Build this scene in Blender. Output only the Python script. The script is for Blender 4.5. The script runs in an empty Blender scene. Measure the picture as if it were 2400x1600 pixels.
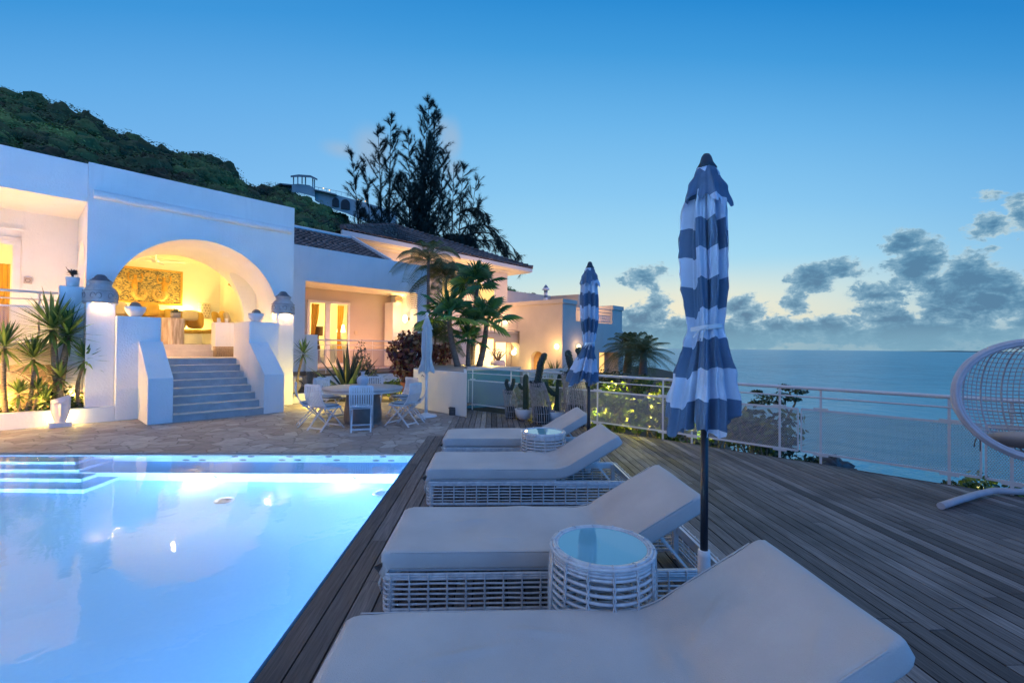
import bpy, bmesh, math, random
from mathutils import Vector, Matrix, noise as mnoise
D = bpy.data; scn = bpy.context.scene; COL = scn.collection
R = math.radians; rnd = random.Random(11); PI = math.pi
# ---------------------------------------------------------------- camera
FPX, CX, CY = 1067.0, 1200.0, 800.0
YAW, PITCH, ROLL = R(2.5), R(.66), R(.59)
CAM = Vector((0, 0, 1.65))
fw = Vector((math.sin(YAW)*math.cos(PITCH), math.cos(YAW)*math.cos(PITCH), math.sin(PITCH)))
r0 = Vector((math.cos(YAW), -math.sin(YAW), 0)); u0 = r0.cross(fw)
cup = u0*math.cos(ROLL) - r0*math.sin(ROLL); crt = r0*math.cos(ROLL) + u0*math.sin(ROLL)
cd = D.cameras.new('camera'); cam = D.objects.new('camera', cd); COL.objects.link(cam)
cd.sensor_width = 36; cd.lens = 36*FPX/2400; cd.clip_start = .05; cd.clip_end = 30000
mw = Matrix((crt, cup, -fw)).transposed().to_4x4(); mw.translation = CAM
cam.matrix_world = mw; scn.camera = cam
def ray(x, y): return (fw*FPX + crt*(x-CX) - cup*(y-CY)).normalized()
def at(x, y, zc): d = ray(x, y); return CAM + d*(zc/d.dot(fw))          # survey of the photograph: pixel + distance -> point
def onz(x, y, z=0): d = ray(x, y); return CAM + d*((z-CAM.z)/d.z)
# ---------------------------------------------------------------- render, sky, sun
scn.view_settings.view_transform = 'Standard'; scn.view_settings.look = 'None'
scn.view_settings.exposure = 0; scn.view_settings.gamma = 1
scn.render.engine = 'CYCLES'
scn.cycles.use_denoising = True; scn.cycles.denoising_prefilter = 'ACCURATE'; scn.cycles.max_bounces = 8; scn.cycles.transparent_max_bounces = 24
scn.cycles.sample_clamp_indirect = 40.0; scn.cycles.sample_clamp_direct = 0
scn.cycles.caustics_reflective = False
SKY_GAIN = 1.05
world = D.worlds.new('World'); scn.world = world; world.use_nodes = True
class NT:
    def __init__(s, nt): s.nt = nt; s.n = nt.nodes; s.l = nt.links
    def node(s, typ, **k):
        n = s.n.new(typ)
        for a, b in k.items(): setattr(n, a, b)
        return n
    def put(s, sock, val):
        if isinstance(val, bpy.types.NodeSocket): s.l.new(val, sock)
        elif val is not None: sock.default_value = val
    def math(s, op, a, b=None, c=None, clamp=False):
        n = s.node('ShaderNodeMath', operation=op, use_clamp=clamp)
        for i, v in enumerate((a, b, c)): s.put(n.inputs[i], v)
        return n.outputs[0]
    def vmath(s, op, a, b=None):
        n = s.node('ShaderNodeVectorMath', operation=op)
        s.put(n.inputs[0], a); s.put(n.inputs[1], b)
        return n.outputs['Value' if op in ('LENGTH', 'DOT_PRODUCT', 'DISTANCE') else 'Vector']
    def ramp(s, fac, stops, interp='LINEAR'):
        n = s.node('ShaderNodeValToRGB'); cr = n.color_ramp; cr.interpolation = interp
        while len(cr.elements) < len(stops): cr.elements.new(.5)
        for e, (p, c) in zip(cr.elements, stops):
            e.position = p; e.color = c if len(c) == 4 else (*c, 1)
        s.put(n.inputs[0], fac); return n.outputs[0]
    def mix(s, fac, a, b, blend='MIX'):
        n = s.node('ShaderNodeMix', data_type='RGBA', blend_type=blend)
        s.put(n.inputs[0], fac); s.put(n.inputs[6], a); s.put(n.inputs[7], b); return n.outputs[2]
    def noise(s, vec, scale, detail=3, rough=.5, dist=0):
        n = s.node('ShaderNodeTexNoise'); s.put(n.inputs['Vector'], vec); n.inputs['Scale'].default_value = scale
        n.inputs['Detail'].default_value = detail; n.inputs['Roughness'].default_value = rough
        n.inputs['Distortion'].default_value = dist; return n.outputs
    def mapr(s, v, a, b, c=0., d=1., smooth=False):
        n = s.node('ShaderNodeMapRange'); n.interpolation_type = 'SMOOTHSTEP' if smooth else 'LINEAR'
        for i, x in enumerate((v, a, b, c, d)): s.put(n.inputs[i], x)
        return n.outputs[0]
def srgb(r, g, b, a=1.):
    f = lambda c: (c/255/12.92 if c <= 10.31 else ((c/255+.055)/1.055)**2.4)
    return (f(r), f(g), f(b), a)
def build_sky():
    nt = NT(world.node_tree); nt.n.clear()
    tc = nt.node('ShaderNodeTexCoord'); v = nt.vmath('NORMALIZE', tc.outputs['Generated'])
    sx = nt.node('ShaderNodeSeparateXYZ'); nt.put(sx.inputs[0], v); X, Y, Z = sx.outputs
    hor = nt.math('SQRT', nt.math('ADD', nt.math('MULTIPLY', X, X), nt.math('MULTIPLY', Y, Y)))
    el = nt.math('DIVIDE', Z, nt.math('MAXIMUM', hor, .02))                 # tan of elevation
    az = nt.math('ARCTAN2', X, Y)                                           # 0 = straight over the pool, + to the right
    ca = nt.math('MAXIMUM', nt.math('COSINE', az), .42)
    e = nt.mapr(nt.math('DIVIDE', el, ca), -.02, 1.2)
    g = lambda t: (t+.02)/1.22
    base = nt.ramp(e, [(0, srgb(186, 208, 212)), (g(.03), srgb(200, 216, 212)), (g(.075), srgb(208, 221, 212)), (g(.13), srgb(190, 222, 228)),
                       (g(.22), srgb(160, 212, 238)), (g(.34), srgb(134, 196, 237)), (g(.50), srgb(104, 177, 230)), (g(.66), srgb(66, 153, 217)), (g(.80), srgb(38, 134, 206)), (1, srgb(20, 102, 180))])
    # the left and the unseen sky behind: plain blue, no glow on the horizon
    side = nt.ramp(e, [(0, srgb(150, 195, 225)), (g(.15), srgb(138, 190, 232)), (g(.34), srgb(124, 184, 235)), (g(.55), srgb(96, 168, 227)), (g(.72), srgb(62, 148, 215)), (1, srgb(20, 102, 180))])
    fs = nt.mapr(nt.math('ABSOLUTE', nt.math('SUBTRACT', az, .36)), .25, 1.05, 0, 1, True)
    col = nt.mix(fs, base, side)
    # warm afterglow low over the sea
    gl = nt.math('MULTIPLY', nt.mapr(nt.math('ABSOLUTE', nt.math('SUBTRACT', az, .38)), 0, .55, 1, 0, True),
                 nt.mapr(nt.math('ABSOLUTE', nt.math('SUBTRACT', el, .075)), 0, .11, 1, 0, True))
    col = nt.mix(nt.math('MULTIPLY', gl, .62), col, srgb(252, 234, 196))
    # right edge of the picture goes darker and deeper blue
    dk = nt.mapr(az, .45, 1.15, 0, 1, True)
    col = nt.mix(nt.math('MULTIPLY', dk, .18), col, srgb(20, 110, 175), 'MIX')
    # clouds
    cv = nt.node('ShaderNodeCombineXYZ'); nt.put(cv.inputs[0], az); nt.put(cv.inputs[1], nt.math('MULTIPLY', el, 1.5))
    n1 = nt.noise(cv.outputs[0], 11, 9, .62, .5)[0]; n2 = nt.noise(cv.outputs[0], 34, 7, .66, .3)[0]; n3 = nt.noise(cv.outputs[0], 4.5, 3)[0]; n4 = nt.noise(cv.outputs[0], 95, 5, .65)[0]
    def azel(x, y): d = ray(x, y); return math.atan2(d.x, d.y), d.z/math.hypot(d.x, d.y)
    def field(blobs):
        tot = None
        for (px, py, rx, ry, s) in blobs:
            a, t = azel(px, py); a1, _ = azel(px+rx, py); _, t1 = azel(px, py-ry)
            dx = nt.math('DIVIDE', nt.math('SUBTRACT', az, a), abs(a1-a)); dy = nt.math('DIVIDE', nt.math('SUBTRACT', el, t), abs(t1-t))
            q = nt.math('SUBTRACT', 1., nt.math('SQRT', nt.math('ADD', nt.math('MULTIPLY', dx, dx), nt.math('MULTIPLY', dy, dy))))
            q = nt.math('MULTIPLY', nt.math('MAXIMUM', q, 0.), s)
            tot = q if tot is None else nt.math('MAXIMUM', tot, q)
        return tot
    main = field([(1518, 646, 84, 40, 1), (1548, 636, 40, 34, .9), (1500, 756, 120, 62, 1), (1545, 716, 44, 50, 1.1), (1600, 765, 110, 42, .9), (1740, 730, 78, 54, 1), (1830, 765, 150, 40, .9),
                  (1870, 700, 60, 56, 1), (1905, 660, 84, 50, 1.2), (1975, 632, 84, 36, .9), (2040, 690, 100, 46, .9), (2050, 730, 110, 46, .9), (2150, 620, 115, 78, 1.2), (2110, 580, 84, 52, .9), (2190, 665, 60, 50, .9),
                  (2270, 650, 130, 84, 1.2), (2330, 700, 150, 80, 1.2), (2240, 745, 190, 56, 1.1), (2400, 760, 150, 60, 1), (2330, 530, 95, 44, 1.0), (2395, 505, 66, 66, 1.0), (2320, 455, 60, 20, .5),
                  (2180, 776, 400, 56, 1.25), (1700, 785, 460, 46, 1.2), (1480, 770, 120, 40, 1.1), (1930, 770, 300, 44, 1.1), (2060, 752, 220, 34, 1.0), (1640, 742, 90, 30, .8), (2230, 700, 120, 60, 1.0), (2500, 640, 150, 90, 1), (2000, 790, 400, 36, .8), (2330, 583, 44, 18, .7)])
    dens = nt.math('ADD', main, nt.math('ADD', nt.math('MULTIPLY', nt.math('SUBTRACT', n1, .5), 1.9), nt.math('ADD', nt.math('MULTIPLY', nt.math('SUBTRACT', n2, .5), 1.1), nt.math('MULTIPLY', nt.math('SUBTRACT', n4, .5), .55))))
    alpha = nt.math('MULTIPLY', nt.mapr(dens, .18, .46, 0, 1, True), nt.mapr(main, .0, .10, 0, 1, True))
    lit = nt.mapr(nt.math('ADD', nt.math('SUBTRACT', dens, .3), nt.math('ADD', nt.math('MULTIPLY', nt.math('SUBTRACT', n3, .5), .8), nt.math('MULTIPLY', nt.math('SUBTRACT', n2, .5), 1.0))), 0, .75)
    ccol = nt.ramp(lit, [(0, srgb(176, 202, 212)), (.28, srgb(126, 166, 190)), (.7, srgb(88, 136, 168)), (1, srgb(76, 120, 154))])
    low = nt.mapr(el, .0, .05, 1, 0, True)
    ccol = nt.mix(nt.math('MULTIPLY', low, .55), ccol, srgb(132, 172, 190))
    col = nt.mix(nt.math('MULTIPLY', alpha, .93), col, ccol)
    soft = field([(1055, 330, 45, 80, 1), (1040, 300, 50, 50, .8), (870, 350, 70, 85, .9), (800, 350, 70, 36, .7), (1060, 395, 50, 60, .7)])
    sa = nt.mapr(nt.math('ADD', soft, nt.math('MULTIPLY', nt.math('SUBTRACT', n3, .5), .5)), .1, .8, 0, .62, True)
    col = nt.mix(sa, col, srgb(160, 182, 205))
    # haze bank on the horizon to the right
    hz = nt.math('MULTIPLY', nt.mapr(el, .014, .060, 1, 0, True), nt.mapr(az, .15, .5, .35, .85, True))
    col = nt.mix(nt.math('MULTIPLY', hz, nt.mapr(n3, .3, .7, .7, 1)), col, srgb(118, 162, 186))
    # the real after-sunset Nishita sky adds to the upper dome
    sky = nt.node('ShaderNodeTexSky'); sky.sky_type = 'NISHITA'; sky.sun_disc = False
    sky.sun_elevation = R(1); sky.sun_rotation = R(22); sky.altitude = 10
    bg1 = nt.node('ShaderNodeBackground'); nt.put(bg1.inputs[0], sky.outputs[0]); bg1.inputs[1].default_value = .0
    bg2 = nt.node('ShaderNodeBackground')
    # the unseen vault: overhead a paler lavender, the eastern sky behind the camera a strong open blue
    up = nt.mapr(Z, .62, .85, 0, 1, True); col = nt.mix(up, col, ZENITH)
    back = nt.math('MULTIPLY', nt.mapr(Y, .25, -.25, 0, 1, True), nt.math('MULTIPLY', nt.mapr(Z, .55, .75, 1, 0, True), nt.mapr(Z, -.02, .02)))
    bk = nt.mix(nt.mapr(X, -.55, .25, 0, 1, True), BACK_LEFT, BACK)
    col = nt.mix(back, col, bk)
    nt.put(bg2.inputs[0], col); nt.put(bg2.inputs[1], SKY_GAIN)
    ad = nt.node('ShaderNodeAddShader'); nt.put(ad.inputs[0], bg1.outputs[0]); nt.put(ad.inputs[1], bg2.outputs[0])
    out = nt.node('ShaderNodeOutputWorld'); nt.put(out.inputs[0], ad.outputs[0])
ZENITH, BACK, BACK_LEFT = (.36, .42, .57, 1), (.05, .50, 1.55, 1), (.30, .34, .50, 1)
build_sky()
sl = D.lights.new('sun', 'SUN'); sl.energy = .03; sl.angle = R(40); sl.color = (1, .86, .72)
so = D.objects.new('sun', sl); COL.objects.link(so)
so.rotation_euler = Vector((math.sin(R(22)), math.cos(R(22)), math.tan(R(4)))).to_track_quat('Z', 'Y').to_euler()
LAMP = 2.0
# ---------------------------------------------------------------- mesh builder
def rotz(a): return Matrix.Rotation(a, 4, 'Z')
UW = rotz(R(45))                     # frame of the villa: x along its front, y into the building, z up
def uw(u, w, z=0): return UW @ Vector((u, w, z))
def wm(o):
    m = o.matrix_basis.copy()
    while o.parent: o = o.parent; m = o.matrix_basis @ m
    return m
class M:
    def __init__(s): s.v = []; s.f = []; s.t = []; s.s = []; s.a = None
    def add(s, vs, fs, tint=.5, smooth=False):
        o = len(s.v); s.v.extend(tuple(v) for v in vs)
        for i, f in enumerate(fs):
            s.f.append(tuple(o+k for k in f)); s.t.append(tint[i] if isinstance(tint, list) else tint); s.s.append(smooth)
        return s
    def box(s, x0, x1, y0, y1, z0, z1, tint=.5):
        return s.add([(x, y, z) for z in (z0, z1) for y in (y0, y1) for x in (x0, x1)],
                     [(0, 2, 3, 1), (4, 5, 7, 6), (0, 1, 5, 4), (2, 6, 7, 3), (0, 4, 6, 2), (1, 3, 7, 5)], tint)
    def obox(s, c, size, rot, tint=.5):
        c = Vector(c); hx, hy, hz = (k/2 for k in size); rot = rot.to_3x3()
        return s.add([c + rot @ Vector((x, y, z)) for z in (-hz, hz) for y in (-hy, hy) for x in (-hx, hx)],
                     [(0, 2, 3, 1), (4, 5, 7, 6), (0, 1, 5, 4), (2, 6, 7, 3), (0, 4, 6, 2), (1, 3, 7, 5)], tint)
    def bar(s, p, q, w, h, up=(0, 0, 1), tint=.5):
        p = Vector(p); q = Vector(q); d = q-p; L = d.length; z = d.normalized(); x = z.cross(Vector(up))
        if x.length < 1e-4: x = z.cross(Vector((1, 0, 0)))
        x.normalize(); y = z.cross(x)
        return s.obox((p+q)/2, (w, h, L), Matrix((x, y, z)).transposed(), tint)
    def tube(s, pts, r, n=8, cap=True, closed=False, tint=.5, smooth=True):
        pts = [Vector(p) for p in pts]; m = len(pts); rs = r if isinstance(r, (list, tuple)) else [r]*m
        vs = []; x = None
        for i in range(m):
            if closed: t = pts[(i+1) % m] - pts[i-1]
            else: t = pts[min(i+1, m-1)] - pts[max(i-1, 0)]
            if t.length < 1e-9: t = Vector((0, 0, 1))
            t.normalize()
            if x is None:
                x = t.cross(Vector((0, 0, 1)) if abs(t.z) < .9 else Vector((1, 0, 0)))
            x = x - t*x.dot(t)
            if x.length < 1e-6: x = t.orthogonal()
            x.normalize(); y = t.cross(x)
            for k in range(n):
                a = 2*PI*k/n; vs.append(pts[i] + (x*math.cos(a) + y*math.sin(a))*rs[i])
        fs = []
        for i in range(m if closed else m-1):
            j = (i+1) % m
            for k in range(n): fs.append((i*n+k, i*n+(k+1) % n, j*n+(k+1) % n, j*n+k))
        s.add(vs, fs, tint, smooth)
        if cap and not closed:
            o = len(s.v)-len(vs)
            s.f.append(tuple(o+k for k in reversed(range(n)))); s.t.append(tint); s.s.append(False)
            s.f.append(tuple(o+(m-1)*n+k for k in range(n))); s.t.append(tint); s.s.append(False)
        return s
    def lathe(s, prof, n=24, c=(0, 0, 0), rfun=None, tint=.5, smooth=True, cap=False):
        vs = []; m = len(prof)
        for (r, z) in prof:
            for k in range(n):
                a = 2*PI*k/n; rr = rfun(r, z, a) if rfun else r
                vs.append((c[0]+rr*math.cos(a), c[1]+rr*math.sin(a), c[2]+z))
        fs = [(i*n+k, i*n+(k+1) % n, (i+1)*n+(k+1) % n, (i+1)*n+k) for i in range(m-1) for k in range(n)]
        s.add(vs, fs, tint, smooth)
        if cap:
            o = len(s.v)-len(vs)
            s.f.append(tuple(o+k for k in reversed(range(n)))); s.t.append(tint); s.s.append(False)
            s.f.append(tuple(o+(m-1)*n+k for k in range(n))); s.t.append(tint); s.s.append(False)
        return s
    def prism(s, poly, z0, z1, tint=.5):
        n = len(poly)
        return s.add([(*p, z0) for p in poly] + [(*p, z1) for p in poly],
                     [tuple(reversed(range(n))), tuple(range(n, 2*n))] + [(i, (i+1) % n, n+(i+1) % n, n+i) for i in range(n)], tint)
    def slices(s, us, lo, hi, y0, y1, tint=.5):
        """solid between curves lo(u) and hi(u), extruded from y0 to y1"""
        n = len(us); vs = []
        for y in (y0, y1):
            vs += [(u, y, a) for u, a in zip(us, lo)] + [(u, y, b) for u, b in zip(us, hi)]
        fs = []
        for i in range(n-1):
            fs += [(i, i+1, n+i+1, n+i), (2*n+i, 3*n+i, 3*n+i+1, 2*n+i+1), (i, 2*n+i, 2*n+i+1, i+1), (n+i, n+i+1, 3*n+i+1, 3*n+i)]
        fs += [(0, n, 3*n, 2*n), (n-1, 3*n-1, 4*n-1, 2*n-1)]
        return s.add(vs, fs, tint)
    def quad(s, c, ax, ay, tint=.5): 
        return s.add([c-ax-ay, c+ax-ay, c+ax+ay, c-ax+ay], [(0, 1, 2, 3)], tint)
    def xf(s, m, start=0):
        s.v[start:] = [tuple(m @ Vector(v)) for v in s.v[start:]]; return s
    def build(s, name, mat, parent=None, F=None, recalc=False, bevel=0, origin=None, merge=False):
        me = D.meshes.new(name)
        if F is not None: s.xf(F)
        if parent is not None:
            if F is not None: s.xf(wm(parent).inverted())
            org = None
        else:
            if origin is None:
                xs, ys, zs = zip(*s.v); org = Vector(((min(xs)+max(xs))/2, (min(ys)+max(ys))/2, min(zs)))
            else: org = Vector(origin)
            s.v = [(v[0]-org.x, v[1]-org.y, v[2]-org.z) for v in s.v]
        me.from_pydata(s.v, [], s.f)
        me.polygons.foreach_set('use_smooth', s.s)
        at_ = me.attributes.new('tint', 'FLOAT', 'FACE'); at_.data.foreach_set('value', s.t)
        if s.a is not None:
            a2 = me.attributes.new('band', 'FLOAT', 'POINT'); a2.data.foreach_set('value', s.a)
        if recalc or merge:
            bm = bmesh.new(); bm.from_mesh(me)
            if merge: bmesh.ops.remove_doubles(bm, verts=bm.verts, dist=1e-4)
            bmesh.ops.recalc_face_normals(bm, faces=bm.faces); bm.to_mesh(me); bm.free()
        o = D.objects.new(name, me); COL.objects.link(o)
        if mat: me.materials.append(mat)
        if parent is not None: o.parent = parent
        else: o.location = org; o.matrix_world = Matrix.Translation(org)
        if bevel:
            b = o.modifiers.new('bevel', 'BEVEL'); b.width = bevel; b.segments = 2; b.limit_method = 'ANGLE'; b.harden_normals = False
        return o
def thing(name, label, cat, loc=(0, 0, 0), rz=0, group=None):
    o = D.objects.new(name, None); COL.objects.link(o); o.empty_display_size = .1
    o.matrix_world = Matrix.Translation(Vector(loc)) @ rotz(rz)
    return tag(o, label, cat, group)
def tag(o, label=None, cat=None, group=None, kind=None):
    if label: o['label'] = label
    if cat: o['category'] = cat
    if group: o['group'] = group
    if kind: o['kind'] = kind
    return o
def struct(o): o['kind'] = 'structure'; return o
def copy_tree(o, parent=None):
    c = o.copy(); COL.objects.link(c)
    if parent is not None: c.parent = parent
    for ch in list(o.children): copy_tree(ch, c)
    return c
def place(o, loc, rz=0, label=None, scale=1):
    o.matrix_world = Matrix.Translation(Vector(loc)) @ rotz(rz) @ Matrix.Scale(scale, 4)
    if label: o['label'] = label
    return o
def lamp(name, loc, power, col=(1, .66, .28), r=.06, parent=None, kind='POINT', rot=None, size=None, spot=None):
    l = D.lights.new(name, kind); l.energy = power; l.color = col
    if kind == 'AREA': l.shape = 'RECTANGLE'; l.size, l.size_y = size
    else: l.shadow_soft_size = r; l.energy *= LAMP
    if kind == 'SPOT': l.spot_size = spot; l.spot_blend = .6
    o = D.objects.new(name, l); COL.objects.link(o)
    m = Matrix.Translation(Vector(loc))
    if rot is not None: m = m @ Vector(rot).to_track_quat('-Z', 'Y').to_matrix().to_4x4()
    if parent is not None: o.parent = parent; o.matrix_local = wm(parent).inverted() @ m
    else: o.matrix_world = m
    return o
# ---------------------------------------------------------------- materials
MATS = {}
def mat(name, c1, c2=None, scale=4, rough=.7, bump=0, bscale=30, detail=4, tint=None, metal=0, spec=.5, contrast=(.3, .7), trans=0, sub=0, emis=None, estr=0, coord='Object', tr=None, stretch=None):
    """noise-mottled surface; tint = list of ramp stops read from each leaf's or strand's own shade value"""
    if name in MATS: return MATS[name]
    m = D.materials.new(name); m.use_nodes = True; nt = NT(m.node_tree); nt.n.clear()
    tc = nt.node('ShaderNodeTexCoord'); vec = tc.outputs[coord]
    if stretch:
        mp = nt.node('ShaderNodeMapping'); nt.put(mp.inputs[0], vec); mp.inputs['Scale'].default_value = stretch; vec = mp.outputs[0]
    b = nt.node('ShaderNodeBsdfPrincipled'); out = nt.node('ShaderNodeOutputMaterial')
    col = (*c1, 1)
    if c2:
        n = nt.noise(vec, scale, detail)[0]; col = nt.mix(nt.mapr(n, *contrast), (*c1, 1), (*c2, 1))
    if tint:
        a = nt.node('ShaderNodeAttribute', attribute_name='tint'); t = nt.ramp(a.outputs['Fac'], tint)
        col = nt.mix(1., col, t, 'MULTIPLY') if c2 else t
    nt.put(b.inputs['Base Color'], col); b.inputs['Roughness'].default_value = rough; b.inputs['Metallic'].default_value = metal
    b.inputs['Specular IOR Level'].default_value = spec
    if bump:
        bn = nt.noise(vec, bscale, 5)[0]; bu = nt.node('ShaderNodeBump'); bu.inputs['Strength'].default_value = bump
        bu.inputs['Distance'].default_value = .02; nt.put(bu.inputs['Height'], bn); nt.put(b.inputs['Normal'], bu.outputs[0])
    if emis: b.inputs['Emission Color'].default_value = (*emis, 1); b.inputs['Emission Strength'].default_value = estr
    sh = b.outputs[0]
    if tr:      # light passing through thin leaves and cloth
        tl = nt.node('ShaderNodeBsdfTranslucent'); nt.put(tl.inputs[0], col); mx = nt.node('ShaderNodeMixShader')
        mx.inputs[0].default_value = tr; nt.put(mx.inputs[1], sh); nt.put(mx.inputs[2], tl.outputs[0]); sh = mx.outputs[0]
    nt.put(out.inputs[0], sh); MATS[name] = m; m['nt'] = 1
    return m
def emit(name, col, s):
    m = D.materials.new(name); m.use_nodes = True; nt = NT(m.node_tree); nt.n.clear()
    e = nt.node('ShaderNodeEmission'); e.inputs[0].default_value = (*col, 1); e.inputs[1].default_value = s
    o = nt.node('ShaderNodeOutputMaterial'); nt.put(o.inputs[0], e.outputs[0]); return m
WARM = (1, .62, .27); YEL = (1, .68, .18); PEACH = (1, .67, .42)
# ================================================================ SETTING
white = mat('white_plaster', (.80, .80, .80), (.70, .72, .73), .9, .85, .35, 30, detail=9, contrast=(.35, .75))
whitep = mat('white_paint', (.78, .78, .79), (.70, .70, .72), 6, .45, .05, 60)
def weather(m, amt=.22):
    nt = NT(m.node_tree); b = [n for n in nt.n if n.type == 'BSDF_PRINCIPLED'][0]; src = b.inputs['Base Color'].links[0].from_socket
    tc = nt.node('ShaderNodeTexCoord'); mp = nt.node('ShaderNodeMapping'); nt.put(mp.inputs[0], tc.outputs['Object']); mp.inputs['Scale'].default_value = (5, 5, .55)
    s = nt.mapr(nt.noise(mp.outputs[0], 1.2, 7, .7)[0], .52, .80, 0, 1, True); q = nt.noise(tc.outputs['Object'], 3.5, 9, .75)[0]; q2 = nt.mapr(q, .60, .74, 0, 1, True)
    col = nt.mix(nt.math('MULTIPLY', s, amt), src, (.42, .44, .45, 1)); col = nt.mix(nt.math('MULTIPLY', q2, amt*1.2), col, (.36, .38, .40, 1)); nt.put(b.inputs['Base Color'], col)
weather(white)
cream = mat('cream_plaster', (.60, .52, .45), (.53, .46, .40), 1.0, .85, .2, 40)
weather(cream, .3)
dark = mat('black_metal', (.012, .016, .026), None, rough=.32)
# ---- deck
def deck_material():
    m = mat('deck_wood', (.2, .18, .16), (.2, .18, .16), tint=[(0, (.052, .043, .04)), (.35, (.105, .094, .088)), (.7, (.165, .15, .142)), (1, (.24, .225, .215))], rough=.62)
    nt = NT(m.node_tree); b = [n for n in nt.n if n.type == 'BSDF_PRINCIPLED'][0]
    tc = nt.node('ShaderNodeTexCoord'); mp = nt.node('ShaderNodeMapping'); nt.put(mp.inputs[0], tc.outputs['Object']); mp.inputs['Scale'].default_value = (40, 1.6, 10)
    a = nt.node('ShaderNodeAttribute', attribute_name='tint')
    off = nt.node('ShaderNodeCombineXYZ'); nt.put(off.inputs[1], nt.math('MULTIPLY', a.outputs['Fac'], 50.))
    v = nt.vmath('ADD', mp.outputs[0], off.outputs[0])
    g = nt.noise(v, 1.6, 6, .65, .8)[0]
    base = nt.ramp(a.outputs['Fac'], [(0, (.085, .07, .066)), (.35, (.15, .127, .12)), (.7, (.23, .20, .19)), (1, (.34, .305, .29))])
    col = nt.mix(1., base, nt.ramp(g, [(.28, (.45, .44, .44)), (.5, (.95, .95, .95)), (.72, (1.45, 1.42, 1.4))]), 'MULTIPLY')
    st = nt.noise(tc.outputs['Object'], 1.1, 4)[0]
    col = nt.mix(nt.mapr(st, .5, .72, 0, .55, True), col, (.045, .04, .04, 1))
    nt.put(b.inputs['Base Color'], col)
    bu = nt.node('ShaderNodeBump'); bu.inputs['Strength'].default_value = .5; bu.inputs['Distance'].default_value = .004
    nt.put(bu.inputs['Height'], g); nt.put(b.inputs['Normal'], bu.outputs[0])
    nt.put(b.inputs['Roughness'], nt.mapr(g, .2, .8, .8, .45)); b.inputs['Specular IOR Level'].default_value = .35
    return m
deck_m = deck_material()
EDGE = [(-1.4, 12.6), (-.70, 12.05), (.43, 11.02), (2.03, 9.22), (2.62, 8.57), (3.11, 8.12), (3.48, 7.72), (4.0, 7.16), (4.39, 6.75), (4.76, 6.38), (5.03, 6.07), (5.24, 5.83), (5.66, 5.38), (5.95, 5.02), (6.3, 4.5), (6.65, 3.7), (6.85, 2.8), (6.95, 1.5), (6.95, -3)]
def edge_y(x):
    for (a, b), (c, d) in zip(EDGE, EDGE[1:]):
        if a <= x <= c and c > a: return b + (d-b)*(x-a)/(c-a)
    return -3
g = M(); W = .118; gap = .008; x = -1.15; i = 0
while x < 6.9:
    w = .142 if i < 4 else W
    x1 = x + w - gap; xm = (x+x1)/2
    y = -3 - rnd.random()*2; ya = edge_y(x); yb = edge_y(x1)
    top = min(ya, yb); ym = 8.42 if xm < -.9 else 99
    while y < max(ya, yb):
        L = rnd.uniform(1.8, 3.4); y2 = y + L; last = y2 > min(top, ym) - .5
        t = min(1, max(0, rnd.gauss(.45, .24)))
        e0, e1 = (min(ya, ym), min(yb, ym)) if last else (y2-.004, y2-.004)
        zt = rnd.uniform(-.0015, .0015)
        g.add([(x, y, -.03), (x1, y, -.03), (x1, e1, -.03), (x, e0, -.03), (x+.002, y, zt), (x1-.002, y, zt), (x1-.002, e1, zt), (x+.002, e0, zt)],
              [(4, 5, 6, 7), (0, 4, 7, 3), (1, 2, 6, 5), (0, 1, 5, 4), (3, 7, 6, 2)], t)
        if last: break
        y = y2
    x += w; i += 1
# curved fascia board that closes the ends of the planks
pts = EDGE[1:]
for (a, b), (c, d) in zip(pts, pts[1:]):
    g.bar((a, b, -.06), (c, d, -.06), .03, .13, tint=.25)
deck = struct(g.build('wooden_deck', deck_m, origin=(0, 0, 0)))
# dark underside the gaps look down to
g = M(); poly = [(-1.15, -3)] + [(6.9, -3)] + [(a, b-.02) for a, b in reversed(EDGE[1:-1])] + [(-1.15, 12.0)]
g.prism(poly, -.4, -.05)
struct(g.build('deck_foundation', mat('dark_ground', (.02, .02, .022), None, rough=.95), recalc=True))
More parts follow.
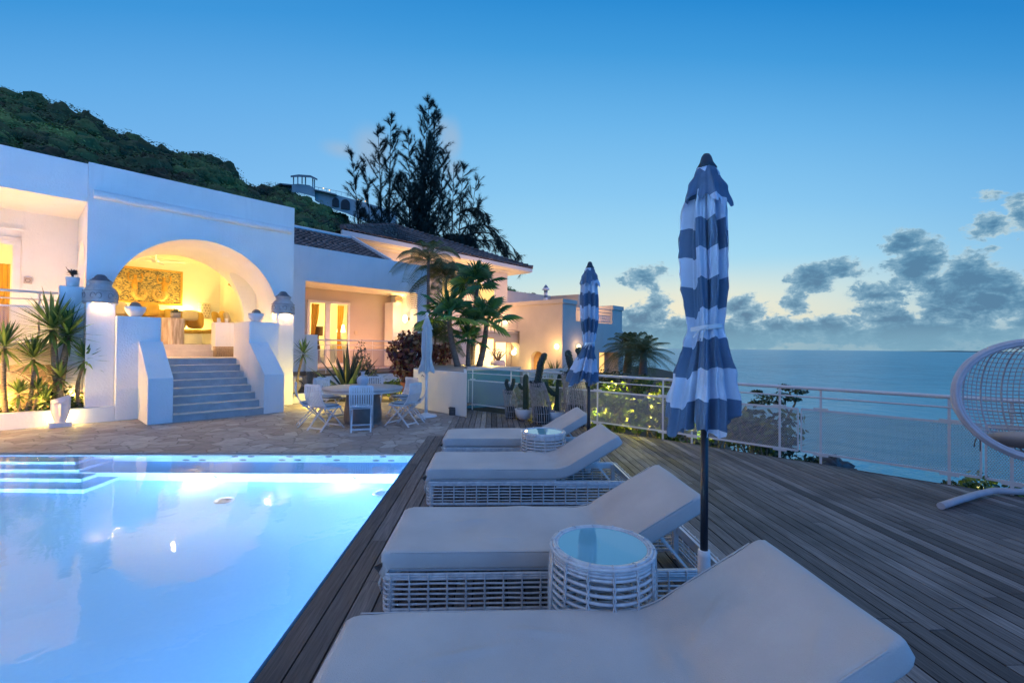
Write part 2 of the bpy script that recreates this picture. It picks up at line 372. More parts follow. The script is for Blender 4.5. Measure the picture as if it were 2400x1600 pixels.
# ---- stone terrace (crazy paving)
def paving_material():
    m = D.materials.new('crazy_paving'); m.use_nodes = True; nt = NT(m.node_tree); nt.n.clear()
    tc = nt.node('ShaderNodeTexCoord'); v = tc.outputs['Object']
    wob = nt.noise(v, 2.2, 3)[1]
    sc = nt.node('ShaderNodeVectorMath', operation='SCALE'); nt.put(sc.inputs[0], wob); sc.inputs['Scale'].default_value = .16
    vv = nt.vmath('ADD', v, sc.outputs[0])
    vo = nt.node('ShaderNodeTexVoronoi', feature='DISTANCE_TO_EDGE'); nt.put(vo.inputs['Vector'], vv); vo.inputs['Scale'].default_value = 3.1
    vc = nt.node('ShaderNodeTexVoronoi', feature='F1'); nt.put(vc.inputs['Vector'], vv); vc.inputs['Scale'].default_value = 3.1
    sep = nt.node('ShaderNodeSeparateColor'); nt.put(sep.inputs[0], vc.outputs['Color'])
    st = nt.ramp(sep.outputs[0], [(0, (.29, .25, .23)), (.4, (.36, .32, .30)), (.7, (.42, .385, .36)), (1, (.48, .45, .42))])
    n = nt.noise(v, 9, 6, .65)[0]; st = nt.mix(1., st, nt.ramp(n, [(.25, (.6, .6, .6)), (.7, (1.2, 1.2, 1.2))]), 'MULTIPLY')
    big = nt.noise(v, .9, 3)[0]; st = nt.mix(nt.mapr(big, .5, .7, 0, .35, True), st, (.20, .175, .165, 1))
    joint = nt.mapr(vo.outputs[0], .006, .04, 0, 1)
    col = nt.mix(nt.math('MULTIPLY_ADD', joint, .62, .38), (.10, .085, .08, 1), st)
    b = nt.node('ShaderNodeBsdfPrincipled'); nt.put(b.inputs['Base Color'], col); nt.put(b.inputs['Roughness'], nt.mapr(n, .3, .7, .5, .8))
    bu = nt.node('ShaderNodeBump'); bu.inputs['Distance'].default_value = .012; bu.inputs['Strength'].default_value = .6
    nt.put(bu.inputs['Height'], nt.math('ADD', joint, nt.math('MULTIPLY', n, .5))); nt.put(b.inputs['Normal'], bu.outputs[0])
    o = nt.node('ShaderNodeOutputMaterial'); nt.put(o.inputs[0], b.outputs[0]); return m
pav = paving_material()
g = M(); g.add([(-16, 7.09, 0), (-1.155, 7.09, 0), (-1.155, 8.42, 0), (-.87, 8.42, 0), (-.87, 15.5, 0), (-16, 15.5, 0)], [(0, 1, 2, 3, 4, 5)])
g.add([(-16, 7.09, 0), (-1.155, 7.09, 0), (-1.155, 7.09, -.10), (-16, 7.09, -.10)], [(0, 3, 2, 1)])
struct(g.build('stone_terrace', pav, origin=(0, 0, 0)))
# ---- pool
def pool_material():
    m = D.materials.new('pool_plaster'); m.use_nodes = True; nt = NT(m.node_tree); nt.n.clear()
    tc = nt.node('ShaderNodeTexCoord'); n = nt.noise(tc.outputs['Object'], 30, 3)[0]
    col = nt.mix(n, (.30, .60, .95, 1), (.35, .64, .96, 1))
    b = nt.node('ShaderNodeBsdfPrincipled'); nt.put(b.inputs['Base Color'], col); b.inputs['Roughness'].default_value = .8
    o = nt.node('ShaderNodeOutputMaterial'); nt.put(o.inputs[0], b.outputs[0]); return m
pool_m = pool_material()
PX0, PX1, PY0, PY1, WZ = -10.5, -1.17, -2.5, 7.09, -.02
g = M()
FL = -.90; BT = -.50; BY = 6.50
g.add([(PX0, PY0, FL), (PX1, PY0, FL), (PX1, BY, FL), (PX0, BY, FL)], [(0, 1, 2, 3)])                 # floor
g.add([(PX0, BY, FL), (PX1, BY, FL), (PX1, BY, BT), (PX0, BY, BT), (PX1, PY1, BT), (PX0, PY1, BT), (PX1, PY1, 0), (PX0, PY1, 0)],
      [(0, 1, 2, 3), (3, 2, 4, 5), (5, 4, 6, 7)])                                                     # bench riser, seat, far wall
g.add([(PX1, PY0, FL), (PX1, BY, FL), (PX1, BY, 0), (PX1, PY0, 0), (PX1, BY, BT), (PX1, PY1, BT), (PX1, PY1, 0)], [(0, 3, 2, 1), (4, 2, 6, 5)])
g.add([(PX0, PY0, FL), (PX0, PY1, FL), (PX0, PY1, 0), (PX0, PY0, 0)], [(0, 1, 2, 3)])
g.add([(PX0, PY0, FL), (PX1, PY0, FL), (PX1, PY0, 0), (PX0, PY0, 0)], [(0, 3, 2, 1)])
# entry steps nested in the far left corner
for (xr, yf, zt) in [(-5.10, 5.97, -.72), (-5.38, 6.25, -.54), (-5.65, 6.52, -.36), (-5.92, 6.78, -.18)]:
    g.box(PX0+.01, xr, yf, PY1-.01, FL-.05, zt)
struct(g.build('pool_basin', pool_m, origin=(0, 0, 0)))
def water_material(name, tint, rough, strength, scale, dist=.02):
    m = D.materials.new(name); m.use_nodes = True; nt = NT(m.node_tree); nt.n.clear()
    tc = nt.node('ShaderNodeTexCoord'); v = tc.outputs['Object']
    n = nt.noise(v, scale, 3, .5)[0]; n2 = nt.noise(v, scale*5, 2, .5)[0]
    bu = nt.node('ShaderNodeBump'); bu.inputs['Strength'].default_value = strength; bu.inputs['Distance'].default_value = dist
    nt.put(bu.inputs['Height'], nt.math('ADD', n, nt.math('MULTIPLY', n2, .12)))
    rf = nt.node('ShaderNodeBsdfRefraction'); rf.inputs['Color'].default_value = tint; rf.inputs['IOR'].default_value = 1.333; rf.inputs['Roughness'].default_value = 0.0
    gl = nt.node('ShaderNodeBsdfGlossy'); gl.inputs['Roughness'].default_value = rough; gl.inputs['Color'].default_value = (1, 1, 1, 1)
    fr = nt.node('ShaderNodeFresnel'); fr.inputs['IOR'].default_value = 1.333
    for s_ in (rf, gl, fr): nt.put(s_.inputs['Normal'], bu.outputs[0])
    mx = nt.node('ShaderNodeMixShader'); nt.put(mx.inputs[0], fr.outputs[0]); nt.put(mx.inputs[1], rf.outputs[0]); nt.put(mx.inputs[2], gl.outputs[0])
    o = nt.node('ShaderNodeOutputMaterial'); nt.put(o.inputs[0], mx.outputs[0]); return m
g = M(); g.add([(PX0, PY0, WZ), (PX1, PY0, WZ), (PX1, PY1, WZ), (PX0, PY1, WZ)], [(0, 1, 2, 3)])
struct(g.build('pool_water', water_material('pool_water', (.95, .985, 1, 1), .04, .15, 1.9, .03), origin=(0, 0, 0)))
# thin coping rim at the far side
g = M(); g.box(PX0, PX1, PY1-.035, PY1-.003, -.06, .004)
struct(g.build('pool_coping', mat('coping_stone', (.34, .31, .29), (.24, .21, .2), 9, .6), origin=(0, 0, 0)))
lens = emit('pool_lamp_glass', (.75, .9, 1), 25.)
PL = (.86, .95, 1.0); PK = .5
for i, (x, y, z, d, pw, lb) in enumerate([(-3.88, BY, -.70, (0, -1, 0), 230, 'left one of the two glowing lamps in the far bench of the pool'),
                             (-1.98, BY, -.70, (0, -1, 0), 230, 'right one of the two glowing lamps in the far bench, near the deck corner'),
                             (-7.6, PY0, -.45, (0, 1, 0), 1400, 'round underwater lamp in the near pool wall, outside the photo'),
                             (-4.2, PY0, -.45, (0, 1, 0), 2100, 'round underwater lamp in the near pool wall opposite the bench'),
                             (PX0, 1.8, -.45, (1, 0, 0), 1700, 'round underwater lamp in the left pool wall')]):
    d = Vector(d); t = thing('pool_light', lb, 'pool light', (x, y, z), 0, 'underwater lamps of the pool')
    q = d.to_track_quat('Z', 'Y').to_matrix().to_4x4()
    a = M(); a.lathe([(.055, 0), (.075, .004), (.085, .018), (.07, .03), (.055, .03)], 20); a.xf(q); a.build('rim', whitep, t)
    a = M(); a.lathe([(.001, .022), (.055, .018)], 20); a.xf(q); a.build('lens', lens, t)
    lamp('pool_lamp', Vector((x, y, z)) + d*.16, pw*PK, PL, .05, t)
# jets in the upper wall, drains on the floor
jet_m = mat('jet_grey', (.05, .12, .2), None, rough=.5)

def wallpt(px, py):      # ray enters the water, bends, meets the far wall
    p = onz(px, py, WZ); d = ray(px, py); n = Vector((0, 0, 1)); c = -d.z; e = 1/1.333
    t = d*e + n*(e*c - math.sqrt(1-e*e*(1-c*c))); k = (PY1-p.y)/t.y; return p + t*k
k = 0
for (cx_, cy_) in [(1033, 157), (987, 175), (1072, 175), (1245, 157), (1330, 157), (1288, 175), (1535, 157), (1495, 175), (1578, 175), (1742, 157), (1785, 176), (2030, 157), (1993, 178), (2073, 178)]:
    p = wallpt(cx_*.4422, 1000+cy_*.4422); a = M()
    a.lathe([(.001, .012), (.03, .012), (.05, .008), (.055, 0)], 16); a.xf(Matrix.Translation(Vector((p.x, PY1-.001, min(p.z, -.06)))) @ Vector((0, -1, 0)).to_track_quat('Z', 'Y').to_matrix().to_4x4())
    rowname = 'upper' if cy_ < 165 else 'lower'
    tag(a.build('pool_jet', jet_m), 'dark round jet in the far pool wall, %s row, number %d from the left' % (rowname, k+1), 'pool jet', 'jets in the far pool wall'); k += 1
for (px, py, lb) in [(525, 1172, 'oval grey drain grate on the pool floor between the two lamps'), (893, 1155, 'oval grey drain grate on the pool floor close to the deck edge')]:
    p = onz(px, py, WZ); d = ray(px, py); c = -d.z; e = 1/1.333; t = d*e + Vector((0, 0, 1))*(e*c-math.sqrt(1-e*e*(1-c*c))); p = p + t*((FL-p.z)/t.z)
    a = M(); a.lathe([(.001, .02), (.07, .02), (.11, .012), (.115, 0)], 20, (min(p.x, PX1-.14), p.y, FL)); 
    for j in range(5): a.box(min(p.x, PX1-.14)-.06, min(p.x, PX1-.14)+.06, p.y-.05+j*.022, p.y-.042+j*.022, FL+.02, FL+.026)
    tag(a.build('floor_drain', mat('drain_grey', (.16, .22, .3), None, rough=.5)), lb, 'drain', 'drains on the pool floor')
# ---- sea
def sea_material():
    m = D.materials.new('sea_water'); m.use_nodes = True; nt = NT(m.node_tree); nt.n.clear()
    ge = nt.node('ShaderNodeNewGeometry'); v = ge.outputs['Position']
    mp = nt.node('ShaderNodeMapping'); nt.put(mp.inputs[0], v); mp.inputs['Scale'].default_value = (1, .8, 1); mp.inputs['Rotation'].default_value = (0, 0, R(20)); v = mp.outputs[0]
    n1 = nt.noise(v, .035, 3, .6)[0]; n2 = nt.noise(v, .28, 5, .62, .4)[0]; n3 = nt.noise(v, 1.3, 3, .6)[0]
    h = nt.math('ADD', nt.math('MULTIPLY', n1, 2.2), nt.math('ADD', n2, nt.math('MULTIPLY', n3, .25)))
    bu = nt.node('ShaderNodeBump'); bu.inputs['Strength'].default_value = 1.; bu.inputs['Distance'].default_value = 1.1; nt.put(bu.inputs['Height'], h)
    b = nt.node('ShaderNodeBsdfPrincipled')
    rr_ = nt.vmath('LENGTH', ge.outputs['Position']); near = nt.mapr(rr_, 40, 320, 1, 0, True)
    foam = nt.math('MULTIPLY', nt.mapr(nt.math('ADD', n2, nt.math('MULTIPLY', n3, .35)), .74, .86, 0, 1, True), nt.mapr(rr_, 36, 75, 1, 0, True))
    nt.put(b.inputs['Base Color'], nt.mix(foam, nt.mix(nt.math('MULTIPLY', near, .6), nt.mix(nt.mapr(nt.math('ADD', nt.math('MULTIPLY', n1, .5), nt.math('MULTIPLY', n2, .5)), .38, .62), (.012, .25, .34, 1), (.07, .43, .52, 1)), (.16, .55, .62, 1)), (.75, .8, .82, 1)))
    b.inputs['Roughness'].default_value = .3; b.inputs['IOR'].default_value = 1.333; nt.put(b.inputs['Normal'], bu.outputs[0])
    o = nt.node('ShaderNodeOutputMaterial'); nt.put(o.inputs[0], b.outputs[0]); return m
SZ = -10
g = M(); N = 20000; g.add([(-N, -N, SZ), (N, -N, SZ), (N, N, SZ), (-N, N, SZ)], [(0, 1, 2, 3)])
struct(g.build('sea', sea_material(), origin=(0, 0, SZ)))
# low island on the horizon
g = M(); us = [0, .08, .2, .35, .5, .65, .8, .92, 1]; hs = [0, .35, .55, .9, .8, 1, .7, .4, 0]
a0 = at(2135, 823, 9000); a1 = at(2420, 824, 9000); d = (a1-a0); n_ = Vector((-d.y, d.x, 0)).normalized()
for k in range(len(us)-1):
    p0 = a0 + d*us[k]; p1 = a0 + d*us[k+1]
    p0.z = p1.z = SZ
    h0, h1 = 24*hs[k], 24*hs[k+1]
    vs = []
    for (p, h) in ((p0, h0), (p1, h1)): vs += [p - n_*500, p + Vector((0, 0, h+.5)), p + n_*500]
    g.add(vs, [(0, 3, 4, 1), (1, 4, 5, 2)])
struct(g.build('island', mat('island_dark', (.02, .06, .09), None, rough=1), recalc=True))
# ---- ground behind the terrace and the shore slope
soil = mat('garden_soil', (.035, .03, .02), (.06, .05, .03), 5, .95, .4, 20)
def ground():
    g = M()
    g.add([(-60, 15.5, -.03), (-16, 7.2, -.03), (-.9, 7.2, -.03), (-.9, 12.0, -.03), (.1, 12.2, -.5), (16, 30, -.8), (22, 60, -1), (-10, 70, 1), (-70, 60, 1)],
          [(0, 1, 2, 3), (0, 3, 4, 5, 6, 7, 8)])
    # shore: from the deck edge down to the sea
    prev = None; rows = []
    line = [(24, 75), (16.5, 42), (12.5, 26), (8.5, 17), (4.9, 12.6), (5.0, 9.6), (5.9, 8.0), (6.7, 6.7), (7.4, 5.6), (8.0, 4.2), (8.3, 2), (8.3, -8)]
    inner = [(15, 75), (10, 42), (6, 26), (1.5, 17), (.2, 12.0), (2.2, 9.2), (3.6, 7.7), (4.9, 6.3), (5.8, 5.3), (6.6, 3.9), (6.9, 2), (6.95, -8)]
    for (a, b), (c, d) in zip(inner, line):
        ox, oy = c-a, d-b
        z0 = -.55
        rows.append([(a, b, z0), (c, d, -1.6 + .3*mnoise.noise(Vector((c, d, 0)))), (c+ox*.35, d+oy*.35, -5.5), (c+ox*.6, d+oy*.6, -10.5)])
    n = len(rows); vs = [p for r_ in rows for p in r_]
    g.add(vs, [(i*4+k, i*4+k+1, (i+1)*4+k+1, (i+1)*4+k) for i in range(n-1) for k in range(3)])
    return g
struct(ground().build('ground', soil, origin=(0, 0, 0), recalc=False))
# ================================================================ VILLA WITH THE ARCH (frame UW: u along the front, w into the building)
def frange(a, b, n): return [a+(b-a)*i/(n-1) for i in range(n)]
AU, AZ, AR = 3.13, 2.45, 1.76
villa = thing('arched_villa', 'white villa wing with a large round arch, broad steps and a tiled lounge glowing inside', 'villa', uw(3.1, 13.3, 0), R(45))
def cutter(poly_yz, u0, u1):          # arched prism along u, used to hollow niches
    g = M(); n = len(poly_yz)
    g.add([(u0, y, z) for y, z in poly_yz] + [(u1, y, z) for y, z in poly_yz], [tuple(range(n)), tuple(reversed(range(n, 2*n)))] + [(i, (i+1) % n, n+(i+1) % n, n+i) for i in range(n)])
    return g
def boolean(o, cut, F):
    c = cut.build('tmp_cut', None, None, F, recalc=True); c.data.update()
    md = o.modifiers.new('cut', 'BOOLEAN'); md.operation = 'DIFFERENCE'; md.object = c; md.solver = 'EXACT'
    bpy.context.view_layer.update(); dg = bpy.context.evaluated_depsgraph_get()
    me = D.meshes.new_from_object(o.evaluated_get(dg)); o.modifiers.clear(); old = o.data; o.data = me; me.name = old.name
    D.objects.remove(c)
def arch_curve(c, z0, r, n=40): return [(c - r*math.cos(PI*i/n), z0 + r*math.sin(PI*i/n)) for i in range(n+1)]
g = M(); ac = arch_curve(AU, AZ, AR, 56)
us = [a for a, b in ac]; lo = [b for a, b in ac]
g.slices(us, lo, [5.52]*len(us), 13.3, 16.2)
g.box(1.01, AU-AR, 13.3, 16.2, 0, 5.52); g.box(AU+AR, 5.31, 13.3, 16.2, 0, 5.52)
for (u, z) in ((AU-AR, AZ),): pass
g.slices([AU-AR-.0001, AU-AR], [AZ, AZ], [5.52, 5.52], 13.3, 16.2)
g2 = M(); pts_ = [(1.01, 0), (1.01, 5.52), (5.31, 5.52), (5.31, 0), (AU+AR, 0)] + [(a, b) for a, b in reversed(ac)] + [(AU-AR, 0)]
n = len(pts_)
g2.add([(a, 13.3, b) for a, b in pts_] + [(a, 16.2, b) for a, b in pts_], [tuple(range(n)), tuple(reversed(range(n, 2*n)))] + [(i, n+i, n+(i+1) % n, (i+1) % n) for i in range(n)])
wall = g2.build('wall', white, villa, UW, recalc=True)
c = [(14.62, 1.3), (16.02, 1.3)] + [(15.32 + .70*math.cos(PI*i/20), 3.05+.72*math.sin(PI*i/20)) for i in range(21)]
boolean(wall, cutter(c, 4.0, 5.22), UW)
c = [(13.8, 1.62), (15.3, 1.62)] + [(14.55 + .75*math.cos(PI*i/20), 3.15+.86*math.sin(PI*i/20)) for i in range(21)]
boolean(wall, cutter(c, .9, 1.12), UW)
# cornice: a sloping-topped moulding
g = M(); prof = [(13.3, 4.95), (13.215, 4.90), (13.19, 4.86), (13.19, 4.80), (13.215, 4.765), (13.3, 4.76)]
vs = [(u, a, b) for u in (1.09, 5.22) for a, b in prof]; n = len(prof)
g.add(vs, [tuple(range(n)), tuple(reversed(range(n, 2*n)))] + [(i, n+i, n+i+1, i+1) for i in range(n-1)]); g.build('cornice', white, villa, UW, recalc=True, bevel=.008)
# lounge behind the vault
lounge = mat('lounge_plaster', (.76, .74, .68), (.70, .68, .62), 1.2, .85, .15, 40)
g = M(); g.box(.7, 5.25, 19.2, 19.4, 1.6, 4.6); g.box(.5, .7, 16.21, 19.4, 1.6, 4.6); g.box(5.05, 5.25, 16.21, 19.2, 1.6, 4.6); g.box(.5, 5.31, 16.21, 19.4, 4.5, 5.3)
g.box(.7, 1.36, 16.21, 16.3, 1.6, 4.5)
g.build('lounge_walls', lounge, villa, UW)
g = M(); g.box(.7, 5.2, 15.62, 19.3, 1.3, 1.62); g.box(1.38, 4.88, 15.3, 15.62, 1.27, 1.45); g.box(1.38, 4.88, 13.802, 15.3, .9, 1.28)
g.build('lounge_floor', mat('pale_floor', (.62, .57, .49), (.52, .47, .40), 5, .5), villa, UW)
tread_m = mat('step_tread', (.66, .62, .56), (.5, .47, .43), 6, .6)
stair = M()
for k in range(8):
    w = 11.6+.29*k; stair.box(2.235, 3.99, w, w+.31 if k < 7 else 13.8, 0 if k == 0 else .16*k-.01, .16*(k+1)-.022)
st = stair.build('steps', mat('step_grey', (.50, .49, .49), (.38, .38, .39), 5, .8, .2, 30), villa, UW)
tr = M()
for k in range(8):
    w = 11.6+.29*k; tr.box(2.237, 3.988, w-.014, (w+.29) if k < 7 else 13.79, .16*(k+1)-.022, .16*(k+1))
tr.build('treads', tread_m, st, UW, bevel=.004)
for (ua, ub, va, vb, nm) in ((1.815, 2.235, 1.445, 2.20, 0), (3.99, 4.445, 3.99, 4.708, 1)):
    g = M(); n = 5
    prof = [(11.58, 0), (11.58, .935), (12.659, 1.69), (12.659, 0)]
    g.add([(u, a, b) for u in (ua, ub) for a, b in prof], [(0, 1, 2, 3), (7, 6, 5, 4), (0, 4, 5, 1), (1, 5, 6, 2), (2, 6, 7, 3), (3, 7, 4, 0)])
    g.build('stair_wall', white, villa, UW, recalc=True, bevel=.012)
    g = M(); g.box(va, vb, 12.66, 13.87, 0, 2.22); g.build('pedestal', white, villa, UW, bevel=.012)
for (ua, ub, z0) in ((.985, 1.443, .30), (4.711, 5.16, 0)):
    g = M(); g.box(ua, ub, 12.85, 13.3, z0, 2.48); g.build('pilaster', white, villa, UW, bevel=.01)
# ---------------- left wing with the raised porch
lw = thing('porch_wing', 'white wing at the left edge with an open porch over a stone base', 'villa wing', uw(-1.5, 13.35, 0), R(45))
g = M(); g.box(-7, 1.005, 13.36, 13.62, 4.67, 5.49); g.box(-7, 1.005, 13.62, 15.5, 4.67, 4.9); g.box(-7, 1.005, 15.5, 15.62, 4.2, 4.9)
g.box(.06, 1.005, 15.5, 15.62, 1.6, 4.2); g.box(-7, -1.9, 15.5, 15.62, 1.6, 4.2); g.box(-1.9, .06, 15.5, 15.62, 4.05, 4.2)
g.build('wall', white, lw, UW)
g = M(); g.box(-7, .1, 15.44, 15.5, 4.22, 4.26); g.build('ledge', white, lw, UW)
g = M(); g.box(-7, 1.0, 13.36, 15.5, 1.50, 1.62); g.build('porch_floor', mat('pale_floor', (.6, .6, .6)), lw, UW)
door = M(); door.box(-.02, .055, 15.46, 15.54, 1.62, 4.04); door.box(-1.9, .055, 15.46, 15.54, 3.95, 4.04); door.box(-1.0, -.94, 15.46, 15.54, 1.62, 3.95)
door.box(-.07, -.022, 15.48, 15.52, 1.62, 3.95); door.box(-1.9, -.07, 15.48, 15.52, 3.87, 3.95)
d_ = door.build('door_frame', whitep, lw, UW)
g = M(); g.box(-6, 1.0, 18.2, 18.3, 1.6, 4.5); g.box(-6, 1.0, 15.63, 18.2, 4.3, 4.4); g.box(.85, .95, 15.63, 18.2, 1.6, 4.4); g.box(-6, -5.9, 15.63, 18.2, 1.6, 4.4); g.box(-6, 1, 15.63, 18.2, 1.5, 1.6)
g.build('room', lounge, lw, UW)
curt = mat('gold_curtain', (.62, .36, .06), (.5, .27, .04), 3, .8, tr=.3)
def curtain(name, x0, x1, y, z0, z1, mt, parent, F, folds=7, dep=.04, gather=None):
    g = M(); n = folds*6; m = 10; vs = []
    for j in range(m+1):
        t = j/m; z = z1+(z0-z1)*t
        xa, xb = x0, x1
        if gather: k = math.exp(-((t-gather)/.22)**2)*.55; xb = x1-(x1-x0)*k
        for i in range(n+1):
            s = i/n; vs.append((xa+(xb-xa)*s, y+dep*math.sin(s*folds*2*PI), z))
    g.add(vs, [(j*(n+1)+i, j*(n+1)+i+1, (j+1)*(n+1)+i+1, (j+1)*(n+1)+i) for j in range(m) for i in range(n)], smooth=True)
    return g.build(name, mt, parent, F)
curtain('curtain', -.36, -.1, 15.8, 1.63, 3.45, curt, lw, UW, 3)
def stonewall_material():
    m = D.materials.new('rubble_stone'); m.use_nodes = True; nt = NT(m.node_tree); nt.n.clear()
    tc = nt.node('ShaderNodeTexCoord'); v = tc.outputs['Object']; wob = nt.noise(v, 2.5, 3)[1]
    sc = nt.node('ShaderNodeVectorMath', operation='SCALE'); nt.put(sc.inputs[0], wob); sc.inputs['Scale'].default_value = .2; vv = nt.vmath('ADD', v, sc.outputs[0])
    mp = nt.node('ShaderNodeMapping'); nt.put(mp.inputs[0], vv); mp.inputs['Scale'].default_value = (1, 1, 1.5); vv = mp.outputs[0]
    vo = nt.node('ShaderNodeTexVoronoi', feature='DISTANCE_TO_EDGE'); nt.put(vo.inputs['Vector'], vv); vo.inputs['Scale'].default_value = 3.0
    vc = nt.node('ShaderNodeTexVoronoi', feature='F1'); nt.put(vc.inputs['Vector'], vv); vc.inputs['Scale'].default_value = 3.0
    sep = nt.node('ShaderNodeSeparateColor'); nt.put(sep.inputs[0], vc.outputs['Color'])
    st = nt.ramp(sep.outputs[0], [(0, (.16, .11, .075)), (.5, (.32, .24, .17)), (1, (.44, .36, .27))]); n = nt.noise(v, 14, 6, .65)[0]
    st = nt.mix(1., st, nt.ramp(n, [(.25, (.55, .55, .55)), (.7, (1.2, 1.2, 1.2))]), 'MULTIPLY')
    joint = nt.mapr(vo.outputs[0], .02, .08); col = nt.mix(joint, (.42, .34, .25, 1), st)
    b = nt.node('ShaderNodeBsdfPrincipled'); nt.put(b.inputs['Base Color'], col); b.inputs['Roughness'].default_value = .85
    bu = nt.node('ShaderNodeBump'); bu.inputs['Distance'].default_value = .04; bu.inputs['Strength'].default_value = .8
    nt.put(bu.inputs['Height'], nt.math('ADD', nt.math('MULTIPLY', joint, .6), nt.math('MULTIPLY', n, .6))); nt.put(b.inputs['Normal'], bu.outputs[0])
    o = nt.node('ShaderNodeOutputMaterial'); nt.put(o.inputs[0], b.outputs[0]); return m
stone_m = stonewall_material()
g = M(); g.box(-7, .98, 13.42, 13.7, 0, 1.18); tag(g.build('stone_wall', stone_m, None, UW), 'rubble stone retaining wall lit amber behind the yuccas', 'stone wall')
g = M(); g.box(-7, .98, 13.40, 13.7, 1.182, 1.56); g.build('base_band', cream, lw, UW)
g = M(); g.box(.597, .98, 13.2, 13.36, .3, 2.82); g.box(.597, .98, 13.36, 13.5, 1.62, 2.82); g.build('pier', white, lw, UW, bevel=.01)
g = M(); g.box(-7, 1.443, 12.66, 12.84, 0, .31); tag(g.build('planter_curb', white, None, UW, bevel=.01), 'low white planter wall under the yuccas', 'planter wall')
def perforated(name, base, pitch, hole, keep=.0):
    """painted sheet with a hexagonal grid of punched holes, laid out in metres on the sheet itself"""
    if name in MATS: return MATS[name]
    m = D.materials.new(name); m.use_nodes = True; nt = NT(m.node_tree); nt.n.clear()
    tc = nt.node('ShaderNodeTexCoord'); uv = tc.outputs['UV']; s = nt.node('ShaderNodeSeparateXYZ'); nt.put(s.inputs[0], uv)
    def cell(ox, oy):
        fx = nt.math('SUBTRACT', nt.math('FRACT', nt.math('ADD', nt.math('DIVIDE', s.outputs[0], pitch), ox)), .5)
        fy = nt.math('MULTIPLY', nt.math('SUBTRACT', nt.math('FRACT', nt.math('ADD', nt.math('DIVIDE', s.outputs[1], pitch*1.732), oy)), .5), 1.732)
        return nt.math('SQRT', nt.math('ADD', nt.math('MULTIPLY', fx, fx), nt.math('MULTIPLY', fy, fy)))
    dmin = nt.math('MINIMUM', cell(0, 0), cell(.5, .5)); isheet = nt.math('GREATER_THAN', dmin, hole)
    b = nt.node('ShaderNodeBsdfPrincipled'); b.inputs['Base Color'].default_value = (*base, 1); b.inputs['Roughness'].default_value = .5
    t = nt.node('ShaderNodeBsdfTransparent'); mx = nt.node('ShaderNodeMixShader'); nt.put(mx.inputs[0], isheet); nt.put(mx.inputs[1], t.outputs[0]); nt.put(mx.inputs[2], b.outputs[0])
    o = nt.node('ShaderNodeOutputMaterial'); nt.put(o.inputs[0], mx.outputs[0]); MATS[name] = m; return m
perf = perforated('perforated_sheet', (.42, .42, .44), .024, .38)
def sheet(name, p, q, z0, z1, mt, parent):
    me = D.meshes.new(name); p = Vector(p); q = Vector(q); L = (q-p).length; inv = wm(parent).inverted()
    vs = [inv @ Vector((a.x, a.y, z)) for a, z in ((p, z0), (q, z0), (q, z1), (p, z1))]
    me.from_pydata(vs, [], [(0, 1, 2, 3)]); uvl = me.uv_layers.new(name='UVMap')
    for i, c in enumerate(((0, 0), (L, 0), (L, z1-z0), (0, z1-z0))): uvl.data[i].uv = c
    me.materials.append(mt); o = D.objects.new(name, me); COL.objects.link(o); o.parent = parent; return o
def porch_rail(root, u0, u1, w, zs, posts, zb, mt=whitep):
    g = M()
    for z, r in zip(zs[:2], (.026, .014)): g.tube([uw(u0, w, z), uw(u1, w, z)], r, 8)
    g.build('handrail', mt, root, Matrix())
    g = M(); g.bar(uw(u0, w, zs[2]), uw(u1, w, zs[2]), .02, .035); g.bar(uw(u0, w, zb+.05), uw(u1, w, zb+.05), .02, .035)
    for e in (u0+.05, u1-.03): g.bar(uw(e, w, zb+.05), uw(e, w, zs[2]), .03, .02)
    g.build('panel_frame', mt, root, Matrix())
    sheet('panel', uw(u0+.05, w-.012), uw(u1-.03, w-.012), zb+.05, zs[2], perf, root)
    for u in posts:
        g = M(); g.bar(uw(u, w+.02, zb-.1), uw(u, w+.02, zs[0]-.02), .045, .014); g.build('post', mt, root, Matrix())
r_ = thing('porch_railing', 'white tube railing with perforated panel on the raised left porch', 'railing', uw(-3, 13.42, 1.6), R(45))
porch_rail(r_, -7, .597, 13.40, (2.66, 2.51, 2.36), (.32, -1.2, -2.7), 1.63)
# ---------------- right wing with open porch and tiled roof
rw = thing('bedroom_wing', 'white flat-fronted wing with a square porch opening and brown tiled roof', 'villa wing', uw(9, 16, 0), R(45))
g = M(); g.box(5.2, 6.79, 16, 16.25, 0, 3.87); g.box(11.49, 11.98, 16, 16.25, 0, 3.87); g.box(5.2, 11.98, 16, 16.25, 3.87, 5.08)
g.box(6.79, 11.49, 16, 16.2, 0, .52)
g.box(5.2, 11.98, 16.25, 18, 3.89, 4.05); g.box(11.49, 11.98, 16.25, 18.2, .5, 3.89); g.box(6.55, 6.79, 16.25, 18, .5, 3.89)
g.build('wall', white, rw, UW)
g = M(); g.box(9.5, 11.49, 18, 18.15, .6, 3.89); g.box(6.6, 7.72, 18, 18.15, .6, 3.89); g.box(7.72, 9.5, 18, 18.15, 3.42, 3.89); g.build('porch_wall', cream, rw, UW)
g = M(); g.box(6.79, 11.49, 15.98, 18, .6, .76); g.build('porch_floor', mat('terracotta_floor', (.42, .30, .20), (.36, .25, .17), 4, .5), rw, UW)
g = M()
for a in (7.72, 8.44, 9.40): g.box(a, a+.09 if a != 8.44 else a+.20, 17.94, 18.02, .76, 3.42)
g.box(7.72, 9.5, 17.94, 18.02, 3.32, 3.42); g.box(7.72, 9.5, 17.95, 18.01, .76, .90)
fr = g.build('door_frame', whitep, rw, UW); g = M(); g.tube([uw(8.50, 17.93, 1.85), uw(8.50, 17.88, 1.85), uw(8.62, 17.88, 1.85)], .012, 6); g.build('handle', whitep, fr, Matrix())
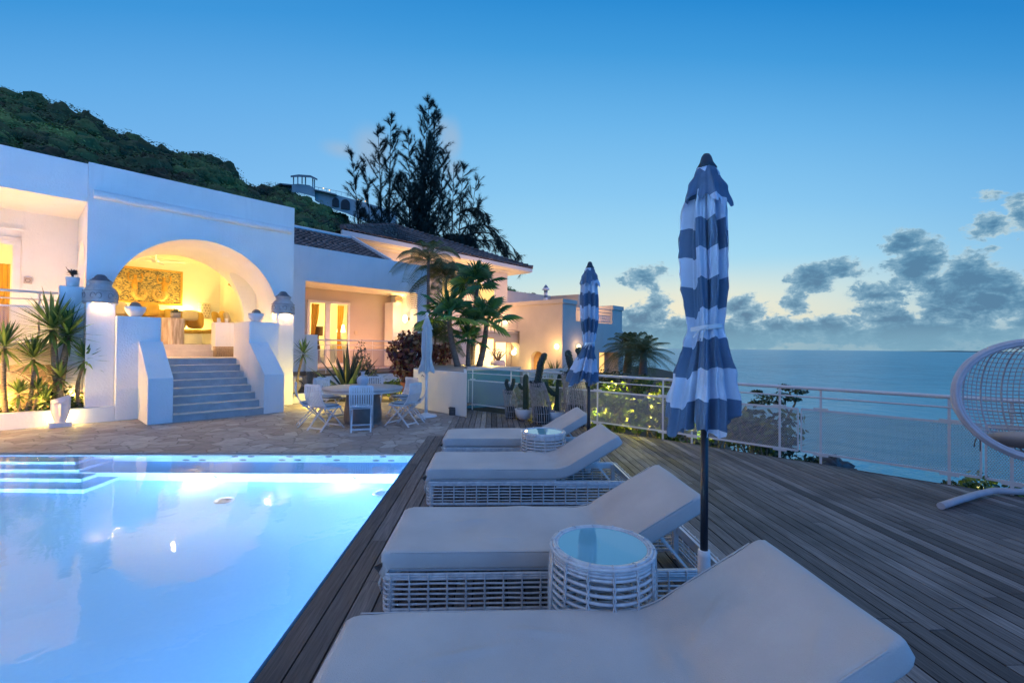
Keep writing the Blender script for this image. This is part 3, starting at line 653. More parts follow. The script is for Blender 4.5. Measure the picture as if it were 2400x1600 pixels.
g = M(); g.box(6.6, 11.4, 21, 21.1, .6, 3.8); g.box(6.5, 6.6, 18.16, 21, .6, 3.8); g.box(11.4, 11.5, 18.16, 21, .6, 3.8); g.box(6.5, 11.5, 18.16, 21.1, 3.6, 3.8); g.box(6.5, 11.5, 18.16, 21.1, .5, .6)
g.build('room', lounge, rw, UW)
curtain('curtain', 8.02, 8.34, 18.3, .7, 3.3, curt, rw, UW, 3, .03, .5); curtain('curtain', 9.12, 9.40, 18.3, .7, 3.3, curt, rw, UW, 3, .03, .5)
g = M(); g.box(11.05, 11.488, 16.02, 17.0, .0, 2.03); g.box(10.79, 11.05, 16.02, 16.5, 0, 2.03); g.build('low_wall', white, rw, UW, bevel=.01)
g = M(); g.box(11.05, 11.488, 17.15, 17.8, .76, 3.53); g.build('pillar', white, rw, UW, bevel=.01)
g = M(); g.box(6.795, 7.19, 15.86, 16.3, 0, 2.0); g.build('pier', white, rw, UW, bevel=.01)
g = M(); g.box(9.72, 9.86, 17.97, 17.999, 2.1, 2.26); g.build('switch_plate', mat('plate', (.6, .5, .36)), rw, UW)
r_ = thing('porch_railing', 'white tube railing with perforated panel in the square porch behind the agave', 'railing', uw(9, 16.02, .7), R(45))
porch_rail(r_, 7.19, 10.78, 15.95, (1.82, 1.64, 1.47), (7.55, 8.80, 9.40, 10.60), .72)
# roof tiles
def tile_material():
    m = mat('roof_tile', (.14, .095, .085), None, tint=[(0, (.085, .055, .05)), (.5, (.15, .10, .09)), (1, (.22, .16, .15))], rough=.75, bump=.3, bscale=25); return m
tile_m = tile_material()
def tiled(g, A, B, C_, D_, ncol, nrow, amp=.05):
    """barrel tiles on the quad A-B (eave) to D-C (ridge)"""
    A, B, C_, D_ = map(Vector, (A, B, C_, D_)); nrm = (B-A).cross(D_-A).normalized(); k = 6
    for j in range(nrow):
        t0, t1 = j/nrow, (j+1.18)/nrow; t1 = min(t1, 1.0)
        a0, b0 = A.lerp(D_, t0), B.lerp(C_, t0); a1, b1 = A.lerp(D_, t1), B.lerp(C_, t1)
        nc = max(2, int(ncol*(b0-a0).length/(B-A).length))
        vs = []; fs = []; tt = []
        for i in range(nc*k+1):
            s = i/(nc*k); ph = (i % k)/k; h = amp*math.sin(PI*ph)*1.0 if (ph > 0) else 0
            vs.append(a0.lerp(b0, s)+nrm*(h+.035)); vs.append(a1.lerp(b1, s)+nrm*(h*.8)); vs.append(a0.lerp(b0, s)+nrm*(h-.0))
        cols = [rnd.random() for _ in range(nc+1)]
        for i in range(nc*k):
            fs += [(3*i, 3*i+3, 3*i+4, 3*i+1), (3*i+2, 3*i+5, 3*i+3, 3*i)]; tt += [cols[i//k]]*2
        g.add(vs, fs, tt)
    return g
g = M(); tiled(g, (5.2, 16.2, 5.02), (10.2, 16.2, 5.02), (10.55, 20, 6.60), (5.0, 20, 6.62), 22, 13)
g.add([(5.0, 20.02, 6.6), (10.55, 20.02, 6.58), (10.2, 16.18, 4.9), (10.55, 20.02, 4.9), (5, 20.02, 4.9)], [(0, 1, 3, 4), (1, 2, 3)])
g.build('roof', tile_m, rw, UW)
g = M(); g.bar((10.28, 16.2, 5.10), (10.63, 20, 6.68), .10, .16); g.tube([(5, 20, 6.68), (10.6, 20, 6.66)], .09, 8); g.build('roof_trim', whitep, rw, UW)
# ---------------- two-storey house
hs = thing('two_storey_house', 'cream two-storey house with brown hip roof behind the palms', 'house', uw(20, 24.57, 0), R(45))
g = M(); g.box(12.5, 26.2, 24.57, 24.9, -1, 7.55); g.box(25.9, 26.2, 24.9, 33, -1, 7.55); g.box(12.5, 12.8, 24.9, 33, -1, 7.55)
g.build('wall', cream, hs, UW)
g = M(); P0, P1, AP = (12.0, 23.7, 7.98), (28.3, 23.7, 7.98), (20.6, 32.0, 11.3)
tiled(g, P0, P1, (AP[0]+.05, AP[1], AP[2]), AP, 46, 30, .07)
g.build('roof', tile_m, hs, UW)
g = M(); g.add([P1, (28.3, 40, 7.98), AP, P0, (12.0, 40, 7.98)], [(0, 1, 2), (3, 2, 4)]); g.build('roof_side', tile_m, hs, UW)
g = M()
for e, f in ((P0, AP), (P1, AP)):
    e, f = Vector(e), Vector(f); L = (f-e).length; k = int(L/.42)
    for i in range(k): p = e.lerp(f, i/k); q = e.lerp(f, (i+1.1)/k); g.tube([p+Vector((0, 0, .14)), q+Vector((0, 0, .07))], [.15, .12], 8, tint=rnd.random())
g.build('ridge_tiles', tile_m, hs, UW)
g = M(); g.box(12.0, 28.2, 23.68, 23.84, 7.68, 7.95); g.box(12.05, 28.1, 23.84, 24.6, 7.62, 7.68); g.box(28.04, 28.2, 23.84, 33, 7.68, 7.95); g.box(26.2, 28.04, 24.6, 33, 7.62, 7.68)
g.box(12.05, 26.3, 24.45, 24.57, 7.45, 7.62); g.build('eave', mat('eave_white', (.66, .62, .58)), hs, UW)
winlit = emit('lit_window', (1, .60, .20), 1.5); winlit2 = emit('lit_window_bright', (1, .72, .36), 2.3)
for (a, b, z0, z1) in ((22.9, 24.64, 5.1, 6.3), (19.6, 21.0, 5.0, 6.3), (15.9, 17.3, 5.1, 6.4)):
    g = M(); g.box(a-.08, b+.08, 24.5, 24.57, z0-.08, z1+.08); fr = g.build('window', whitep, hs, UW)
    curtain('curtain_pane', a, b, 24.46, z0, z1, winlit, fr, UW, 8, .012)
# arched ground floor front with balcony
ad = thing('arched_door_front', 'balconied front with a low glowing arch and white French doors right of the palms', 'building front', uw(23.5, 22.66, 0), R(45))
pts_ = [(19.5, -1), (19.5, 2.62), (26.06, 2.62), (26.06, -1)]; cu = [(23.4+2.65*math.cos(PI*i/30), .95+1.42*math.sin(PI*i/30)) for i in range(31)]
pts_ = pts_ + [(26.05, -1)] + cu + [(20.75, -1)]; n = len(pts_); g = M()
g.add([(a, 22.66, b) for a, b in pts_] + [(a, 23.3, b) for a, b in pts_], [tuple(range(n)), tuple(reversed(range(n, 2*n)))] + [(i, n+i, n+(i+1) % n, (i+1) % n) for i in range(n)])
g.build('wall', cream, ad, UW, recalc=True)
g = M(); g.box(26.07, 26.9, 22.2, 24.56, -1, 4.25); g.build('pier', cream, ad, UW)
g = M(); g.box(19.5, 26.06, 22.5, 24.5, 2.63, 2.75)
for k in range(60): g.box(19.6+k*.108, 19.6+k*.108+.085, 22.63, 22.66, 2.28 if k < 30 else 1.95, 2.6)
g.build('balcony_floor', cream, ad, UW)
g = M(); g.tube([uw(22.5, 22.6, 4.0), uw(26.0, 22.6, 4.0)], .03, 6); g.tube([uw(22.5, 22.6, 3.8), uw(26.0, 22.6, 3.8)], .02, 6)
for u in (22.5, 23.2, 23.5, 25.95): g.bar(uw(u, 22.6, 2.7), uw(u, 22.6, 4.0), .05, .03)
g.bar(uw(23.5, 22.6, 3.55), uw(25.9, 22.6, 3.55), .03, .05); g.bar(uw(23.5, 22.6, 2.85), uw(25.9, 22.6, 2.85), .03, .05)
rl = g.build('balcony_rail', cream, ad, Matrix()); sheet('panel', uw(23.5, 22.58), uw(25.9, 22.58), 2.85, 3.55, perf, rl)
g = M(); g.box(20.5, 26.0, 23.9, 24.1, -1, 2.6); g.build('back_wall', cream, ad, UW)
for (a, b) in ((20.9, 21.6), (21.75, 22.6), (22.85, 24.0), (24.15, 25.35)):
    g = M(); g.box(a-.06, a, 23.78, 23.88, 0, 2.2); g.box(b, b+.06, 23.78, 23.88, 0, 2.2); g.box(a-.06, b+.06, 23.78, 23.88, 2.2, 2.28); g.box(a-.06, b+.06, 23.78, 23.88, .0, .08)
    fr = g.build('french_door', mat('door_wood', (.5, .36, .24)), ad, UW); curtain('lit_pane', a, b, 23.86, .08, 2.2, winlit2, fr, UW, 5, .012)
# block house with roof terrace
bh = thing('terrace_block_house', 'flat-roofed cream block with roof terrace, two globe lamps and bluish seaward side', 'house', uw(29, 18.4, -1), R(45))
g = M(); g.box(25.145, 26.74, 18.4, 22.3, -1.5, 4.65); g.build('front_block', cream, bh, UW)
g = M(); g.box(25.145, 26.74, 22.3, 26, 2.8, 4.65); g.box(26.74, 31.75, 18.4, 18.7, 1.55, 3.5); g.box(31.75, 33.3, 18.4, 22, 1.55, 4.65); g.box(26.74, 31.75, 18.7, 22.3, 3.2, 3.4)
g.box(26.74, 29.8, 18.4, 18.7, -1.5, 1.55); g.box(32.75, 33.3, 18.4, 22, -1.5, 1.55); g.box(29.8, 32.75, 19.6, 19.8, -1.5, 1.55)
g.build('wall', cream, bh, UW)
g = M(); g.box(25.05, 26.8, 18.3, 22.3, 4.65, 4.95); g.box(25.05, 26.8, 22.3, 26, 4.65, 4.95); g.box(31.7, 33.4, 18.3, 22, 4.65, 4.98); g.build('parapet', cream, bh, UW, bevel=.02)
g = M(); g.box(29.8, 32.75, 18.36, 18.4, 1.3, 1.56); g.box(33.4, 34.6, 19, 22, -1.5, 3.0); g.build('lintel', cream, bh, UW)
for (a, b) in ((29.9, 30.6), (30.7, 31.4), (31.5, 32.3)):
    g = M(); g.box(a-.05, a, 19.4, 19.5, -.9, 1.25); g.box(b, b+.05, 19.4, 19.5, -.9, 1.25); g.box(a-.05, b+.05, 19.4, 19.5, 1.25, 1.32)
    fr = g.build('window', mat('door_wood', (.5, .36, .24)), bh, UW); curtain('lit_curtain', a, b, 19.46, -.9, 1.25, winlit, fr, UW, 5, .03)
g = M(); g.tube([uw(26.8, 18.5, 4.6), uw(31.7, 18.5, 4.6)], .035, 6); g.tube([uw(26.8, 18.5, 4.35), uw(31.7, 18.5, 4.35)], .022, 6)
for u in (28, 29.6, 31.6): g.bar(uw(u, 18.5, 3.5), uw(u, 18.5, 4.6), .05, .03)
g.bar(uw(28.1, 18.5, 4.1), uw(31.5, 18.5, 4.1), .03, .05); g.bar(uw(28.1, 18.5, 3.62), uw(31.5, 18.5, 3.62), .03, .05)
rl = g.build('terrace_rail', cream, bh, Matrix()); sheet('panel', uw(28.1, 18.48), uw(31.5, 18.48), 3.62, 4.1, perf, rl)
# dark arched niche in the side facing the pool
g = M(); nz = [(19.98, -1), (21.2, -1)] + [(20.59+.61*math.cos(PI*i/16), .75+.60*math.sin(PI*i/16)) for i in range(17)]
o_ = [c for c in bh.children if c.name.startswith('front_block')][0]
boolean(o_, cutter(nz, 25.0, 25.6), UW)
g = M(); g.box(25.5, 25.58, 19.98, 21.2, -1, 1.3); g.build('niche_panel', mat('niche_panel', (.42, .24, .10), (.30, .17, .08), 2, .7), bh, UW)
# wall behind, on the slope
g = M(); A = at(1184, 680, 37); B = at(1292, 693.6, 43); Cc = at(1356, 689.5, 40)
for p, q in ((A, B), (B, Cc)):
    n_ = Vector((-(q-p).y, (q-p).x, 0)).normalized()*.5
    g.add([(p.x, p.y, -1), (q.x, q.y, -1), tuple(q), tuple(p)] + [(p.x+n_.x, p.y+n_.y, -1), (q.x+n_.x, q.y+n_.y, -1), tuple(q+n_), tuple(p+n_)],
          [(0, 1, 2, 3), (7, 6, 5, 4), (3, 2, 6, 7), (0, 3, 7, 4), (1, 5, 6, 2)])
tag(g.build('upper_terrace_wall', cream, recalc=True), 'smooth angled cream wall rising behind the block house', 'wall')
# ---------------- raised planter at the end of the deck, teal basin beyond it
g = M(); g.prism([(-2.10, 12.33), (-.575, 10.63), (-.70, 12.6), (-.2, 15.4), (-2.62, 15.4)], 0, 1.03)
tag(g.build('raised_planter', white, recalc=True, bevel=.012), 'white waist-high planter wall at the end of the deck, palms growing behind it', 'planter wall')
g = M(); g.prism([(-2.0, 12.40), (-.66, 10.9), (-.78, 12.6), (-.3, 15.3), (-2.52, 15.3)], 1.03, 1.045)
tag(g.build('planter_top', mat('planter_paving', (.36, .33, .30), (.26, .24, .22), 6, .7), recalc=True), 'pale stone top of the raised planter', 'paving', None, 'structure')
teal = mat('teal_render', (.10, .25, .27), (.08, .20, .22), 1.5, .6)
g = M(); g.box(8.3, 10.5, 9.27, 9.6, -1, .98); o = g.build('basin_wall', teal, None, UW); tag(o, 'teal rendered basin wall behind the fence left of the cacti', 'wall')
g = M(); g.box(8.3, 10.52, 9.24, 10.8, .98, 1.03); tag(g.build('basin_coping', mat('coping_pink', (.6, .5, .45)), None, UW), 'pale coping on top of the teal basin wall', 'coping')
g = M(); g.box(10.55, 14.2, 9.2, 9.5, -1, .92); tag(g.build('garden_wall', mat('grey_render', (.42, .42, .42), (.36, .36, .36), 2, .8), None, UW), 'plain grey garden wall behind the basket cacti', 'wall')
# curb of the bed under the bedroom wing
g = M(); g.prism([(5.17, 13.05), (7.0, 13.35), (7.0, 13.55), (5.3, 13.25), (5.3, 15.95), (5.17, 15.95)][::1], 0, .26)
tag(g.build('bed_curb', white, None, UW, recalc=True, bevel=.01), 'low white curb of the flower bed beside the steps', 'curb')
g = M(); g.prism([(5.3, 13.26), (7.2, 13.5), (8.6, 14.4), (11.9, 15.0), (11.9, 15.97), (5.3, 15.97)], .0, .20)
struct(g.build('flower_bed', soil, None, UW, recalc=True))
g = M(); g.box(5.4, 7.2, 15.86, 15.99, 0, .72); tag(g.build('rubble_wall', stone_m, None, UW), 'amber-lit rubble stone base under the square porch', 'stone wall')
g = M(); g.box(-6.9, .95, 12.84, 13.41, 0, .22); struct(g.build('planter_soil', soil, None, UW))
# ================================================================ LOUNGERS, TABLES, PARASOLS
rattan = mat('white_rattan', (.74, .74, .75), (.52, .53, .56), 22, .5, tint=None, detail=7)
cloth = mat('cushion_cloth', (.62, .585, .565), (.50, .475, .465), 2.2, .9, .3, 220, detail=9)
def wobble(P, amp=.0007, step=.12):
    P = [Vector(p) for p in P]; out = []
    for a, b in zip(P, P[1:]+P[:1]):
        n = max(1, int((b-a).length/step)); out += [a.lerp(b, i/n) for i in range(n)]
    return [p+Vector((rnd.gauss(0, amp), rnd.gauss(0, amp), rnd.gauss(0, amp*1.3))) for p in out]
def rounded_rect(x0, x1, y0, y1, r, z, n=5):
    P = []
    for (cx, cy, a) in ((x1-r, y0+r, -90), (x1-r, y1-r, 0), (x0+r, y1-r, 90), (x0+r, y0+r, 180)):
        for k in range(n+1): t = R(a+90*k/n); P.append((cx+r*math.cos(t), cy+r*math.sin(t), z))
    return P
def cushion_mesh(seed, Wd=.79):
    rr = random.Random(seed); g = M()
    path = [(-.66, .342)]; 
    hx, th, L = .66, R(31), .675
    base = [(-.66+1.32*i/46, .342) for i in range(47)]
    # smooth bend
    for i in range(1, 8): t = th*i/8; base.append((base[-1][0]+.028*math.cos(t), base[-1][1]+.028*math.sin(t)))
    for i in range(1, 27): base.append((base[-1][0]+L/30*math.cos(th), base[-1][1]+L/30*math.sin(th)))
    n = len(base); hh = .056; rc = .022; seg = 5; prof = []
    # cross-section (y, n): rounded rectangle with many points along the top so that it can crease
    ys = frange(-Wd/2+rc, Wd/2-rc, 40)
    prof += [(y, hh) for y in ys]
    prof += [(Wd/2-rc+rc*math.sin(PI/2*k/seg), hh-rc+rc*math.cos(PI/2*k/seg)) for k in range(1, seg+1)]
    prof += [(Wd/2, -hh+rc)] + [(Wd/2-rc+rc*math.cos(PI/2*k/seg), -hh+rc-rc*math.sin(PI/2*k/seg)) for k in range(1, seg+1)]
    prof += [(y, -hh) for y in reversed(ys)][1:-1]
    prof += [(-Wd/2+rc-rc*math.sin(PI/2*k/seg), -hh+rc-rc*math.cos(PI/2*k/seg)) for k in range(seg+1)]
    prof += [(-Wd/2, hh-rc)] + [(-Wd/2+rc-rc*math.cos(PI/2*k/seg), hh-rc+rc*math.sin(PI/2*k/seg)) for k in range(1, seg)]
    m = len(prof); vs = []
    for i, (x, z) in enumerate(base):
        a = base[max(0, i-1)]; b = base[min(n-1, i+1)]; t = math.atan2(b[1]-a[1], b[0]-a[0])
        e = min(i, n-1-i); s = 1 if e > 3 else (.965, .988, .997, 1)[e]; so = 1 if e > 3 else (.72, .92, .985, 1)[e]
        hinge = math.exp(-((i-50)/5.0)**2)
        for (y, q) in prof:
            q2 = q*so; y2 = y*(s if e <= 3 else 1)
            w = 0
            if q > 0:
                p = Vector((x*2.2+seed, y*2.6, seed*3.1)); w = .011*mnoise.noise(p*1.0) + .006*mnoise.noise(Vector((x*6+seed*2, y*2.5, 5)))
                w += hinge*.018*mnoise.noise(Vector((x*9, y*5+seed, 1.3))) - hinge*.006
                w -= .010*math.exp(-((x+.1)/.42)**2-(y/.26)**2)
                for (fx, fy, fa, fl) in FOLDS.get(seed, ()):   # a few sharp creases
                    dx, dy = x-fx, y-fy; u = dx*math.cos(fa)+dy*math.sin(fa); v_ = -dx*math.sin(fa)+dy*math.cos(fa)
                    w += .012*math.exp(-(u/fl)**2-(v_/.016)**2)
            q2 += w
            vs.append((x - math.sin(t)*q2, y2, z + math.cos(t)*q2))
    fs = [(i*m+k, (i+1)*m+k, (i+1)*m+(k+1) % m, i*m+(k+1) % m) for i in range(n-1) for k in range(m)]
    g.add(vs, fs, smooth=True)
    g.f.append(tuple(range(m))); g.f.append(tuple(reversed(range((n-1)*m, n*m)))); g.t += [.5, .5]; g.s += [True, True]
    # piped seam along the top edges
    for sd in (-1, 1):
        pts = []
        for i in range(2, n-2, 2):
            x, z = base[i]; a = base[i-1]; b = base[i+1]; t = math.atan2(b[1]-a[1], b[0]-a[0])
            pts.append((x-math.sin(t)*(hh-.006), sd*(Wd/2-.004), z+math.cos(t)*(hh-.006)))
        g.tube(pts, .0042, 5)
    return g
FOLDS = {2: [(-.15, .12, .15, .12), (.1, -.2, -.1, .1), (-.42, .1, .5, .05), (.62, .1, 1.3, .16), (.72, -.15, 1.75, .12), (.56, -.22, 1.0, .1), (.82, .2, 1.5, .1)],
         3: [(.3, .1, .2, .08), (.62, -.1, 1.2, .16), (.72, .15, 1.7, .13), (.55, .2, .9, .1)], 1: [(.95, .1, .6, .12), (1.18, -.24, .8, .09), (.62, .18, 1.3, .18), (.74, .0, 1.7, .15), (-.1, .1, .3, .16), (.2, .22, -.2, .14), (1.22, .2, 2.0, .08)], 4: [(.62, 0, 1.3, .15)]}
FX0, FX1, FW = -.645, 1.50, .78
def make_lounger_frame(t):
    y0, y1 = -FW/2, FW/2
    g = M()
    for z in (.262, .247, .232, .05, .037): g.tube(wobble(rounded_rect(FX0, FX1, y0, y1, .04, z)), .0085, 6, closed=True)
    for k in range(5): z = .080+.0305*k; g.tube(wobble(rounded_rect(FX0, FX1, y0, y1, .04, z), .0011, .12), .0066, 6, closed=True)
    # wrapped ties
    def tie(x, y, nx, ny):
        tx, ty = -ny, nx; o = .011; pts1, pts2 = [], []
        for i in range(13):
            z = .03+.238*i/12; s = .006*math.sin(i*PI*.9); 
            pts1.append((x+nx*o+tx*s, y+ny*o+ty*s, z)); pts2.append((x+nx*o-tx*s, y+ny*o-ty*s, z))
        g.tube(pts1, .0042, 4); g.tube(pts2, .0042, 4)
    k = int((FX1-FX0-.1)/.112)
    for i in range(k+1):
        x = FX0+.045+i*(FX1-FX0-.09)/k
        tie(x, y0, 0, -1); tie(x, y1, 0, 1)
    for i in range(7):
        y = y0+.06+i*(FW-.12)/6; tie(FX0, y, -1, 0); tie(FX1, y, 1, 0)
    g.build('woven_base', rattan, t)
    g = M()
    for (x, y) in ((FX0+.04, y0+.04), (FX0+.04, y1-.04), (FX1-.04, y0+.04), (FX1-.04, y1-.04)):
        a = M(); a.box(x-.02, x+.02, y-.02, y+.02, 0, .255); a.build('leg', whitep, t, bevel=.003)
    g = M(); g.box(FX0+.03, .68, y0+.03, y1-.03, .265, .283)
    g.box(.68, FX1-.02, y0+.012, y0+.035, .20, .262); g.box(.68, FX1-.02, y1-.035, y1-.012, .20, .262); g.box(FX1-.035, FX1-.012, y0+.02, y1-.02, .20, .262)
    g.build('seat_deck', whitep, t)
    g = M(); h = Vector((.70, 0, .283)); d = Vector((math.cos(R(31)), 0, math.sin(R(31))))
    for y in (y0+.05, 0, y1-.05): g.bar(h+Vector((0, y, 0)), h+d*.66+Vector((0, y, 0)), .03, .018)
    for k in range(6): p = h+d*(.08+.11*k); g.bar(p+Vector((0, y0+.05, 0)), p+Vector((0, y1-.05, 0)), .02, .012)
    bf = g.build('back_frame', whitep, t)
    g = M(); q = h+d*.42
    for y in (y0+.12, y1-.12): g.bar(q+Vector((0, y, -.01)), Vector((1.42, y, .06)), .03, .014)
    g.bar((1.42, y0+.12, .06), (1.42, y1-.12, .06), .02, .02); g.build('prop', whitep, bf)
def corner_flap(t, cu):
    # loose corner of the cover with its two ties at the foot end
    for sd in (-1, 1):
        g = M(); y = sd*FW/2
        g.add([(-.64, y*.97, .335), (-.70, y*1.03, .315), (-.655, y*.98, .235), (-.60, y*1.005, .30), (-.64, y*.90, .30), (-.672, y*1.0, .27)],
              [(0, 1, 5, 3), (3, 5, 2), (0, 4, 5, 1), (4, 2, 5)], smooth=True)
        for k in range(2): g.tube([(-.66, y*(.985-.02*k), .25), (-.668-.01*k, y*(.99-.03*k), .20), (-.655, y*(.98-.03*k), .165-.03*k)], .003, 4)
        g.build('corner_tie', cloth, cu)
LG = [(1, 1.79, 'nearest sun lounger, cut by the bottom edge, backrest before the tall parasol pole'),
      (2, 3.20, 'second nearest sun lounger, behind the large glass-topped woven table'),
      (3, 5.07, 'third sun lounger counted from the camera, whole woven side base showing'),
      (4, 6.61, 'farthest sun lounger, in front of the potted cacti with the small woven table before it')]
for idx, y, lb in LG:
    t = thing('sun_lounger', lb, 'sun lounger', (0, y, 0), 0, 'row of white woven sun loungers with grey cushions')
    make_lounger_frame(t); cu = cushion_mesh(idx).build('cushion', cloth, t, recalc=True); corner_flap(t, cu)
# woven side tables
glass_top = mat('table_glass', (.22, .50, .58), None, rough=.03, spec=1.0)
def make_table():
    t = thing('side_table', 'large near woven side table with blue glass top, beside the tall parasol', 'side table', (.60, 2.43, 0), 0, 'round woven side tables')
    g = M(); rf = lambda z: .262+.013*math.sin(min(1, z/.56)*PI*.9)
    for k in range(15):
        z = .03+.036*k; r = rf(z); g.tube([(r*math.cos(a), r*math.sin(a), z) for a in frange(0, 2*PI, 49)[:-1]], .0085, 6, closed=True)
    for z in (.553, .570): g.tube([(rf(z)*math.cos(a), rf(z)*math.sin(a), z) for a in frange(0, 2*PI, 49)[:-1]], .0088, 6, closed=True)
    for k in range(14):
        a = 2*PI*k/14+.2
        for sg in (1, -1):
            pts = []
            for i in range(26): z = .02+.565*i/25; r = rf(z)+.011; aa = a+sg*.022*math.sin(i*PI*.5); pts.append((r*math.cos(aa), r*math.sin(aa), z))
            g.tube(pts, .0042, 4)
    g.build('woven_drum', rattan, t)
    g = M()
    for r, z in ((.272, .587), (.256, .594), (.241, .590)): g.tube([(r*math.cos(a), r*math.sin(a), z) for a in frange(0, 2*PI, 57)[:-1]], .0095, 6, closed=True)
    for k in range(14):
        a = 2*PI*k/14+.2; c, s = math.cos(a), math.sin(a); g.tube([(.283*c, .283*s, .575), (.272*c, .272*s, .600), (.252*c, .252*s, .604), (.236*c, .236*s, .596)], .004, 4)
    g.build('rim', rattan, t)
    g = M(); g.lathe([(.0005, .5935), (.232, .5935), (.234, .592), (.234, .586)], 48, smooth=False); g.build('glass_top', glass_top, t)
    return t
t1 = make_table(); t2 = copy_tree(t1); place(t2, (.655, 5.70, 0), R(25), 'round white woven side table before the farthest lounger, small in the photo')
# striped parasols, closed
def stripe_material():
    m = D.materials.new('striped_canvas'); m.use_nodes = True; nt = NT(m.node_tree); nt.n.clear()
    a = nt.node('ShaderNodeAttribute', attribute_name='band'); f = nt.math('GREATER_THAN', nt.math('FRACT', a.outputs['Fac']), .5)
    tc = nt.node('ShaderNodeTexCoord'); n = nt.noise(tc.outputs['Object'], 5, 3)[0]
    col = nt.mix(f, (.66, .76, .90, 1), (.12, .205, .33, 1)); col = nt.mix(1., col, nt.ramp(n, [(.3, (.88, .88, .88)), (.7, (1.06, 1.06, 1.06))]), 'MULTIPLY')
    b = nt.node('ShaderNodeBsdfPrincipled'); nt.put(b.inputs['Base Color'], col); b.inputs['Roughness'].default_value = .85
    w = nt.noise(tc.outputs['Object'], 400, 2)[0]; bu = nt.node('ShaderNodeBump'); bu.inputs['Strength'].default_value = .15; bu.inputs['Distance'].default_value = .003; nt.put(bu.inputs['Height'], w); nt.put(b.inputs['Normal'], bu.outputs[0])
    tl = nt.node('ShaderNodeBsdfTranslucent'); nt.put(tl.inputs[0], col); mx = nt.node('ShaderNodeMixShader'); mx.inputs[0].default_value = .22; nt.put(mx.inputs[1], b.outputs[0]); nt.put(mx.inputs[2], tl.outputs[0])
    o = nt.node('ShaderNodeOutputMaterial'); nt.put(o.inputs[0], mx.outputs[0]); return m
canvas = stripe_material()
def interp(tab, z):
    for (a, b), (c, d) in zip(tab, tab[1:]):
        if a <= z <= c: t = (z-a)/(c-a); t = t*t*(3-2*t); return b+(d-b)*t
    return tab[0][1] if z < tab[0][0] else tab[-1][1]
def canopy(seed, rtab, z0, z1, lean, nf=8, na=216, nz=150, foldamp=None, band=.165, hem=.10, fold_extra=0, zc=1.8):
    rr = random.Random(seed); g = M(); g.a = []; ph = [rr.uniform(-.35, .35) for _ in range(nf)]; am = [rr.uniform(.6, 1.35) for _ in range(nf)]
    offs = [rr.choice((-1, 1))*rr.uniform(.03, .15) for _ in range(nf)]; hm = [rr.uniform(0, 1) for _ in range(nf)]
    vs = []
    for i in range(nz+1):
        s = i/nz
        for k in range(na):
            a = 2*PI*k/na; kk = a/(2*PI)*nf; c0 = int(kk) % nf; fr = kk-int(kk); c1 = (c0+1) % nf; sm = fr*fr*(3-2*fr)
            A = am[c0]*(1-sm)+am[c1]*sm; P = ph[c0]*(1-sm)+ph[c1]*sm; O = offs[c0] if fr < .5 else offs[c1]; st_ = min(1, max(0, (fr-.42)/.16)); O = offs[c0]*(1-st_)+offs[c1]*st_
            zb = z0 + hem*(.5+.5*math.cos(nf*a*.5+seed))*.6 + hem*.5*(hm[c0]*(1-sm)+hm[c1]*sm) + .018*math.cos(nf*2*a)
            z = z1 + (zb-z1)*s
            r = interp(rtab, z); fa = interp(foldamp, z)
            f = math.cos(nf*(a+P*.5) + 1.5*math.sin(z*1.7+seed))*A
            f2 = math.cos(nf*2.0*a+seed+z*2.3 + 2*P)*.42 + .22*math.cos(nf*3.4*a+z*1.1+seed*2)
            f = (1-2*abs(math.sin(.5*(nf*(a+P*.5)+1.5*math.sin(z*1.7+seed))))**.8)*A
            tri = (f + f2); rad = r*(1+fa*tri*.80 + .04*mnoise.noise(Vector((math.cos(a)*2, math.sin(a)*2, z*3+seed))))
            tw = .10*math.sin(z*3+seed)
            lx = lean[0]*(zc-z) if z < zc else 0; ly = lean[1]*(zc-z) if z < zc else 0
            vs.append((rad*math.cos(a+tw)+lx, rad*math.sin(a+tw)+ly, z)); g.a.append((z1-z)/(2*band) + O*.7 + .08*abs(((kk*2+P) % 2)-1) + 10.42)
    fs = [(i*na+k, (i+1)*na+k, (i+1)*na+(k+1) % na, i*na+(k+1) % na) for i in range(nz) for k in range(na)]
    g.add(vs, fs, smooth=True); return g
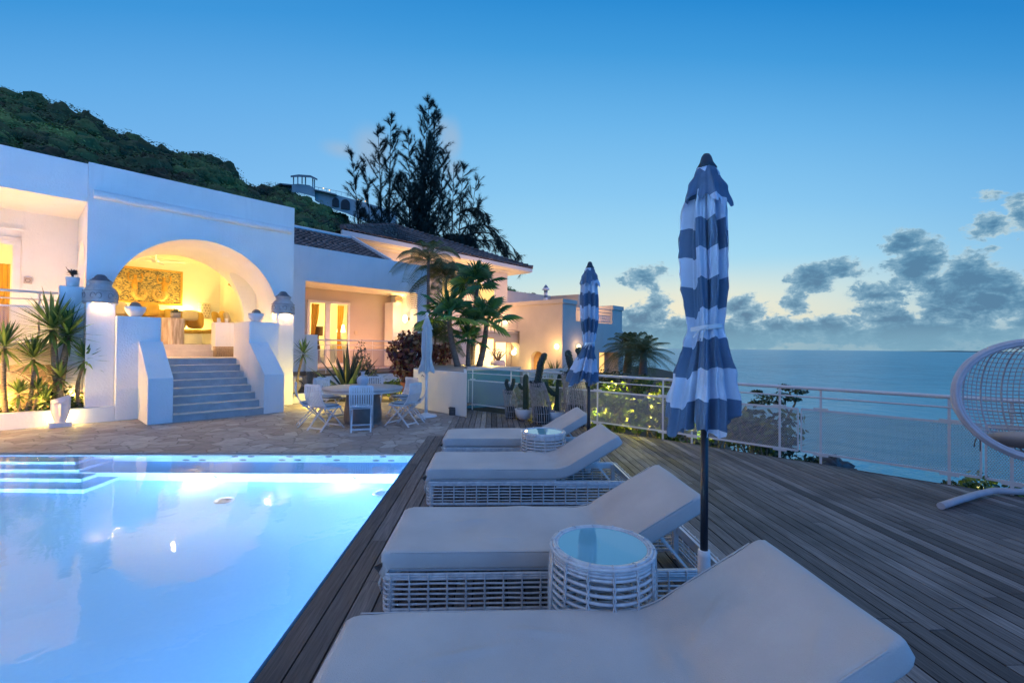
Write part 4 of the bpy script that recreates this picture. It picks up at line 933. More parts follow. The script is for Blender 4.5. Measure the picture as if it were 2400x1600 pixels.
def parasol(loc, seed, lean, lb, rtab, tie_z, rz=0, Z=2.745, narrow=1):
    t = thing('striped_parasol', lb, 'parasol', loc, rz, 'closed blue and white striped parasols')
    g = M(); g.tube([(0, 0, .0), (0, 0, 1.6)], .0205, 16); g.tube([(0, 0, 1.6), (0, 0, Z-.08)], .0185, 12); g.build('pole', dark, t)
    g = M(); g.lathe([(.033, .06), (.034, .50), (.031, .53), (.0215, .532)], 20); sl_ = g.build('sleeve', whitep, t)
    g = M(); g.lathe([(.0005, .075), (.06, .075), (.22, .06), (.27, .045), (.28, .0)], 32); g.build('base_plate', mat('cast_base', (.03, .03, .035), None, rough=.6), t)
    g = M(); g.lathe([(.0005, Z), (.017, Z-.003), (.027, Z-.018), (.036, Z-.05), (.055, Z-.082), (.045, Z-.088), (.0005, Z-.09)], 20, rfun=lambda r, z, a: r*(1+.06*math.cos(3*a+1))); g.build('cap', mat('parasol_cap', (.012, .03, .055), None, rough=.6), t)
    fa = [(1.0, .40), (tie_z-.25, .42), (tie_z, .32), (tie_z+.3, .38), (2.45, .38), (2.75, .14)]
    canopy(seed, rtab, rtab[0][0], Z-.06, lean, foldamp=fa, zc=tie_z).build('canopy', canvas, t, recalc=False)
    vt = [(Z-.36, .128*narrow), (Z-.29, .120*narrow), (Z-.2, .098*narrow), (Z-.12, .066), (Z-.07, .046)]
    g = canopy(seed+50, vt, Z-.33, Z-.075, (0, 0), nf=5, nz=30, na=140, foldamp=[(2.3, .22), (2.55, .18), (2.68, .04)], band=.19, hem=.07); g.build('vent_flounce', canvas, t)
    g = M(); rt = interp(rtab, tie_z)*1.12
    P = [(rt*math.cos(a), rt*math.sin(a), tie_z+.012*math.sin(a+2)) for a in frange(0, 2*PI, 33)[:-1]]
    for dz in (-.008, 0, .008): g.tube([(x, y, z+dz) for x, y, z in P], .0055, 6, closed=True)
    kx, ky = rt*math.cos(R(-115)), rt*math.sin(R(-115))
    g.lathe([(.001, -.014), (.016, 0), (.001, .014)], 8, (kx, ky-.008, tie_z))
    for dx, dz in ((-.075, -.055), (-.03, -.075)): g.tube([(kx, ky-.012, tie_z), (kx+dx*.6, ky-.02, tie_z+dz*.35), (kx+dx, ky-.018, tie_z+dz)], [.005, .004, .006], 5)
    g.build('tie', whitep, t); return t
RT1 = [(1.17, .160), (1.34, .148), (1.5, .124), (1.68, .094), (1.765, .078), (1.85, .088), (2.0, .102), (2.2, .104), (2.42, .092), (2.52, .07), (2.70, .03)]
parasol((1.192, 2.5, 0), 3, (-.035, 0), 'tall closed blue and white striped parasol in front, its pole between the two nearest loungers', RT1, 1.765)
RT2 = [(1.16, .165), (1.3, .155), (1.45, .12), (1.62, .072), (1.70, .062), (1.8, .076), (2.0, .098), (2.25, .10), (2.42, .09), (2.52, .07), (2.70, .03)]
parasol((1.235, 5.75, 0), 8, (-.20, -.02), 'smaller-looking closed striped parasol beside the cacti, its skirt swinging left', RT2, 1.70, R(20))
# far little parasol on the roof terrace
p = at(1279, 704, 39); sc = (at(1279, 666, 39).z-p.z)/2.0
t = thing('striped_parasol', 'tiny closed striped parasol on the roof terrace above the block house', 'parasol', p, 0, 'closed blue and white striped parasols')
g = M(); g.tube([(0, 0, -2), (0, 0, 2.0*sc-.1)], .03, 6); g.build('pole', whitep, t)
g = M(); g.a = []; tab = [(.05, .17), (.5, .15), (1.25, .15), (1.3, .30), (1.45, .26), (2.0, .01)]
vs = []
for z, r in tab:
    for k in range(12): a = 2*PI*k/12; vs.append((r*math.cos(a)*(1+.15*(k % 2)), r*math.sin(a)*(1+.15*(k % 2)), z*sc)); g.a.append(z/.62+10)
g.add(vs, [(i*12+k, i*12+(k+1) % 12, (i+1)*12+(k+1) % 12, (i+1)*12+k) for i in range(len(tab)-1) for k in range(12)]); g.build('canopy', canvas, t)
# pale parasol by the dining table
ltc = mat('pale_canvas', (.62, .68, .72), (.54, .60, .66), 4, .9, tr=.2)
t = thing('pale_parasol', 'closed plain pale blue-grey parasol on a round white foot beside the dining table', 'parasol', (-1.536, 10.779, 0), 0)
g = M(); g.lathe([(.0005, .12), (.03, .11), (.06, .075), (.16, .045), (.25, .03), (.26, 0)], 32); g.build('foot', whitep, t)
g = M(); g.tube([(0, 0, .05), (0, 0, .4), (0, 0, .85)], [.045, .034, .026], 14); g.lathe([(.026, .83), (.038, .88), (.05, .93), (.045, .98), (.026, 1.02)], 14); g.tube([(0, 0, 1.0), (0, 0, 2.32)], .024, 10)
g.lathe([(.0005, 2.44), (.03, 2.425), (.044, 2.40), (.03, 2.37), (.028, 2.34), (.05, 2.31), (.03, 2.29)], 14); pl = g.build('pole', whitep, t)
g = M(); g.tube([(0, 0, .93), (-.05, -.03, .93), (-.09, -.04, .97)], .008, 6); g.tube([(-.09, -.04, .97), (-.11, -.05, .93)], .006, 6); g.build('crank', mat('crank_dark', (.1, .12, .16)), pl)
RT3 = [(1.0, .15), (1.1, .155), (1.25, .125), (1.38, .105), (1.6, .122), (1.9, .115), (2.1, .09), (2.25, .055), (2.34, .03)]
g = canopy(21, RT3, 1.0, 2.32, (0, 0), nf=8, na=144, nz=60, foldamp=[(1.0, .3), (1.4, .3), (2.0, .26), (2.3, .1)], hem=.06); cn = g.build('canopy', ltc, t)
g = canopy(22, [(2.02, .125), (2.1, .105), (2.2, .075), (2.33, .03)], 2.03, 2.325, (0, 0), nf=6, na=96, nz=20, foldamp=[(2.0, .25), (2.3, .1)], hem=.05); g.build('vent_flounce', ltc, t)
g = M(); g.tube([(.112*math.cos(a), .112*math.sin(a), 1.37+.01*math.sin(a)) for a in frange(0, 2*PI, 25)[:-1]], .008, 5, closed=True); g.build('tie', ltc, t)
# ---------------- fence along the deck edge
def edge_pt(x): return Vector((x, edge_y(x)+.03, 0))
def edge_at_px(px):     # where the deck edge is seen at this column of the photograph
    best = None
    for i in range(800):
        x = -.7+7.4*i/800
        if x > 6.85: break
        p = edge_pt(x); v = p-CAM; u_ = CX+FPX*v.dot(crt)/v.dot(fw)
        if best is None or abs(u_-px) < best[0]: best = (abs(u_-px), p)
    return best[1]
posts = [edge_at_px(k) for k in (1096, 1107, 1197, 1237, 1400, 1554, 1622, 1828, 1923, 2224, 2372)]
ext = [Vector((6.63, 3.8, 0)), Vector((6.9, 2.4, 0)), Vector((6.98, .6, 0)), Vector((6.98, -1.6, 0))]
posts = posts + ext
t = thing('deck_fence', 'long curved white tube railing with perforated panels along the seaward deck edge', 'railing', posts[5], 0)
def dense(P, step=.25):
    out = []
    for a, b in zip(P, P[1:]):
        n = max(1, int((b-a).length/step)); out += [a.lerp(b, i/n) for i in range(n)]
    return out+[P[-1]]
path = dense(posts)
for nm, z, r in (('top_rail', 1.085, .026), ('mid_rail', .955, .0125)):
    g = M(); g.tube([(p.x, p.y, z) for p in path], r, 10); g.build(nm, whitep, t, Matrix())
for i, p in enumerate(posts):
    if i == 0: continue
    a = posts[i-1]; b = posts[min(i+1, len(posts)-1)]; d = (b-a).normalized()
    g = M(); g.bar((p.x, p.y, -.12), (p.x, p.y, 1.06), .030, .012, up=(-d.y, d.x, 0)); 
    for z in (.785, .135): g.bar(Vector((p.x, p.y, z))-d*.09, Vector((p.x, p.y, z))+d*.09, .022, .045)
    g.build('post', whitep, t, Matrix())
segs = [(0, 4), (4, 6), (6, 8), (8, 10), (10, 11), (11, 12), (12, 13), (13, 14)]
def panel_run(p, q, ends=(1, 1)):  # ends: which sides carry an upright
    d = (q-p).normalized(); p = p+d*.02*ends[0]; q = q-d*.02*ends[1]
    g = M()
    for z in (.77, .15): g.bar((p.x, p.y, z), (q.x, q.y, z), .016, .03)
    for e in [e for e, k in zip((p, q), ends) if k]: g.bar((e.x, e.y, .15), (e.x, e.y, .77), .03 if (q-p).length > .5 else .02, .016, up=(-d.y, d.x, 0))
    for e in [e for e, k in zip((p, q), ends) if not k]: g.bar((e.x, e.y, .15), (e.x, e.y, .77), .010, .012, up=(-d.y, d.x, 0))
    fr = g.build('panel_frame', whitep, t, Matrix()); sheet('perforated_panel', p, q, .15, .77, perf, fr)
marks = [posts[0], edge_at_px(1330), edge_at_px(1586), edge_at_px(1875), edge_at_px(2304), ext[0], ext[1], ext[2], ext[3]]
for a, b in zip(marks, marks[1:]):
    # bend long panels at the posts between them so that they follow the curve
    mids = [p for p in posts[1:-1] if (p-a).length > .15 and (p-b).length > .15 and abs(((p-a).length+(p-b).length)-(b-a).length) < .12 and (p-a).dot(b-a) > 0 and (p-b).dot(a-b) > 0]
    mids.sort(key=lambda p: (p-a).length); ch = [a]+mids[:3]+[b]
    for i, (c_, e) in enumerate(zip(ch, ch[1:])):
        if (e-c_).length > .08: panel_run(c_, e, (i == 0, i == len(ch)-2))
# wooden step block at the end of the deck
g = M(); 
for k in range(3): g.bar((-.97+.115*k, 10.95-.0*k, .17), (-.80+.115*k, 11.9, .17), .11, .03, tint=.2+.15*k)
g.bar((-.99, 10.96, .075), (-.62, 10.96, .075), .03, .15, tint=.15); g.bar((-1.0, 10.98, .075), (-.85, 11.9, .075), .03, .15, tint=.2)
g.build('wooden_step', deck_m); tag(D.objects['wooden_step'], 'short dark wooden step at the end of the deck against the planter wall', 'step')
# ---------------- hanging egg chair
t = thing('hanging_egg_chair', 'white woven hanging egg chair with grey cushion, cut by the right edge of the photo', 'hanging chair', (5.15, 4.35, 0), 0)
cane = mat('cane_white', (.62, .58, .62), (.52, .50, .54), 10, .5)
Cc = Vector((5.26, 4.10, 1.19)); nrm = Vector((-.42, -.88, .22)).normalized(); ax = Vector((0, 0, 1)).cross(nrm).normalized(); ay = nrm.cross(ax).normalized()
if ay.z < 0: ay = -ay
RX, RY, RD = .66, .57, .56
def eggp(th, ph): # th around rim, ph 0 rim .. 1 back
    k = math.cos(ph*PI/2); return Cc + (ax*RX*math.cos(th) + ay*RY*math.sin(th))*k - nrm*RD*math.sin(ph*PI/2)
g = M()
for k in range(5): off = nrm*(.016*math.sin(k*1.26)); g.tube([Cc+(ax*RX*math.cos(a)+ay*RY*math.sin(a))*(1+.034*math.cos(k*1.26))+off for a in frange(0, 2*PI, 61)[:-1]], .021, 6, closed=True)
g.tube([Cc+(ax*RX*math.cos(a)+ay*RY*math.sin(a)) for a in frange(0, 2*PI, 61)[:-1]], .022, 8, closed=True); g.build('rim', cane, t, Matrix())
g = M()
for k in range(28): # cords from rim to rim: two crossing families, as in woven net
    c = -0.94+1.88*k/27; P = []
    for i in range(25):
        s = -1+2*i/24; x = c; y = s*math.sqrt(max(0, 1-c*c)); d2 = x*x+y*y; P.append(Cc+ax*RX*x+ay*RY*y-nrm*RD*math.sqrt(max(0, 1-d2)))
    if k % 2 == 0 or True: g.tube(P, .0045 if k % 4 else .009, 5)
for k in range(30):
    c = -0.95+1.9*k/29; P = []
    for i in range(25):
        s = -1+2*i/24; y = c; x = s*math.sqrt(max(0, 1-c*c)); d2 = x*x+y*y; P.append(Cc+ax*RX*x+ay*RY*y-nrm*(RD+.004)*math.sqrt(max(0, 1-d2)))
    g.tube(P, .0062, 5)
g.build('woven_shell', cane, t, Matrix())
g = M(); n = 28; vs = []
cc = Cc - ay*.36 - nrm*.27 + ax*(.06 if ax.x > 0 else -.06)
for j in range(13):
    ph = PI*j/12
    for k in range(n):
        a = 2*PI*k/n; px_ = math.copysign(abs(math.cos(a))**.7, math.cos(a))*.42*math.sin(ph)**.5; py_ = math.copysign(abs(math.sin(a))**.7, math.sin(a))*.34*math.sin(ph)**.5
        vs.append(cc+ax*px_ - nrm*py_ + Vector((0, 0, 1))*(math.cos(ph)*.075))
g.add(vs, [(j*n+k, j*n+(k+1) % n, (j+1)*n+(k+1) % n, (j+1)*n+k) for j in range(12) for k in range(n)], smooth=True); g.build('seat_cushion', mat('beige_pad', (.52, .43, .38), (.44, .37, .33), 4, .9), t, Matrix(), recalc=True)
g = M(); vs = []; cc = Cc + ax*.24*(1 if ax.x > 0 else -1) - ay*.12 - nrm*.30
for j in range(13):
    ph = PI*j/12
    for k in range(n):
        a = 2*PI*k/n; q = math.sin(ph)**.45; px_ = math.copysign(abs(math.cos(a))**.5, math.cos(a))*.25*q; py_ = math.copysign(abs(math.sin(a))**.5, math.sin(a))*.22*q
        vs.append(cc+ax*px_+ay*py_+nrm*(math.cos(ph)*.07))
g.add(vs, [(j*n+k, j*n+(k+1) % n, (j+1)*n+(k+1) % n, (j+1)*n+k) for j in range(12) for k in range(n)], smooth=True); g.build('pillow', mat('grey_pillow', (.36, .37, .38), None, rough=.9), t, Matrix(), recalc=True)
g = M(); a0 = eggp(R(222) if ax.x > 0 else R(-42), .12)
g.tube([a0, a0+Vector((-.03, 0, -.03)), a0+Vector((-.045, 0, -.10))], .006, 4); g.tube([a0, a0+Vector((.02, 0, -.03)), a0+Vector((.02, 0, -.14))], .006, 4); g.build('cushion_tie', mat('tie_brown', (.2, .15, .12)), t, Matrix())
# stand: curved foot tube, back arch, hook and chain (the upper part is outside the photo)
g = M(); foot = [onz(2205, 1185, .04), onz(2245, 1172, .045), onz(2290, 1158, .05), onz(2330, 1149, .055), onz(2400, 1152, .055)]
e = Vector(foot[-1]); foot += [e+Vector((.35, -.1, 0)), e+Vector((.62, -.45, 0)), e+Vector((.7, -.95, 0)), e+Vector((.45, -1.4, 0)), e+Vector((.1, -1.6, 0))]
g.tube(foot, .036, 14); g.build('foot_tube', cane, t, Matrix())
g = M(); b = e+Vector((.7, -.5, .05)); top = Cc+Vector((0, -.1, 1.25))
g.tube([b, b+Vector((.12, .05, .8)), b+Vector((.05, .05, 1.5)), (b+top)/2+Vector((.25, .1, 1.05)), top+Vector((.2, 0, .12)), top], .032, 12); g.build('arch_tube', cane, t, Matrix())
g = M(); g.tube([top, Cc+ay*RY], .01, 6); g.build('chain', mat('steel', (.4, .4, .42), None, rough=.3, metal=1), t, Matrix())
# ---------------- dining set
dt_m = mat('table_top', (.46, .45, .45), (.38, .37, .38), 5, .5)
t = thing('round_dining_table', 'large round dining table with drum base and eight slatted folding chairs around it', 'table', (-2.77, 9.98, 0), 0)
g = M(); g.lathe([(.0005, .75), (.83, .75), (.84, .742), (.84, .715), (.82, .70), (.0005, .70)], 64); g.build('tabletop', dt_m, t)
g = M(); g.lathe([(.80, .70), (.80, .66), (.78, .66)], 48); g.build('apron', whitep, t)
g = M(); g.lathe([(.37, .0), (.39, .06), (.385, .25), (.36, .45), (.34, .62), (.33, .70)], 36); g.build('drum_base', mat('dark_drum', (.24, .21, .20), (.17, .15, .14), 6, .6), t)
g = M(); body = [(.0005, 0), (.055, .0), (.075, .012), (.105, .06), (.122, .12), (.118, .175), (.09, .215), (.045, .238), (.034, .25), (.038, .262), (.045, .268), (.034, .28), (.030, .29), (.030, .30)]
g.lathe(body, 32, rfun=lambda r, z, a: r*(1+(.02*math.cos(12*a+z*60) if .05 < z < .21 else 0)))
for k in range(6): a = 2*PI*k/6; g.tube([(.026*math.cos(a), .026*math.sin(a), .295), (.036*math.cos(a), .036*math.sin(a), .315), (.058*math.cos(a), .058*math.sin(a), .338)], [.012, .011, .003], 6)
g.xf(Matrix.Translation((-2.79, 10.0, .751))); o = g.build('pomegranate_vase', mat('blue_grey_ceramic', (.52, .55, .60), (.44, .47, .53), 20, .8, .3, 90)); tag(o, 'round blue-grey pomegranate-shaped vase in the middle of the dining table', 'vase')
chw = mat('chair_white', (.74, .75, .78), (.62, .64, .68), 9, .55)
def make_chair():
    # front of the seat towards +y, back at -y
    t = thing('folding_chair', '', 'chair', (0, 0, 0), 0, 'white slatted folding chairs around the dining table')
    back = lambda s: Vector((0, -.19-.10*s-.045*math.sin(s*PI), .47+.40*s))
    for sx in (-1, 1):
        g = M(); x = sx*.205
        P = [Vector((x, .30, .0)), Vector((x, .12, .19)), Vector((x, -.04, .34)), Vector((x, -.14, .43))] + [Vector((x, 0, 0))+back(s) for s in (.15, .4, .7, 1)]
        for a, b in zip(P, P[1:]): g.bar(a, b+(b-a)*.06, .018, .028, up=(1, 0, 0))
        g.build('back_leg', chw, t)
        g = M(); x = sx*.175; P = [Vector((x, -.26, 0)), Vector((x, -.02, .26)), Vector((x, .18, .45))]
        for a, b in zip(P, P[1:]): g.bar(a, b+(b-a)*.05, .018, .027, up=(1, 0, 0))
        g.build('front_leg', chw, t)
    g = M(); g.bar((-.175, -.215, .05), (.175, -.215, .05), .018, .028); g.bar((-.205, .255, .06), (.205, .255, .06), .018, .028); g.build('stretcher', chw, t)
    g = M()
    for k in range(9): x = -.17+.0425*k; g.bar(Vector((x, 0, 0))+back(.06), Vector((x, 0, 0))+back(.5), .026, .010, up=(0, 1, 0)); g.bar(Vector((x, 0, 0))+back(.49), Vector((x, 0, 0))+back(.96), .026, .010, up=(0, 1, 0))
    g.bar(Vector((-.2, 0, 0))+back(1), Vector((.2, 0, 0))+back(1), .024, .042); g.bar(Vector((-.2, 0, 0))+back(.04), Vector((.2, 0, 0))+back(.04), .02, .03)
    g.build('backrest', chw, t)
    g = M()
    for k in range(8): y = -.17+.052*k; g.box(-.2, .2, y, y+.038, .435+.0006*k, .449)
    g.bar((-.19, -.18, .428), (-.19, .22, .428), .022, .03); g.bar((.19, -.18, .428), (.19, .22, .428), .022, .03); g.build('seat', chw, t)
    vs = []; g = M(); n = 24
    for j in range(9):
        ph = PI*j/8
        for k in range(n):
            a = 2*PI*k/n; q = math.sin(ph)**.4; vs.append((math.copysign(abs(math.cos(a))**.45, math.cos(a))*.20*q, .02+math.copysign(abs(math.sin(a))**.45, math.sin(a))*.20*q, .473+math.cos(ph)*.024))
    g.add(vs, [(j*n+k, j*n+(k+1) % n, (j+1)*n+(k+1) % n, (j+1)*n+k) for j in range(8) for k in range(n)], smooth=True); g.build('seat_pad', mat('pad_blue', (.30, .36, .42), None, rough=.9), t, recalc=True)
    return t
ch0 = make_chair()
CH = [(-76, 1.02, 'folding chair facing away at the centre front of the round table'), (-118, 1.03, 'folding chair at the front left of the round table, turned slightly'),
      (-154, 1.03, 'leftmost folding chair of the round table, seen side-on'), (-24, 1.03, 'folding chair front right of the round table, its crossed legs in side view'),
      (6, 1.06, 'rightmost folding chair, half behind another, next to the pale parasol'), (52, 1.08, 'folding chair behind the table in front of the terracotta pot'),
      (95, 1.08, 'folding chair behind the table just left of the vase'), (147, 1.1, 'folding chair behind the table at the left, below the agave')]
for i, (a, r, lb) in enumerate(CH):
    c = ch0 if i == 0 else copy_tree(ch0)
    place(c, (-2.77+r*math.cos(R(a)), 9.98+r*math.sin(R(a)), 0), R(a)+PI/2, lb)
# fabric covers on the backs of some far chairs
pad = mat('back_pad', (.55, .52, .52), None, rough=.9)
# ================================================================ LAMPS AND DECORATION OF THE VILLA
carved = mat('carved_clay', (.46, .44, .44), (.34, .33, .34), 7, .85, .6, 40)
def urn(u, w, z, lb):
    t = thing('urn_lamp', lb, 'lamp', uw(u, w, z), R(45), 'carved urn-shaped lamps on the pilasters')
    g = M()
    g.lathe([(.262, .0), (.285, .0), (.29, .05), (.285, .12), (.282, .22), (.262, .30), (.215, .36), (.185, .385), (.185, .405), (.175, .415), (.185, .44), (.205, .475), (.205, .485), (.15, .49)], 40)
    g.lathe([(.262, .0), (.262, .2), (.2, .33), (.001, .36)], 24)
    bd = g.build('shade', carved, t)
    g = M()
    for k in range(6):
        a0 = 2*PI*k/6+.15
        for sg in (-1, 1):
            P = []
            for i in range(17):
                q = i/16; an = q*1.7*PI; rr_ = .085*(1-q*.68); x = a0+sg*(.20-rr_*math.cos(an)*2.4+.0); z_ = .15+rr_*math.sin(an)*1.05
                r = .283 if z_ < .22 else .283-(z_-.22)*.27; P.append((r*math.cos(x), r*math.sin(x), z_))
            g.tube(P, .010, 5)
    g.tube([(.287*math.cos(a), .287*math.sin(a), .27) for a in frange(0, 2*PI, 41)[:-1]], .006, 5, closed=True); g.tube([(.291*math.cos(a), .291*math.sin(a), .035) for a in frange(0, 2*PI, 41)[:-1]], .008, 5, closed=True)
    g.build('carving', mat('carved_groove', (.20, .19, .20), (.28, .27, .28), 9, .9), bd)
    g = M(); g.lathe([(.19, .485), (.175, .505), (.14, .525), (.135, .54), (.11, .555), (.10, .585), (.085, .60), (.06, .625), (.0005, .635)], 28); g.build('lid', mat('lid_slate', (.07, .09, .12), (.12, .13, .15), 10, .8), t)
    g = M(); g.lathe([(.0005, -.02), (.02, 0), (.03, .03), (.0005, .055)], 12, (0, -.245, .05)); g.build('bulb', emit('urn_bulb', (1, .8, .45), 6), t)
    return t
UL = [urn(1.22, 13.075, 2.47, 'large carved grey urn lamp on the pilaster left of the arch'), urn(4.955, 13.075, 2.47, 'carved grey urn lamp on the pilaster right of the arch')]
# bowls with stone balls on the stair pedestals
bowl_m = mat('marble_bowl', (.72, .70, .70), (.62, .6, .6), 4, .4); ball_m = mat('coral_ball', (.20, .15, .13), (.3, .24, .2), 20, .9, .8, 60)
def bowl_ball(u, lb):
    t = thing('shell_bowl', lb, 'bowl', uw(u, 12.98, 2.221), R(45), 'white shell bowls on the stair pedestals')
    g = M(); g.lathe([(.07, 0), (.09, .0), (.13, .05), (.17, .13), (.185, .225), (.175, .23), (.15, .14), (.0005, .08)], 36, rfun=lambda r, z, a: r*(1+(.05*abs(math.cos(2.5*a)) if z > .1 else 0))); g.build('bowl', bowl_m, t)
    g = M(); g.lathe([(.105*math.sin(PI*k/12), .235-.105*math.cos(PI*k/12)) for k in range(13)], 20); g.build('stone_ball', ball_m, t)
bowl_ball(1.79, 'white shell bowl holding a brown ball, on the left stair pedestal'); bowl_ball(4.25, 'white shell bowl holding a brown ball, on the right stair pedestal')
# mosaic panel with two mermaids
t = thing('mermaid_mosaic', 'gold and grey mosaic panel with two raised-arm mermaids on the lounge wall', 'wall art', uw(3.0, 19.15, 2.9), R(45))
def mosaic_material():
    m = D.materials.new('mosaic_ground'); m.use_nodes = True; nt = NT(m.node_tree); nt.n.clear()
    tc = nt.node('ShaderNodeTexCoord'); mp = nt.node('ShaderNodeMapping'); nt.put(mp.inputs[0], tc.outputs['Object']); mp.inputs['Scale'].default_value = (16, 16, 42)
    n = nt.noise(mp.outputs[0], 1.1, 3, .6, .6)[0]; col = nt.ramp(n, [(.42, (.02, .035, .05)), (.50, (.36, .27, .09)), (.62, (.60, .46, .16))], 'LINEAR')
    b = nt.node('ShaderNodeBsdfPrincipled'); nt.put(b.inputs['Base Color'], col); b.inputs['Roughness'].default_value = .6
    o = nt.node('ShaderNodeOutputMaterial'); nt.put(o.inputs[0], b.outputs[0]); return m
g = M(); g.box(2.02, 3.86, 19.13, 19.195, 2.98, 4.10); g.build('panel', mosaic_material(), t, UW)
gold = mat('gold_tessera', (.62, .36, .06), (.42, .22, .03), 22, .55); gold2 = mat('ochre_tessera', (.62, .46, .18), (.4, .26, .08), 30, .6)
g = M()
for (a, b, c_, e) in ((1.98, 3.90, 4.07, 4.13), (1.98, 3.90, 2.95, 3.01)): g.box(a, b, 19.10, 19.19, c_, e)
for a in (1.98, 3.84): g.box(a, a+.06, 19.10, 19.19, 3.01, 4.07)
g.build('border', gold, t, UW)
for cx_, sg in ((2.62, 1), (3.38, -1)):
    g = M(); W_ = 19.12
    g.tube([(cx_, W_, 3.78), (cx_, W_, 3.70), (cx_-.02*sg, W_, 3.55), (cx_, W_, 3.40)], [.035, .06, .085, .075], 10); g.lathe([(.055*math.sin(PI*k/8), -.055*math.cos(PI*k/8)) for k in range(9)], 12, (cx_, W_, 3.83))
    for s2 in (-1, 1): g.tube([(cx_+.04*s2, W_, 3.68), (cx_+.15*s2, W_, 3.66), (cx_+.19*s2, W_, 3.80), (cx_+.16*s2, W_, 3.93)], [.035, .03, .025, .03], 8)
    fg = g.build('figure', gold, t, UW)
    P = [(cx_, W_, 3.40), (cx_-.03*sg, W_, 3.24), (cx_+.06*sg, W_, 3.12), (cx_+.21*sg, W_, 3.12), (cx_+.29*sg, W_, 3.25), (cx_+.27*sg, W_, 3.38), (cx_+.18*sg, W_, 3.41), (cx_+.15*sg, W_, 3.33), (cx_+.2*sg, W_, 3.28)]
    g = M(); g.tube(P, [.085, .09, .085, .07, .055, .045, .035, .025, .012], 10); g.build('tail', gold2, fg, UW)
    g = M(); g.tube([(cx_+.30*sg+.07*math.cos(a)*(1-a/14)*sg, W_, 3.90+.07*math.sin(a)*(1-a/14)) for a in frange(0, 11, 24)], [.022-.0006*k for k in range(24)], 6); g.build('spiral', gold2, fg, UW)
# ceiling fan
t = thing('ceiling_fan', 'white ceiling fan under the lounge ceiling above the mosaic', 'ceiling fan', uw(2.9, 17.6, 4.2), R(45))
g = M(); g.tube([uw(2.9, 17.6, 4.5), uw(2.9, 17.6, 4.22)], .02, 8); g.lathe([(.001, .0), (.09, .02), (.1, .06), (.05, .1)], 16, tuple(uw(2.9, 17.6, 4.12))); g.build('motor', whitep, t, Matrix())
for k in range(4): a = R(20+90*k); g = M(); c = uw(2.9, 17.6, 4.17); d = Vector((math.cos(a), math.sin(a), 0)); g.bar(c+d*.1, c+d*.75, .13, .01, up=(0, 0, 1)); g.build('blade', whitep, t, Matrix())
# sofa with ochre cushions, L-shaped bench
ochre = mat('ochre_linen', (.52, .34, .08), (.42, .26, .05), 4, .9, .2, 60); beige = mat('beige_linen', (.5, .44, .34), (.4, .34, .26), 4, .9)
t = thing('lounge_sofa', 'built-in L-shaped sofa with ochre cushions below the mosaic', 'sofa', uw(3, 18.6, 1.62), R(45))
g = M(); g.box(1.0, 5.0, 18.25, 19.15, 1.62, 1.98); g.box(4.3, 5.0, 16.9, 18.25, 1.62, 1.98); g.build('bench', lounge, t, UW, bevel=.02)
g = M(); g.box(1.0, 4.3, 18.22, 18.95, 1.98, 2.12); g.box(4.28, 4.95, 16.95, 18.3, 1.98, 2.12); g.build('seat_cushion', ochre, t, UW, bevel=.04)
def pillow(g, c, w_, h_, d_, tilt=0, yaw=0):
    n = 20; vs = []; m_ = Matrix.Translation(c) @ rotz(yaw) @ Matrix.Rotation(tilt, 4, 'X')
    for j in range(9):
        ph = PI*j/8
        for k in range(n):
            a = 2*PI*k/n; q = math.sin(ph)**.45; vs.append(m_ @ Vector((math.copysign(abs(math.cos(a))**.5, math.cos(a))*w_/2*q, math.cos(ph)*d_/2, math.copysign(abs(math.sin(a))**.5, math.sin(a))*h_/2*q)))
    g.add(vs, [(j*n+k, (j+1)*n+k, (j+1)*n+(k+1) % n, j*n+(k+1) % n) for j in range(8) for k in range(n)], smooth=True)
for i in range(7):
    g = M(); pillow(g, Vector((1.2+.50*i, 18.75, 2.46)), .52, .62, .22, R(-10)); g.build('back_cushion', ochre, t, UW)
for i, (u, w, z, s, yw) in enumerate([(2.1, 18.65, 2.62, .5, .1), (2.9, 18.7, 2.64, .5, -.1), (3.5, 18.62, 2.5, .42, .1), (4.0, 18.6, 2.5, .42, -.2), (4.65, 18.2, 2.45, .46, R(60)), (4.7, 17.6, 2.45, .46, R(85)), (4.68, 17.1, 2.42, .4, R(80))]):
    g = M(); pillow(g, Vector((u, w-.12, z+.10)), s*1.1, s*.9, .16, R(-14), yw); g.build('throw_pillow', ochre if i % 3 else beige, t, UW)
# stump table with pot
t = thing('stump_table', 'pale driftwood stump table at the top of the steps', 'table', uw(3.04, 15.95, 1.62), R(45))
rr = random.Random(5); ang = [1+.10*mnoise.noise(Vector((math.cos(2*PI*k/28)*2, math.sin(2*PI*k/28)*2, 0))) for k in range(28)]
g = M(); g.lathe([(.27, 0), (.275, .15), (.27, .4), (.285, .6), (.29, .74), (.28, .745), (.0005, .748)], 28, rfun=lambda r, z, a: r*ang[int(round(a/(2*PI)*28)) % 28]*(1+.02*math.sin(9*a+z*4))); g.build('trunk', mat('bleached_wood', (.62, .54, .42), (.30, .23, .15), 5, .8, .5, 12, stretch=(3, 3, .5)), t)
t = thing('stone_planter', 'small grey pot of succulents on the stump table', 'plant pot', uw(3.1, 15.95, 2.37), R(45))
g = M(); g.lathe([(.10, 0), (.12, .02), (.125, .15), (.11, .15), (.1, .1)], 20); g.build('pot', mat('stone_pot', (.4, .38, .34), (.3, .28, .25), 20, .9), t)
g = M(); rr = random.Random(2)
for k in range(60): a = rr.uniform(0, 2*PI); e = rr.uniform(.2, 1.3); d = Vector((math.cos(a)*math.cos(e), math.sin(a)*math.cos(e), math.sin(e))); c = Vector((0, 0, .14))+d*.03; g.tube([c, c+d*.07, c+d*rr.uniform(.09, .13)], [.012, .012, .002], 4)
